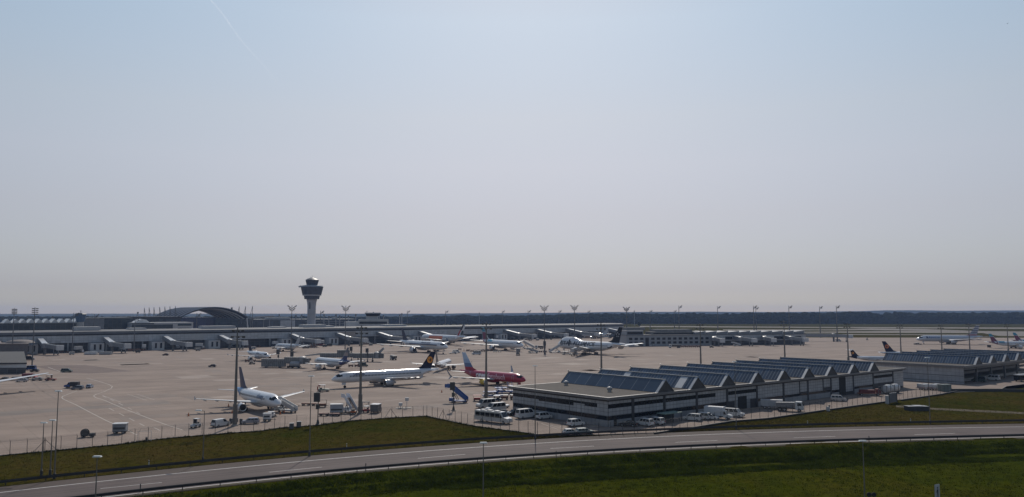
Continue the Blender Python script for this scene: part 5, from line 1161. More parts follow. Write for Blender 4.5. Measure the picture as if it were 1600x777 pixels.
for k, (px, py) in enumerate(((1551, 594.5), (1530, 597))): vehicle('panel', px, py, 129, WHITE if k == 0 else DGREEN, ['white van backed into the open loading bay', 'dark green van at the first loading bay of the second hall'][k])

# ---- left part of the apron
g = G(137, 683.5); t = thing('cable_reel_cart', g, 5, 'dark cart carrying a big cable reel beside the left fence', 'cart'); t.scale = (.74,) * 3; MB().lathe([(.3,-.5),(1.25,-.48),(1.25,-.4),(.55,-.38),(.55,.38),(1.25,.4),(1.25,.48),(.3,.5)], (-.9,0,1.45), 20, 'y').build('reel', DARKM, t); MB().box(-2,2.2,-.8,.8,.45,.65).build('frame', DARKM, t); MB().box(.7,2.1,-.7,.7,.653,1.35).build('toolbox', DARKWALL, t); wheels(t, (-1.3,1.4), 1.7, .3)
gpu(187.5, 677.5, 12, 'boxy white roofed cart with grey sides standing alone near the left fence', WHITE, 3.0, 2.1, 2.5, name='equipment_trailer', sidem=mat('grey_canvas', (.22,.23,.25), .7))
vehicle('mpv', 104, 582, 8, DGREEN, 'dark green minibus driving past the brown asphalt patch')
box_truck(112, 606.5, 186, 'dark blue truck with a flat deck in the left apron, behind a small car', cabm=BLUE, boxm=DARKWALL, L=5.2, bh=2.4)
vehicle('estate', 120.5, 608.8, 186, mat('grey_blue_car', (.12,.14,.17), .35), 'grey car in front of the dark blue truck')
vehicle('hatch', 140, 606.5, 100, mat('light_blue_car', (.35,.42,.52), .3), 'small light blue car right of the dark blue truck')
tug(79, 595, 10, mat('dull_red_paint', (.20,.045,.03), .5), 'dark red loader with two upright posts right of the aircraft wing', 4.2, 2.0, 2.6, name='container_loader')
tug(58, 595, 190, mat('grey_tractor', (.3,.28,.27), .5), 'grey low tractor below the wing tip at the left edge', 4.6, 1.9, 1.5)
vehicle('estate', 34, 597, 186, SILVER, 'silver car under the wing at the left edge, nearest the camera'); vehicle('estate', 22, 594.5, 186, mat('slate_car', (.08,.085,.1), .3), 'dark grey car under the wing at the left edge, behind the silver car')
vehicle('hatch', 6, 595, 186, DARKCAR, 'black car at the left edge of the apron'); box_truck(47, 592.5, 4, 'dark red truck behind the wing at the left edge', cabm=RED, boxm=mat('maroon_box', (.16,.03,.04), .5), L=6, bh=2.5)
vehicle('panel', 47, 578.5, 186, BLUE, 'blue van beside the low shed at the left edge'); vehicle('hatch', 54, 581.5, 186, mat('slate_car', (.08,.085,.1), .3), 'dark car right of the blue van by the low shed'); vehicle('minibus', 44, 563.2, 20, DARKCAR, 'dark minibus beside the low shed, far left')
vehicle('hatch', 258.5, 555.8, 185, mat('dark_red_car', (.06,.02,.02), .35), 'small dark car alone on the far left apron near the pier'); vehicle('hatch', 331.5, 573.8, 186, DARKCAR, 'small black car alone in the middle of the left apron')
tug(305.5, 668.5, 250, LGREY, 'pale grey tractor facing the fence left of the small white van', 2.4, 1.5, 2.3)
vehicle('mpv', 344.5, 666.5, 62, WHITE, 'small white van left of the tall mast by the fence', blind=True); vehicle('estate', 391, 662.5, 195, mat('silver_blue', (.28,.30,.36), .28, .5), 'silver car right of the tall mast by the fence')
for k, (px, py) in enumerate(((360.5, 662.5), (376.5, 663))):
    g = G(px, py); t = thing('litter_bin', g, 0, ['dark round bin left of the tall mast foot', 'dark slim bin right of the tall mast foot'][k], 'bin'); MB().lathe([(.35,0),(.42,1.1),(.48,1.15),(.3,1.45),(.02,1.5)], (0,0,0), 12).build('drum', DARKM, t, True); MB().lathe([(.5,.0),(.5,.1)], (0,0,0), 12).build('base', DARKGREYM, t)
airstairs(449, 644.5, 152, LGREY, 'grey boarding stairs at the nose of the airliner with the blue tail band', 3.3, 6.6)
gpu(417.5, 658.5, 5, 'white power unit on a low dark base in front of the parked airliner nose', WHITE, 2.0, 1.4, 2.2); tug(424, 651.5, 100, WHITE, 'white tow tractor under the parked airliner nose', 3.6, 1.9, 1.5)
for k, (px, py) in enumerate(((294.6, 650.5), (357, 635.5), (362.5, 646), (444, 645.5), (438, 647.8), (776-85.8, 613.5), (593.5, 641.5))):
    g = G(px, py); t = thing('traffic_cone', g, 0, ['orange cone off the wing tip of the parked airliner', 'orange cone under the wing of the parked airliner', 'orange cone in front of the left engine by the tall mast', 'orange cone below the boarding stairs', 'orange cone left of the foot of the boarding stairs', 'lone orange cone on the apron left of the red airliner', 'orange cone left of the covered white cart by the fence'][k], 'cone'); MB().box(-.35,.35,-.35,.35,0,.06).build('foot', BLACK, t); MB().lathe([(.25,.06),(.05,1.0),(.01,1.02)], (0,0,0), 12).build('cone', ORANGE, t)
for k, (px, py) in enumerate(((455.5, 670), (467, 667.3))):
    g = G(px, py); t = thing('electrical_cabinet', g, 15, ['left of the two grey cabinets at the apron edge', 'right of the two grey cabinets at the apron edge'][k], 'cabinet'); MB().box(-.55,.55,-.4,.4,0,1.35).build('case', DARKGREYM, t, bevel=.03); MB().box(-.6,.6,-.45,.45,1.353,1.42).build('lid', GREYM, t)

# ---- grey remote walkways with wheels
WALKM = panel_mat('walkway_sheet', (.20,.205,.205), (.07,.07,.072), 1.1, 3.0, .10, .5, 'xz', var=.15)
def walkway(px, py, heading, label, L, arm):
    g = G(px, py); t = thing('boarding_walkway', (g.x, g.y, .02), heading, label, 'boarding walkway')
    MB().box(-L*.5, L*.04, -1.5, 1.5, .4 if arm == 0 else 2.6, 4.6 if arm == 0 else 5.2).build('tunnel', WALKM, t)
    MB().box(L*.043, L*.40, -1.7, 1.7, 2.2, 5.6 if arm == 0 else 5.1).build('tunnel', WALKM, t)
    MB().lathe([(2.0,0),(2.0,3.6),(.5,4.0)], (L*.44,0,2.0), 14).build('rotunda', BRIDGEM, t); MB().cbox((L*.44+2.6,-.8,3.6),(2.4,2.8,2.9)).build('cab', DARKGREYM, t)
    for x in (-L*.40, -L*.08, L*.12, L*.36): 
        s = MB().bar((x,-1,.4),(x,-1,2.6),.3).bar((x,1,.4),(x,1,2.6),.3).build('support', DARKM, t)
        for y in (-1,1): MB().lathe([(.5,-.2),(.5,.2)], (x,y,.5), 12, 'y').build('wheel', BLACK, s)
    r = MB()
    for k in range(8): x = -L*.48 + k*L*.11; r.bar((x,-1.55,1.4),(x+L*.05,-1.55,4.4),.12).bar((x+L*.10,-1.55,1.4),(x+L*.05,-1.55,4.4),.12)
    r.bar((-L*.48,-1.55,1.4),(L*.38,-1.55,1.4),.14).build('truss', GREYM, t)
    if arm: MB().bar((L*.44,0,4.5),(L*.44+3.8,0,8.2),1.6,1.2).build('raised_arm', GREYM, t); MB().bar((-L*.5,0,4.7),(-L*.5-9,0,3.6),1.0,.6).build('ramp', GREYM, t); MB().box(-L*.22,-L*.02,-1.6,1.6,5.203,7.0).build('upper_cabin', WALKM, t)
    return t
walkway(443, 574.5, -8, 'bulky grey boarding walkway standing on wheels left of the jet with dark blue rear', 24, 0); walkway(548, 565.5, 2, 'long grey boarding walkway with raised arm behind the jet with dark blue rear', 36, 1)
g = G(461, 575.5); t = thing('tank_trailer', g, -5, 'grey tank trailer at the right end of the bulky walkway', 'trailer'); MB().lathe([(.4,-2.6),(1.35,-2.4),(1.45,0),(1.35,2.4),(.4,2.6)], (0,0,2.1), 18, 'x').build('tank', GREYM, t, True); MB().box(-2.6,3.4,-.7,.7,.5,.75).build('frame', DARKM, t); wheels(t, (-1.6,1.8), 2.2, .46)
dolly(478, 563.5, 5, DARKM, 'row of dark carts right of the bulky grey walkway', 2, name='baggage_train', cat='carts')
tug(394, 569.5, 10, DARKCAR, 'small dark tractor in front of the airliner left of the walkway'); dolly(391, 565.8, 5, DARKM, 'dark dollies under the wing of the airliner left of the walkway', 2, name='baggage_train', cat='carts')
dolly(553, 573.5, 5, GREYM, 'grey carts below the walkway, right of the dark blue tail', 2, name='baggage_train', cat='carts'); vehicle('panel', 567, 573, 8, DGREEN, 'dark van at the right of the grey carts below the walkway')
lorry(614.5, 562.5, 120, 'small dark truck with raised frame on the apron left of the wide-body airliner', DARKWALL, cabm=LGREY, L=6)

# ---- by the long white airliner and the fence
tug(505.5, 612, 12, mat('grey_green_tractor', (.18,.21,.18), .5), 'grey green pushback tractor with tow bar at the long airliner nose', 4.4, 2.2, 2.5, bar=True)
dolly(486, 634, -8, BROWN, 'brown carts left of the docking signal by the fence', 2, load='flat', name='baggage_train', cat='carts'); dolly(503.5, 636.5, 10, mat('brown_hood', (.12,.08,.06), .7), 'brown hooded cart behind the docking signal', 1, Hh=2.3)
gpu(526, 647, 8, 'pale grey boxy unit behind the long red dollies', LGREY, 3.6, 2.2, 2.9, sidem=mat('pale_casing', (.34,.36,.40), .5)); dolly(515, 650.3, -6, mat('shaded_red2', (.16,.06,.05), .7), 'long row of rusty red flat dollies in front of the pale unit', 2, load='flat', name='dolly_train', cat='carts')
airstairs(548, 645.5, 130, mat('pale_stairs', (.55,.57,.62), .4), 'white boarding stairs left of the second tall mast', 4.3, 4.6, stepm=NAVY); gpu(551.5, 648.2, 5, 'orange box at the foot of the white boarding stairs', ORANGE, 1.4, 1.0, 1.0, name='toolbox')
tug(571, 644.8, 190, RED, 'small red tractor right of the second tall mast', 2.6, 1.5, 1.9); gpu(587, 645.2, 80, 'covered white cart with dark front right of the second tall mast', WHITE, 3.0, 2.4, 2.6, name='equipment_trailer', sidem=DARKGREYM)
g = G(571, 640.5); t = thing('wheel_rack', g, 20, 'grey tubular rack right of the second tall mast', 'rack'); b = MB()
for x in (-1,1):
    for y in (-.6,.6): b.bar((x,y,0),(x,y,2.3),.12)
b.bar((-1.6,-.6,2.3),(1.4,-.6,2.3),.14).bar((-1.6,.6,2.3),(1.4,.6,2.3),.14).bar((-1,-.6,1.2),(1,.6,1.2),.1).bar((-1,.6,.4),(1,-.6,2.2),.1); b.build('frame', GREYM, t)
# light box pair on a round base
g = G(630.5, 638.5); t = thing('signal_board', g, 10, 'two pale sign boxes on a low dark base by the fence', 'signal'); MB().box(-2.3,2.3,-.9,.9,0,.18).build('base', DARKM, t)
MB().bar((-.9,0,.18),(-.9,0,.9),.16).cbox((-.9,0,1.3),(1.1,.7,.9)).build('low_box', LGREY, t); MB().bar((1.0,0,.18),(1.0,0,2.3),.16).cbox((1.0,0,2.8),(1.1,.6,1.0)).build('high_box', LGREY, t); MB().bar((.6,-.3,.18),(.6,-.3,.7),.1).bar((-1.6,.2,.18),(-1.6,.2,.8),.1).build('post', DARKM, t)

# ---- around the red airliner
airstairs(718, 629.5, 158, BLUE, 'bright blue boarding stairs standing alone left of the red airliner', 4.9, 5.6, stepm=NAVY); dolly(745.5, 627, 3, RED, 'red hooded cart right of the blue boarding stairs', 1, load=RED, Hh=1.9)
loader(770, 621.5, 10, BLUE, 'blue cargo loader under the red airliner, right of the third tall mast'); tug(774, 627.8, 190, mat('blue_black', (.03,.04,.07), .5), 'dark tractor in front of the blue cargo loader', 4.0, 2.0, 2.0); loader(787, 614.8, 10, BLUE, 'low blue loader beneath the nose of the red airliner', name='belt_loader')
dolly(795.5, 624.6, 8, GREYM, 'grey carts between the blue loader and the workshop corner', 2, name='baggage_train', cat='carts')

# ---- centre and far apron
tug(708, 553, 178, LGREY, 'pale pushback tractor at the nose of the wide-body with cheat line', 6.0, 2.6, 2.0); vehicle('panel', 713, 551.8, 5, SILVER, 'silver van beside the pushback tractor')
dolly(718.5, 547.2, 5, BROWN, 'small brown cart right of the pushback tractor, first of two'); dolly(731, 549.0, 5, BROWN, 'small brown cart left of the cart row before the turquoise finned jet')
dolly(748, 550.0, 5, DARKM, 'row of dark carts at the left of the turquoise finned jet', 4, name='baggage_train', cat='carts'); vehicle('minibus', 744.5, 554.5, 185, LGREY, 'pale grey van in front of the row of dark carts')
dolly(768, 548.6, 4, DARKM, 'dark dollies under the engine of the turquoise finned jet', 3, name='baggage_train', cat='carts'); dolly(777, 550.6, 4, GREYM, 'grey flat dollies in front of the turquoise finned jet', 2, load='flat', name='dolly_train', cat='carts')
highloader(809.5, 555.2, 95, 'grey high loader truck with raised box before the turquoise finned jet', m=mat('grey_loader_box', (.20,.20,.205), .6))
airstairs(826.5, 545, 165, LGREY, 'long grey boarding stairs at the nose of the turquoise finned jet', 5.4, 9.0, stepm=DARKM, canopy=True); airstairs(834, 552.2, 160, GREYM, 'grey lowered stairs truck right of the raised box truck', 2.6, 6.5); lorry(842.5, 545.5, 175, 'dark truck right of the long grey boarding stairs', DARKWALL, L=7)
dolly(848, 550.7, 5, GREYM, 'grey carts at the foot of the floodlight mast left of the jumbo jet', 2, name='baggage_train', cat='carts'); airstairs(866, 551.6, 30, LGREY, 'pale boarding stairs leaning to the nose of the jumbo jet', 5.0, 8.5)
dolly(860, 547.7, 5, BROWN, 'brown cart behind the stairs at the jumbo jet nose'); highloader(897, 556, 60, 'pale loader truck beneath the jumbo jet wing', m=PALEWALL, name='cargo_truck'); loader(886, 554.5, 20, GREYM, 'grey cargo loader under the jumbo jet engine'); loader(916, 554, 20, DARKM, 'dark cargo loader behind the jumbo jet main wheels'); dolly(924, 555, 10, DARKM, 'dark dollies right of the jumbo jet main wheels', 3, load='flat', name='dolly_train', cat='carts')
for k, (px, py, kd, m, lb) in enumerate(((436, 544.3, 'panel', WHITE, 'white van left of the small airliner at the pier'), (429, 545.2, 'hatch', DARKCAR, 'dark car left of the white van by the pier'), (478, 544.6, 'panel', DARKCAR, 'dark van right of the small airliner at the pier'), (485, 543.0, 'panel', DARKM, 'second dark van right of the small airliner at the pier'), (502, 540.3, 'panel', RED, 'red van at the pier below the control tower'), (514, 541.3, 'panel', DARKCAR, 'black van right of the red van at the pier'), (575, 537.8, 'panel', SILVER, 'silver van at the pier below the ramp tower'))):
    vehicle(kd, px, py, 190 if k % 2 else 10, m, lb)
dolly(490, 543.6, 8, BROWN, 'brown carts left of the red van at the pier', 2, name='baggage_train', cat='carts')
for k, (px, lb) in enumerate(((142, 'first'), (165, 'second'))):
    g = G(px, 554.4); t = thing('cargo_container', g, 4, f'pale flat container at the pier foot, {lb} from the left', 'container'); MB().box(-4.0,4.0,-1.4,1.4,.3,2.0).build('shell', LGREY if k == 0 else GREYM, t, bevel=.05); MB().box(-4.1,4.1,-1.5,1.5,.1,.298).build('base', DARKM, t)
# before the freight building
lorry(1054, 543.8, 182, 'white cabbed flatbed truck before the freight building', DARKM, L=10); dolly(1076, 543, 3, mat('shaded_red2', (.16,.06,.05), .7), 'long row of rusty red dollies before the freight building', 6, name='baggage_train', cat='carts')
vehicle('panel', 1027, 540.5, 185, LGREY, 'pale van parked against the freight building, right of two'); vehicle('panel', 1016, 541, 185, SILVER, 'silver van parked against the freight building, left of two'); vehicle('hatch', 953, 528.6, 185, DARKCAR, 'dark car on the far apron behind the jumbo jet fin')
tug(1112, 543.4, 10, DARKM, 'dark tractor right of the row of rusty red dollies'); airstairs(1152, 541, 190, LGREY, 'pale stairs truck before the satellite pier', 2.8, 6); vehicle('minibus', 1203, 536.3, 5, BROWN, 'brown minibus alone before the satellite pier'); vehicle('panel', 1310, 533.8, 5, WHITE, 'white van on the far apron right of the satellite pier'); tug(1355, 531.5, 5, LGREY, 'pale cabinet on wheels alone on the far right apron', 1.6, 1.4, 2.6, name='power_cart')
tug(1434, 538.8, 5, DARKM, 'dark pushback tractor at the nose of the silver grey wide-body', 6.5, 2.8, 1.9); gpu(1545.5, 543.2, 5, 'dark power unit left of the nearer turquoise tailed airliner', DARKM, 2.4, 1.6, 2.2)
for k, px in enumerate((1000, 1008, 1036)): vehicle('panel', px, 541.2 - .3 * k, 8, (DARKCAR, BLUE, DARKM)[k], ('black van at the left wall of the freight building', 'blue van at the freight building beside the black van', 'dark van at the freight building left of the flatbed truck')[k])
def person(px, py, h, label, m):
    g = G(px, py); t = thing('person', g, 0, label, 'person')
    b = MB(); pr = [(.10,0),(.12,.05),(.10,.45),(.16,.85),(.19,.95),(.15,1.1),(.20,1.38),(.14,1.46),(.055,1.5),(.06,1.54),(.105,1.63),(.10,1.72),(.02,1.78)]
    bm = b.lathe(pr, (0,0,0), 10).build('body', m, t, True)
    for sd in (-1,1): MB().bar((sd*.21,0,1.38),(sd*.27,-.05,.85),.10,.07,8).build('sleeve', m, bm)
person(725, 549.3, 1.78, 'person in an orange vest walking between the two brown carts', ORANGE)

# ---- stand clutter at the foot of the pier, one set by every boarding bridge
for k, (px, blk) in enumerate(jb):
    x = along(PT, U, px - 4, 0); Q = PT + Vector((U.x * x, U.y * x, 0)); D3 = Vector((U.x, U.y, 0)); Wv = Vector((V.x, V.y, 0))
    def place(o, a, b): p = Q + D3 * a + Wv * b; o.location = (p.x, p.y, .02)
    place(dolly(0, 900, 39 + 12 * (k % 3), (DARKM, BROWN, GREYM)[k % 3], f'row of carts at the foot of the {ordn[k]} boarding bridge from the left', 3 + k % 2, name='baggage_train', cat='carts'), 16 + 3 * (k % 4), -9 - 4 * (k % 3))
    place(lorry(0, 900, 120 + 25 * (k % 2), f'service truck parked beside the {ordn[k]} boarding bridge from the left', (DARKWALL, LGREY, GREYM)[k % 3], cabm=(WHITE, LGREY)[k % 2], L=7), 9 + 2 * (k % 2), -3)
    place(gpu(0, 900, 39, f'low power unit before the cab of the {ordn[k]} boarding bridge from the left', (LGREY, DARKM, GREYM)[k % 3], 3.2, 2.0, 2.0), 14, -38)
    place(highloader(0, 900, 30 + 40 * (k % 3), f'raised catering truck just left of the {ordn[k]} boarding bridge from the left', (LGREY, PALEWALL)[k % 2]), -17 - 3 * (k % 2), -8 - 5 * (k % 2))
# ================================================================== MASTS, LAMPS, FENCES, SIGNS
def flood(b, x, y, z, s=1.0): b.cbox((x, y, z), (.8*s, .5*s, .7*s))
def high_mast(px, py_base, py_top, label, r0=.62, px_base=None):
    g = G(px_base or px, py_base); h = max(min(top_z(px, py_top, g), 34), 18); t = thing('floodlight_mast', g, 0, label, 'floodlight mast', 'dark tapered masts along the near side of the apron')
    MB().lathe([(r0*1.5, 0), (r0*1.45, .35), (r0*.0+.05, .36)], (0,0,0.02), 16).build('foundation', CONCR, t)
    MB().lathe([(r0, .36), (r0*.98, h*.22), (r0*.70, h*.225), (r0*.28, h), (.02, h+.3)], (0,0,0), 16).build('pole', DARKMAST, t, True)
    a = MB(); 
    for z, w in ((h-2.2, 1.5), (h-.6, 1.2)): a.bar((-w,0,z),(w,0,z),.14)
    a.build('arm', DARKMAST, t)
    for z, w in ((h-2.2, 1.5), (h-.6, 1.2)):
        for x in (-w, 0, w): MB().cbox((x, .45, z-.1), (.75,.35,.5)).build('floodlight', DARKM, t)
    for a0 in (.9, 3.9): 
        MB().cbox((math.cos(a0)*r0, math.sin(a0)*r0, 1.4), (.5,.4,1.0)).build('control_box', DARKGREYM, t)
hm = [(372.8,366.8,665.5,513,'leftmost dark tapered floodlight mast, between the small white van and the silver car'),(564.7,562.7,646.5,509,'dark tapered mast in front of the long white airliner'),(760,759.5,624,503.5,'dark tapered mast in front of the red airliner'),
      (937.2,940,608,505,'dark tapered mast rising behind the workshop roof before the jumbo jet'),(1091,1095.5,592,505.5,'dark tapered mast behind the workshop, fifth from the left'),(1223,1227,580,501,'dark tapered mast behind the workshop in line with the satellite pier end'),
      (1321.5,1326,573,505,'dark tapered mast standing by the small jet with the high tailplane'),(1405.3,1408.5,567,506.5,'dark tapered mast right of the navy fin behind the cargo hall'),(1469,1472.5,562,507.5,'dark tapered mast before the middle of the towed silver grey wide-body'),(1512.6,1516,559,505.5,'dark tapered mast before the tail of the towed silver grey wide-body'),(1572.7,1576,556,505.5,'dark tapered mast before the nearer turquoise tailed airliner, at the right edge')]
for px, pb, yb, yt, lb in hm: high_mast(px, yb, yt, lb, .60, pb)
def far_mast(px, py_base, py_top, label, kind='crown', pb=None, group='slim floodlight masts along the terminal'):
    g = G(pb or px, py_base); h = top_z(px, py_top, g); t = thing('slim_floodlight_mast', g, 0, label, 'floodlight mast', group)
    s = g.y / 520.0; k = min(s, 1.5)
    MB().lathe([(.42*k, 0), (.30*k, h*.5), (.17*k, h), (.02, h+.2)], (0,0,0), 10).build('pole', MASTG, t, True)
    a = MB(); fl = []
    if kind == 'crown':
        for sx in (-1, 1):
            a.bar((0,0,h-2.4), (sx*2.7,0,h-.5), .26*k); a.bar((0,0,h-3.8), (sx*1.9,0,h-2.3), .24*k)
            fl += [(sx*x, z) for x, z in ((2.7,h-.2),(1.9,h-.8),(1.0,h-1.5),(1.8,h-2.1),(.9,h-2.7))]
        a.bar((-2.2,0,h-3.6),(2.2,0,h-3.6),.16*k)
    elif kind == 'round':
        for z in (h-.7, h-1.7, h-2.7, h-3.7): a.bar((-1.5,0,z),(1.5,0,z),.16*k); fl += [(-1.45,z),(-.65,z),(.65,z),(1.45,z)]
    else:
        a.bar((0,0,h-2.6),(3.3,0,h-.3),.24*k).bar((0,0,h-3.4),(2.6,0,h-1.9),.18*k); fl += [(3.3,h-.2),(2.4,h-.9),(1.5,h-1.5),(2.5,h-1.9)]
    a.build('arm', MASTG, t)
    for x, z in fl: b = MB(); flood(b, x, .3, z, .85*k); b.build('floodlight', DARKGREYM, t)
fm = [(21.2,18.5,556,482,'round','slim mast with round lamp cluster at the left edge'),(54.6,50,572,480.5,'round','slim mast with round lamp cluster right of the low shed'),(115,112.4,553.4,489,'side','slim mast left of the small blue glass tower'),(151.5,145,546,491.4,'side','dark slim mast before the grey hall'),(212,209,550,497,'side','faint slim mast between the second and third boarding bridge'),
      (307,306,540,490,'side','slim mast before the opening of the striped vault'),(388.3,391,534,497,'side','slim mast below the right foot of the striped vault'),(456,454.4,558,477.5,'crown','slim mast with winged lamp crown just left of the control tower'),(501.4,500,531,486,'side','faint slim mast just right of the control tower'),(540.6,539,555,478,'crown','slim mast with winged lamp crown between the two towers'),
      (636.5,636,523,485.6,'side','faint slim mast right of the ramp tower'),(696.8,696,523,485.6,'side','slim mast above the orange panelled wide-body'),(784.7,784.7,521.5,485.6,'side','slim mast above the turquoise finned jet'),(825.3,825,525,485.2,'side','faint slim mast left of the winged mast by the jumbo jet'),(849.5,850.7,553,477.8,'crown','slim mast with winged lamp crown standing left of the jumbo jet nose'),
      (873,873.5,522,485.2,'side','faint slim mast above the jumbo jet cockpit'),(897.2,898,549,477.3,'crown','slim mast with winged lamp crown behind the jumbo jet fuselage'),(919.3,919,518,485.5,'side','faint slim mast above the jumbo jet middle'),(978.6,979.5,540,480,'crown','slim mast with winged lamp crown right of the jumbo jet fin'),(1016.4,1016,520,485,'side','faint slim mast behind the freight building, left of two'),(1054,1054,519,485,'side','faint slim mast behind the freight building, right of two'),
      (1060.5,1061.5,530,477.8,'side','slim mast with lamps on one side at the right end of the freight building'),(1120.3,1122,528,478.6,'side','one sided slim mast at the left of the satellite pier'),(1177,1178.6,533,478,'side','left one of two one sided masts close together behind the satellite pier'),(1181.5,1182,525,480.5,'side','right one of two one sided masts close together behind the satellite pier'),(1232.6,1234,533,478,'side','one sided slim mast before the right end of the satellite pier'),(1280,1282,528,479,'side','one sided slim mast over the low bridge right of the satellite pier'),(1306.5,1308.5,534,478,'side','rightmost one sided slim mast, beside the white van on the far apron')]
for px, pb, yb, yt, kd, lb in fm: far_mast(px, yb, yt, lb, kd, pb)
dm = [(4.6,497),(28.5,495),(43.5,496.5),(82.5,494),(100.5,496.5),(183,494.5),(215.5,487.5),(362,480.5),(436.5,491),(462.5,492.5),(471.5,491.5),(506.3,491.2),(514,494),(525,491.3),(531,493),(544.3,493),(556,491.2),(592.7,491.6),(599.2,492.6),(624.5,491.5),(628,489.6),(991,485.5),(749,488.5)]
for k, (px, yt) in enumerate(dm):
    Y = 900 if px < 110 else 1120 if px < 700 else 1700; p = at(px, yt, Y); t = thing('distant_pole', (p.x, p.y, 0), 0, ['left of all the slim masts on the skyline', 'between the two round lamp clusters at the left', 'just left of the second round lamp cluster', 'over the row of white skylights, left one', 'over the row of white skylights, right one', 'above the dark glass hall', 'left of the pylons beside the vault', 'right shoulder of the striped vault', 'left of the winged mast by the control tower', 'just right of the winged mast by the control tower', 'between that winged mast and the control tower', 'first right of the control tower', 'second right of the control tower', 'third right of the control tower', 'fourth right of the control tower', 'fifth right of the control tower', 'left of the ramp tower', 'first right of the ramp tower', 'second right of the ramp tower', 'left of two by the treeline start', 'right of two by the treeline start', 'on the forest skyline right of the jumbo fin', 'on the forest skyline above the turquoise finned jet'][k].join(('small distant pole ', '')), 'pole', 'distant poles on the skyline')
    MB().lathe([(.8, 0), (.6, p.z)], (0,0,0), 6).build('pole', GREYM, t); MB().cbox((0,0,p.z-1.2),(2.0,1.2,2.2)).build('head', DARKGREYM, t)
# ---- road lamps
def lamp(px, py_base, py_top, label, pb=None, z=0.0, arm=None, group='road lamps', base=None, w=1.0):
    g = base if base is not None else G(pb or px, py_base, z); h = top_z(px, py_top, g) - g.z; t = thing('street_lamp', g, 0, label, 'street lamp', group)
    MB().lathe([(.13*w, 0), (.12*w, h*.15), (.055*w, h)], (0,0,0), 10).build('pole', DARKMAST, t, True); MB().lathe([(.24, 0), (.22, .9), (.10, 1.0)], (0,0,0), 10).build('base', DARKM, t)
    if arm: MB().bar((0,0,h-.05),(arm,0,h+.05),.10).build('arm', DARKMAST, t)
    x = arm or 0; MB().add([(x-.62,-.24,h+.02),(x+.62,-.24,h+.02),(x+.62,.24,h+.02),(x-.62,.24,h+.02),(x-.5,-.18,h+.2),(x+.5,-.18,h+.2),(x+.5,.18,h+.2),(x-.5,.18,h+.2)], [(0,3,2,1),(4,5,6,7),(0,1,5,4),(1,2,6,5),(2,3,7,6),(3,0,4,7)]).build('lantern', LAMPW, t)
lamp(91.3, 748, 612, 'tallest of the three lamps on the grass at the far left', 84.8); lamp(66.3, 743, 661.5, 'lowest of the three lamps on the grass at the far left', 64.5); lamp(80, 742, 657.5, 'middle lamp of the three on the grass at the far left', 78.2)
lamp(486.5, 713, 588.5, 'tall road lamp whose long shadow crosses the road left of the middle', 483.5); lamp(835.2, 686, 572.5, 'tall road lamp in front of the left corner of the workshop', 836.3); lamp(1145.3, 670.5, 566, 'tall road lamp in front of the white panel van', 1150.5); lamp(1448, 662.5, 559.5, 'tall road lamp beside the dark bunker in the right hand grass', 1453.5)
lamp(318.3, 722, 642, 'lamp with its lantern on a short arm left of the parked white airliner', 317, arm=-1.2); 
def near_lamp(px, pxb, yt, hgt, label):
    d = ray(px, yt); tt = (hgt + MEADOW_Z - H) / d[2]; lamp(pxb, 0, yt, label, base=Vector((d[0]*tt, d[1]*tt, MEADOW_Z)))
near_lamp(152, 149, 714.5, 11, 'lamp standing in the near meadow at the lower left'); near_lamp(755.3, 755.5, 693, 11, 'lamp standing in the near meadow at the middle bottom'); near_lamp(1348, 1350, 690, 11, 'lamp standing in the near meadow at the lower right')
# ---- docking signal posts
def dock(px, py_base, py_top, label, head=True, s=1.0):
    g = G(px, py_base); h = top_z(px, py_top, g); t = thing('docking_signal', g, 0, label, 'signal', 'docking signal posts on the apron')
    MB().lathe([(.7*s,0),(.65*s,.25),(.45*s,.3),(.22*s,1.4)], (0,0,0), 12).build('base', DARKM, t); MB().bar((0,0,.3),(0,0,h),.30*s,.22*s,8).build('pole', DARKM, t)
    MB().cbox((-.35*s,0,h-1.3*s),(1.5*s,.9*s,2.4*s)).build('signal_box', DARKM, t); MB().cbox((-.15*s,0,h*.56),(.75*s,.6*s,1.3*s)).build('relay_box', DARKM, t)
dock(496.5, 664.3, 613, 'dark docking signal post standing on the grass edge near the lamp'); dock(708.6, 642.3, 596.5, 'dark docking signal post in front of the blue boarding stairs')
dock(435, 570.8, 546, 'dark docking signal post left of the slim mast by the bulky walkway', s=1.1); dock(456.8, 571.5, 549, 'dark docking signal post right of the slim mast by the bulky walkway', s=1.1); dock(549.2, 564, 541.6, 'dark docking signal post behind the long walkway, left of two', s=1.1); dock(574.3, 566, 544, 'dark docking signal post behind the long walkway, right of two', s=1.1); dock(852, 553.8, 533, 'dark signal box on the mast foot left of the jumbo jet', s=1.3)
g = G(495.5, 663.9); t = thing('hazard_board', (g.x, g.y, 0), 0, 'red and white board on a thin rod above the docking signal near the lamp', 'board'); zt = top_z(495.5, 602, g); MB().bar((0,.5,0),(0,.5,zt-1.0),.05).build('rod', DARKM, t); MB().box(-.10,.55,.45,.5,zt-.35,zt).box(-.32,-.05,.45,.5,zt-1.3,zt-.36).build('board', RED, t)
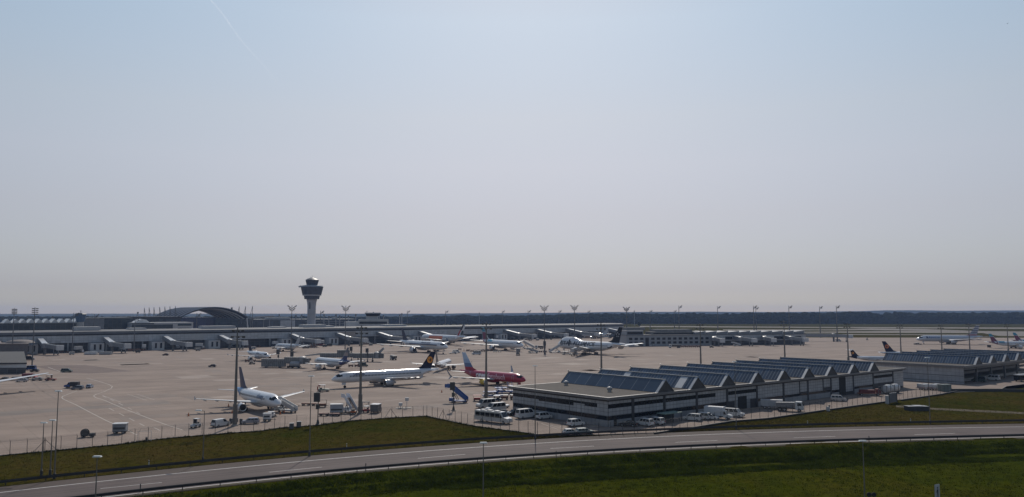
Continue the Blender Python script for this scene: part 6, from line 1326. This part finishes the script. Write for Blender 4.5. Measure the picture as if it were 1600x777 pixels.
# ---- fences
def fence(pxs, label, hgt=2.9, step=3.0, off=0.0, wires=7, braces=()):
    P = [G(*p) for p in pxs]; t = thing('chain_link_fence', P[0], 0, label, 'fence'); o = P[0]; wb = MB(); proto = None; d = 0.0
    for a, b in zip(P, P[1:]):
        L = (b - a).length; u = (b - a) / L
        while d < L:
            q = a + u * d - o
            if proto is None: proto = MB().bar((0,0,0),(0,0,hgt),.12,.11,6).bar((0,0,hgt),(0,-.28,hgt+.30),.06,.05,6).build('post', DARKM, t); proto.location = q
            else: c = proto.copy(); COL.objects.link(c); c.parent = t; c.location = q
            d += step
        d -= L
        for k in range(wires): z = .12 + (hgt - .15) * k / (wires - 1); wb.bar(a - o + Vector((0,0,z)), b - o + Vector((0,0,z)), .013 if 0 < k < wires - 1 else .03)
        for dz, dy in ((.12,-.1),(.26,-.24)): wb.bar(a - o + Vector((0,dy,hgt+dz)), b - o + Vector((0,dy,hgt+dz)), .014)
        n = int(L / .45)
        for k in range(n):                           # mesh, as sparse diagonals of thin wire
            x0, x1 = k / n, min((k + 4) / n, 1); wb.bar(a.lerp(b, x0) - o + Vector((0,0,.1)), a.lerp(b, x1) - o + Vector((0,0,hgt-.05)), .007); wb.bar(a.lerp(b, x0) - o + Vector((0,0,hgt-.05)), a.lerp(b, x1) - o + Vector((0,0,.1)), .007)
    wb.build('wire_mesh', DARKGREYM, t)
    for p in braces:
        q = G(*p) - o; u = (P[1] - P[0]).normalized() * 2.4; MB().bar(q + Vector((0,0,hgt-.3)), q + u, .07).bar(q + Vector((0,0,hgt-.3)), q - u, .07).build('brace', DARKM, t)
fence([(-40,716.5),(0,712.8),(70,706.5)], 'short wire fence running out of the picture at the lower left'); fence([(70,706.5),(85,704.7),(180,695.7),(219,690.2),(270,684.7),(367,676.7),(406,674.2),(438.6,669.1),(480,666.2)], 'wire fence on thin posts before the parked airliner with the blue tail band', braces=((70,706.5),))
fence([(505,664),(541.6,658.7),(606,653.7),(667,650.7)], 'wire fence on thin posts in front of the white boarding stairs', braces=((610,653.5),)); fence([(667,650.7),(685,654.7),(741.6,666.5),(813.6,675.7),(840,679.3)], 'wire fence slanting down past the shuttle bus', braces=((692,656.2),)); fence([(840,679.3),(880,681),(950,679.6),(1026,677)], 'wire fence behind the guardrail before the workshop corner'); fence([(1026,677),(1085,668),(1144,658),(1200,654),(1290,641),(1386,627.6)], 'long wire fence along the low wall before the workshop front'); fence([(1405,625.3),(1470,616.3),(1487,614)], 'short wire fence right of the sheeted gate')
def low_wall(pxs, label, h=.32, w=.3, m=DARKWALL, name='low_wall'):
    P = [G(*p) for p in pxs]; t = thing(name, P[0], 0, label, 'wall'); o = P[0]; b = MB(); c = MB()
    for p, q in zip(P, P[1:]):
        u = (q - p).normalized(); n = Vector((u.y, -u.x, 0)) * w / 2; z = Vector((0,0,h)); a, e = p - o, q - o
        b.add([a-n,a+n,e+n,e-n,a-n+z,a+n+z,e+n+z,e-n+z], [(0,3,2,1),(4,5,6,7),(0,1,5,4),(1,2,6,5),(2,3,7,6),(3,0,4,7)]); n2 = n * 1.3; z2 = Vector((0,0,h+.08)); z1 = Vector((0,0,h+.003)); c.add([a-n2+z1,a+n2+z1,e+n2+z1,e-n2+z1,a-n2+z2,a+n2+z2,e+n2+z2,e-n2+z2], [(0,3,2,1),(4,5,6,7),(0,1,5,4),(1,2,6,5),(2,3,7,6),(3,0,4,7)])
    b.build('wall', m, t); c.build('coping', DARKWALL, t)
low_wall([(1022,678.5),(1085,669.3),(1144,659.6),(1200,655.3),(1288,642.3)], 'low dark wall under the long wire fence before the workshop', m=BLACK); low_wall([(1298,641),(1383,629)], 'low dark wall between the short pillar and the tall pillar', m=BLACK); low_wall([(1408,626.3),(1470,617.2),(1505,610.5)], 'low dark wall right of the sheeted gate', m=BLACK); low_wall([(1487,612),(1560,612),(1640,613.5)], 'long dark retaining wall before the second hall at the right edge', .95, .4, DARKWALL)
# ---- guardrails
def guardrail(f, off, x0, x1, label, step=6.0, near=True, z0=0.0):
    p0 = Vector((x0, f(x0) + off, z0)); t = thing('guardrail', p0, 0, label, 'guardrail'); pr = [(-.05,.40),(.05,.43),(.0,.50),(.08,.58),(.08,.66),(.0,.74),(.08,.84),(-.05,.92),(-.08,.62)]
    rings = []; x = x0
    while x <= x1:
        y = f(x) + off; rings.append([(x - x0, y + a * (-1 if near else 1) - p0.y, b) for a, b in pr]); x += 2.0
    MB().loft(rings).build('beam', DARKRAIL, t); proto = None; x = x0
    while x <= x1:
        q = Vector((x - x0, f(x) + off - p0.y - (.14 if near else -.14) * 1, 0))
        if proto is None: proto = MB().box(-.06,.06,-.05,.05,-.4,.86).build('post', DARKRAIL, t); proto.location = q
        else: c = proto.copy(); COL.objects.link(c); c.parent = t; c.location = q
        x += step / math.hypot(1, (f(x+1) - f(x)))
DARKRAIL = mat('weathered_guardrail', (.035,.035,.04), .6, .2, var=.3)
guardrail(Ylow, -.75, -100, 150, 'guardrail on the near side of the road, above the dark weeds', near=True); guardrail(Yup, 1.5, -130, 165, 'guardrail on the far side of the road, before the apron grass', near=False)
def delineator(px, py, label, m=WHITE, h=1.1, z=0.0):
    g = G(px, py, z); t = thing('marker_post', g, 0, label, 'marker post'); MB().box(-.07,.07,-.06,.06,0,h).build('post', m, t); MB().box(-.075,.075,-.065,.065,h*.72,h*.9).build('reflector_band', DARKM, t)
delineator(232.5, 728.5, 'white marker post on the grass behind the far guardrail at the left'); delineator(541.7, 701.5, 'white marker post behind the far guardrail near the middle'); delineator(1423, 660.2, 'white marker post left of the lamp in the right hand grass'); delineator(1262, 664.5, 'white marker post behind the far guardrail before the lorry')
for px, py, lb in ((219, 770.5, 'dark marker post on the near guardrail at the left'), (571.5, 736.5, 'dark marker post on the near guardrail left of the middle'), (869, 716, 'dark marker post on the near guardrail right of the middle'), (1358, 691.8, 'dark marker post on the near guardrail at the right')): delineator(px, py, lb, DARKM, 1.5, -.1)
g = G(200, 684); t = thing('white_gate_frame', G(226, 690.3), 12, 'thin white rail frame inside the fence right of the boxy cart', 'frame'); MB().bar((-1.6,.6,0),(-1.6,.6,2.3),.07).bar((1.2,.6,0),(1.2,.6,2.3),.07).bar((-1.6,.6,2.3),(1.2,.6,2.3),.07).build('rails', LGREY, t); MB().cbox((.3,.3,.5),(.4,.4,.9)).build('meter_box', DARKM, t)
# ---- sign and twin signal at the bottom edge
d = ray(1464, 757); hh = 3.4; tt = (hh + MEADOW_Z - H) / d[2]; P = Vector((d[0]*tt, d[1]*tt, MEADOW_Z)); t = thing('footpath_sign', P, 28, 'tall pale sign with a dark walking figure at the bottom edge', 'sign'); ln = mat('sign_face', (.42,.44,.47), .5)
MB().box(-.62,.62,-.05,.05,.9,3.4).build('panel', ln, t, bevel=.03)
for x in (-.5,.5): MB().bar((x,.08,0),(x,.08,3.3),.09).build('post', GREYM, t)
f = MB(); dk = mat('sign_figure', (.03,.035,.05), .6); f.lathe([(.15,-.008),(.15,.008)], (.05,-.062,2.85), 14, 'y').quad((-.12,-.06,1.95),(.20,-.06,1.95),(.22,-.06,2.62),(-.10,-.06,2.62)).quad((-.12,-.06,1.95),(.06,-.06,1.95),(-.16,-.06,1.15),(-.32,-.06,1.15)).quad((.04,-.06,1.95),(.20,-.06,1.95),(.34,-.06,1.15),(.18,-.06,1.15)).quad((-.10,-.06,2.6),(-.02,-.06,2.5),(-.28,-.06,2.05),(-.36,-.06,2.12)).build('pictogram', dk, t)
d = ray(1361.5, 773); hh = 2.7; tt = (hh + MEADOW_Z - H) / d[2]; P = Vector((d[0]*tt, d[1]*tt, MEADOW_Z)); t = thing('twin_disc_signal', P, 0, 'pair of round black discs side by side at the bottom edge beside the near lamp', 'signal'); MB().bar((0,.06,0),(0,.06,2.9),.10,.09,8).bar((-.5,.06,2.68),(.5,.06,2.68),.07).build('post', DARKM, t)
for x in (-.40,.40): dd = MB().lathe([(.36,-.06),(.37,.0),(.36,.06)], (x,-.02,2.7), 22, 'y').build('disc', BLACK, t, True); MB().lathe([(.31,-.09),(.33,-.05)], (x,-.02,2.7), 22, 'y').build('rim', BLACK, dd)
p = at(1574, 37, 260); t = thing('bird', p, 20, 'tiny dark bird in the upper right sky', 'bird'); MB().lathe([(.01,-.2),(.06,-.1),(.08,.05),(.05,.16),(.01,.22)], (0,0,0), 8, 'x').add([(.06,.05,.02),(-.06,.05,.02),(-.10,.42,.16),(-.02,.42,.16)], [(0,1,2,3)]).add([(.06,-.05,.02),(-.06,-.05,.02),(-.10,-.42,.16),(-.02,-.42,.16)], [(0,1,2,3)]).build('body', DARKM, t)
# ================================================================== VEGETATION, AIR, LIGHT, CAMERA
def leaf_material(name, c0, c1, trans=0.25):
    m = bpy.data.materials.new(name); m.use_nodes = True; nt = m.node_tree; b = nt.nodes['Principled BSDF']
    b.inputs['Roughness'].default_value = 0.8; b.inputs['Specular IOR Level'].default_value = 0.0
    tc = nd(nt, 'ShaderNodeTexCoord'); n = nd(nt, 'ShaderNodeTexNoise', Scale=0.35, Detail=4.0); nt.links.new(tc.outputs['Object'], n.inputs['Vector'])
    r = nd(nt, 'ShaderNodeValToRGB'); e = r.color_ramp.elements; e[0].position = 0.35; e[1].position = 0.68; e[0].color = tuple(c0) + (1,); e[1].color = tuple(c1) + (1,)
    nt.links.new(n.outputs['Fac'], r.inputs['Fac']); nt.links.new(r.outputs['Color'], b.inputs['Base Color'])
    if trans:
        t = nd(nt, 'ShaderNodeBsdfTranslucent'); nt.links.new(r.outputs['Color'], t.inputs['Color'])
        mx = nd(nt, 'ShaderNodeMixShader'); mx.inputs[0].default_value = trans
        out = [q for q in nt.nodes if q.type == 'OUTPUT_MATERIAL'][0]
        nt.links.new(b.outputs[0], mx.inputs[1]); nt.links.new(t.outputs[0], mx.inputs[2]); nt.links.new(mx.outputs[0], out.inputs['Surface'])
    return m
def np_mesh(name, v, f, m):
    me = bpy.data.meshes.new(name); me.from_pydata(v.tolist(), [], f.tolist()); me.materials.append(m)
    o = bpy.data.objects.new(name, me); COL.objects.link(o); return o
rng = np.random.default_rng(5)
# rough growth on the road embankment: many small blade fans
def blades(name, spots, hts, nb, m, spread=0.35, wid=0.10):
    N = len(spots); pos = np.repeat(spots, nb, axis=0); h = np.repeat(hts, nb) * rng.uniform(0.55, 1.1, N * nb)
    a = rng.uniform(0, 2*np.pi, N * nb); lean = rng.uniform(0.1, 0.8, N * nb)
    base = pos + np.stack([rng.normal(0, spread, N*nb), rng.normal(0, spread, N*nb), np.zeros(N*nb)], 1)
    dx = np.stack([np.cos(a), np.sin(a), np.zeros_like(a)], 1); w = (rng.uniform(0.5, 1.3, N*nb) * wid)[:, None]
    sd = np.stack([-np.sin(a), np.cos(a), np.zeros_like(a)], 1)
    tip = base + dx * (lean * h)[:, None]; tip[:, 2] += h
    mid = base + dx * (lean * h * 0.35)[:, None]; mid[:, 2] += h * 0.6
    v = np.stack([base - sd*w*0.5, base + sd*w*0.5, mid + sd*w, mid - sd*w, tip], 1).reshape(-1, 3)
    k = np.arange(N * nb)[:, None] * 5
    f4 = (k + np.array([[0,1,2,3]])); f3 = (k + np.array([[3,2,4]]))
    me = bpy.data.meshes.new(name); me.from_pydata(v.tolist(), [], f4.tolist() + f3.tolist()); me.materials.append(m)
    o = bpy.data.objects.new(name, me); COL.objects.link(o); return o
XMIN, XMAX = -95, 150
def zslope(o):
    return np.interp(o, [-16,-10.5,-9,-7.2,-6.4,-4.8,-2.7,-2.1], [MEADOW_Z, MEADOW_Z, -1.9, -1.15, -1.18, -.75, -.12, -.06])
xs = rng.uniform(XMIN, XMAX, 21000); of = -np.abs(rng.uniform(2.2, 17.5, 21000))
ny = np.array([noise.noise((x*0.09, o*0.22, 4.0)) for x, o in zip(xs, of)])
low = np.clip((xs + 60) / 80, 0, 1)                      # the growth is taller and wider towards the middle and right
keep = (of > -(9.0 + 8.0 * low + 1.5 * ny)); xs, of, ny = xs[keep], of[keep], ny[keep]
hh = np.clip(0.34 + 0.22 * ny + 0.16 * np.sin((of + 0.5) * 0.75) + rng.normal(0, .08, len(ny)), 0.12, 0.8) * (1 - .72 * np.exp(-((of + 6.9) / .6) ** 2))
sp = np.stack([xs, np.array([Ylow(x) for x in xs]) + of, zslope(of) - 0.1], 1)
tag(blades('undergrowth', sp, hh, 9, leaf_material('rough_growth', (0.034, 0.048, 0.004), (0.070, 0.090, 0.008), 0.25)), 'dark rough weeds covering the embankment below the near guardrail', 'undergrowth', kind='stuff')
xs = rng.uniform(XMIN, XMAX, 30000); of = rng.uniform(-62, -9.5, 30000)
sp = np.stack([xs, np.array([Ylow(x) for x in xs]) + of, np.full(30000, MEADOW_Z - 0.03)], 1)
tag(blades('meadow_tufts', sp, rng.uniform(0.06, 0.30, 30000), 5, leaf_material('meadow_blades', (0.032, 0.042, 0.003), (0.052, 0.055, 0.006), 0.2), 0.3, 0.05), 'low grass tufts standing in the green meadow', 'grass', kind='stuff')
# longer grass along the apron fence line
ed = []
for a, b in zip(EDGE[:16], EDGE[1:17]):
    for k in range(int((b - a).length * 7)):
        p = a.lerp(b, random.random()); ed.append((p.x + random.gauss(0, .3), p.y - 0.5 - abs(random.gauss(0, 0.6)), -0.05))
tag(blades('edge_grass', np.array(ed), rng.uniform(0.1, 0.5, len(ed)), 6, leaf_material('edge_blades', (0.016, 0.022, 0.004), (0.036, 0.038, 0.008), 0.2), 0.25, 0.06), 'fringe of uncut grass along the fence at the apron edge', 'grass', kind='stuff')
xs = rng.uniform(-110, 190, 26000); fr = rng.uniform(0, 1, 26000)
ex = np.array([p.x for p in EDGE]); ey = np.array([p.y for p in EDGE])
y0 = np.array([Yup(x) for x in xs]); y1 = np.interp(xs, ex, ey)
kp = (y1 - y0) > 1.5
sp = np.stack([xs, y0 + 0.5 + (y1 - y0 - 1.5) * fr, np.full(26000, -0.08)], 1)[kp]
tag(blades('verge_tufts', sp, rng.uniform(0.05, 0.22, len(sp)), 4, leaf_material('verge_blades', (0.034, 0.032, 0.006), (0.068, 0.050, 0.016), 0.2), 0.35, 0.05), 'dry grass tufts between the road and the airport fence', 'grass', kind='stuff')

# ------------------------------------------------------------------ trees
def ico(sub):
    bm = bmesh.new(); bmesh.ops.create_icosphere(bm, subdivisions=sub, radius=1.0); bm.verts.index_update()
    v = np.array([v.co[:] for v in bm.verts]); f = np.array([[q.index for q in p.verts] for p in bm.faces]); bm.free(); return v, f
IV, IF = ico(2)
def lump(c, r, seed):
    k = np.array([1 + 0.50 * noise.noise(Vector(p) * 1.5 + Vector((seed, seed * 1.3, 0))) + 0.14 * noise.noise(Vector(p) * 4.5 + Vector((0, seed, seed))) for p in IV])
    return IV * k[:, None] * np.array(r) + np.array(c)
LUMPS = [lump((0,0,0), (1,1,1), s * 7.3) for s in range(14)]
def pick(c, r):
    L = LUMPS[rng.integers(14)]; a = rng.uniform(0, 6.28); ca, sa = math.cos(a), math.sin(a)
    Q = L @ np.array([[ca, sa, 0], [-sa, ca, 0], [0, 0, 1]])
    return Q * np.array(r) + np.array(c)
prof = [(-900,493),(300,494),(560,494),(640,493.5),(655,491),(672,493),(700,492.3),(720,491),(740,493),(760,492.3),(775,491),(800,492.8),(838,490.8),(870,490.2),(900,489),(940,488.7),(1000,488.4),(1030,489.2),(1060,489),(1075,488),(1095,488.2),(1120,489.3),(1150,488.4),(1180,487),(1200,487),(1212,488.3),(1222,486.4),(1245,487.3),(1255,486.1),(1265,487.3),(1280,486.5),(1305,487.2),(1320,486.7),(1355,485.4),(1370,486),(1378,489),(1395,491),(1402,487.5),(1412,486),(1420,488),(1440,486.6),(1480,487),(1520,488),(1560,486.3),(1600,487),(1800,487),(2400,487)]
PX, PY = [p[0] for p in prof], [p[1] for p in prof]
vs, fs, n = [], [], 0
TD = 1960.0
x = -1500.0
while x < 2050:
    px = CX + F * x / TD; ht = H + (HY - np.interp(px, PX, PY)) * TD / F
    for row in range(4):
        y = TD + row * 24 + rng.uniform(-8, 8); h = ht * (rng.uniform(0.55, 0.85), rng.uniform(0.72, 0.92), rng.uniform(0.82, 0.97), rng.uniform(0.86, 0.98) + 0.05 * noise.noise((x * .012, 5, 0)))[row]
        w = rng.uniform(8.0, 14.0)
        for c, r in (((x + rng.uniform(-4,4), y, h * 0.42), (w * 1.1, w, h * 0.42)), ((x + rng.uniform(-5,5), y + rng.uniform(-2,2), h * 0.72), (w * rng.uniform(.8,1.1), w * .9, h * 0.26)), ((x + rng.uniform(-6,6), y - 2, h * rng.uniform(0.4,0.6)), (w * .6, w * .6, h * 0.22))):
            v = pick(c, r); vs.append(v); fs.append(IF + n); n += len(v)
    x += rng.uniform(6.5, 11.5)
TREEM = leaf_material('forest_leaves', (0.009, 0.013, 0.008), (0.028, 0.034, 0.021), 0)
tag(np_mesh('forest', np.concatenate(vs), np.concatenate(fs), TREEM), 'long dark belt of deciduous forest along the horizon', 'forest', kind='stuff')
# single trees and bushes beyond the terminal roofs
def tree(px, py_base, py_top, wpx, label, group=None):
    b = G(px, py_base); s = b.y / F; h = (py_base - py_top) * s; w = wpx * s / 2
    t = thing('tree', b, 0, label, 'tree', group)
    MB().bar((0,0,0), (0,0,h*0.45), h*0.09, h*0.05, 6).build('trunk', BROWN, t)
    vv, ff, k = [], [], 0
    for q in range(7):
        a = rng.uniform(0, 6.28); rr = rng.uniform(0, 0.55)
        v = pick((math.cos(a)*rr*w, math.sin(a)*rr*w, h * rng.uniform(0.4, 0.78)), (w*rng.uniform(.35,.6), w*rng.uniform(.35,.6), h*rng.uniform(.2,.3))); vv.append(v); ff.append(IF + k); k += len(v)
    c = np_mesh('crown', np.concatenate(vv), np.concatenate(ff), TREEM); c.parent = t
for k, (px, w) in enumerate([(673,4),(684,5),(690,6),(697,6),(704,6),(715,7),(725,7),(733,6)]):
    tree(px, 509.6, 504.2 + (k % 3) * 0.5, w, 'dark round tree over the pier roof, ' + ['first and smallest from the left', 'second from the left', 'third from the left', 'fourth from the left', 'fifth from the left', 'sixth from the left', 'seventh from the left', 'last to the right'][k] + ' of its clump', 'trees left of the blue tailed airliner')
for k, (px, w) in enumerate([(836,5),(843,5),(851,6),(859,4)]):
    tree(px, 508.3, 503.8, w, 'dark bush over the terminal roof above the jumbo jet, ' + ['first', 'second', 'third', 'fourth'][k] + ' from the left', 'bushes above the jumbo jet nose')
for k, (px, w) in enumerate([(894,5),(901,6),(909,5),(917,5),(930,5),(945,5)]):
    tree(px, 507.4, 503.2, w, 'low dark bush above the jumbo jet fuselage, ' + ['first', 'second', 'third', 'fourth', 'fifth', 'sixth'][k] + ' from the left', 'bushes above the jumbo jet fuselage')
tree(999.5, 511.5, 503.5, 7, 'lone dark tree behind the white two storey cargo building')

# ------------------------------------------------------------------ hills
hp = [(-2000,494),(0,493),(300,493),(560,491.5),(700,490),(850,489),(1000,487.6),(1080,487),(1200,488),(1300,486.8),(1400,485),(1500,485.6),(1600,485.2),(1800,486),(3000,487)]
HD = 6400.0; mb = MB(); prev = None
for k in range(0, 140):
    px = -2000 + k * 5000 / 139; X = (px - CX) / F * HD
    z = H + (HY - np.interp(px, [p[0] for p in hp], [p[1] for p in hp])) * HD / F + 5 * noise.noise((X * 0.004, 3, 0)) + 3 * noise.noise((X * 0.013, 9, 0))
    cur = [(X, HD - 500, -2), (X, HD - 200, z * 0.75), (X, HD, z), (X, HD + 500, z * 0.7)]
    if prev:
        for i in range(3): mb.quad(prev[i], cur[i], cur[i+1], prev[i+1])
    prev = cur
tag(mb.build('hills', TREEM, smooth=True), kind='structure')

# ------------------------------------------------------------------ contrail
cm = bpy.data.materials.new('ice_vapour'); cm.use_nodes = True; nt = cm.node_tree
nt.nodes.remove(nt.nodes['Principled BSDF']); o_ = [q for q in nt.nodes if q.type == 'OUTPUT_MATERIAL'][0]
cv = nd(nt, 'ShaderNodeVolumePrincipled'); cv.inputs['Color'].default_value = (0.95, 0.95, 0.95, 1); cv.inputs['Density'].default_value = 0.0009; cv.inputs['Anisotropy'].default_value = 0.75
nt.links.new(cv.outputs[0], o_.inputs['Volume'])
mb = MB(); rings = []
for k in range(25):
    t = k / 24; p = at(322 + t * 112 + 2 * math.sin(t * 9), -8 + t * 140, 24000 + t * 6000); w = (34 - 12 * t) * (1 + 0.3 * noise.noise((t * 12, 0, 0)))
    rings.append([(p.x + w * math.cos(a), p.y, p.z + w * math.sin(a)) for a in [i * math.pi / 4 for i in range(8)]])
mb.loft(rings); tag(mb.build('contrail', cm, smooth=True), 'faint thin white contrail slanting down the upper left sky', 'contrail', kind='stuff')

# ------------------------------------------------------------------ haze, sky, sun
SUN_EL, SUN_AZ = R(41), R(1.5)
hz = MB().box(-5200, 6200, -500, 6950, -6, 80).build('haze', mat('unused', (1,1,1)))
hm = bpy.data.materials.new('haze_air'); hm.use_nodes = True; nt = hm.node_tree; nt.nodes.remove(nt.nodes['Principled BSDF'])
pv = nd(nt, 'ShaderNodeVolumePrincipled'); pv.inputs['Color'].default_value = (0.42, 0.60, 1.0, 1); pv.inputs['Density'].default_value = HAZE; pv.inputs['Anisotropy'].default_value = 0.15
nt.links.new(pv.outputs[0], [q for q in nt.nodes if q.type == 'OUTPUT_MATERIAL'][0].inputs['Volume'])
hz.data.materials.clear(); hz.data.materials.append(hm); tag(hz, kind='stuff')

w = bpy.data.worlds.new('World'); S.world = w; w.use_nodes = True; nt = w.node_tree
bg = nt.nodes['Background']; sky = nd(nt, 'ShaderNodeTexSky'); sky.sky_type = 'NISHITA'; sky.sun_disc = False
sky.sun_elevation = SUN_EL; sky.sun_rotation = SUN_AZ; sky.altitude = 450; sky.air_density = 1.0; sky.dust_density = 0.35; sky.ozone_density = 2.0
tc = nd(nt, 'ShaderNodeTexCoord'); sp = nd(nt, 'ShaderNodeSeparateXYZ'); nt.links.new(tc.outputs['Generated'], sp.inputs[0])
rp = nd(nt, 'ShaderNodeValToRGB'); nt.links.new(sp.outputs[2], rp.inputs['Fac'])
e = rp.color_ramp.elements
while len(e) < len(SKYMUL): e.new(0.5)
for k, (p, c) in enumerate(SKYMUL): e[k].position = p; e[k].color = c + (1,)
mx = nd(nt, 'ShaderNodeMix', data_type='RGBA', blend_type='MULTIPLY'); mx.inputs[0].default_value = 1.0
nt.links.new(sky.outputs['Color'], mx.inputs[6]); nt.links.new(rp.outputs['Color'], mx.inputs[7])
nt.links.new(mx.outputs[2], bg.inputs['Color']); bg.inputs['Strength'].default_value = SKYSTR
sl = bpy.data.lights.new('sun', 'SUN'); sl.energy = SUNSTR; sl.angle = R(0.6); sl.color = (1.0, 0.925, 0.83)
so = bpy.data.objects.new('sun', sl); COL.objects.link(so)
d = Vector((math.sin(SUN_AZ) * math.cos(SUN_EL), math.cos(SUN_AZ) * math.cos(SUN_EL), math.sin(SUN_EL)))
so.rotation_euler = d.to_track_quat('Z', 'Y').to_euler(); so.location = d * 500
cd = bpy.data.cameras.new('camera'); cd.sensor_width = 36; cd.lens = 36 * F / 1600; cd.clip_end = 120000; cd.clip_start = 0.5
co = bpy.data.objects.new('camera', cd); COL.objects.link(co); co.location = (0, 0, H); co.rotation_euler = (R(90) + PITCH, 0, 0); S.camera = co
S.view_settings.view_transform = 'Standard'; S.view_settings.look = 'None'; S.view_settings.exposure = EXPO; S.view_settings.gamma = 1; S.view_settings.use_curve_mapping = False
S.cycles.max_bounces = 6; S.cycles.volume_bounces = 1; S.cycles.transparent_max_bounces = 12; S.cycles.use_denoising = True
S.cycles.caustics_reflective = False; S.cycles.caustics_refractive = False
try: S.cycles.volume_step_rate = 4.0
except Exception: pass
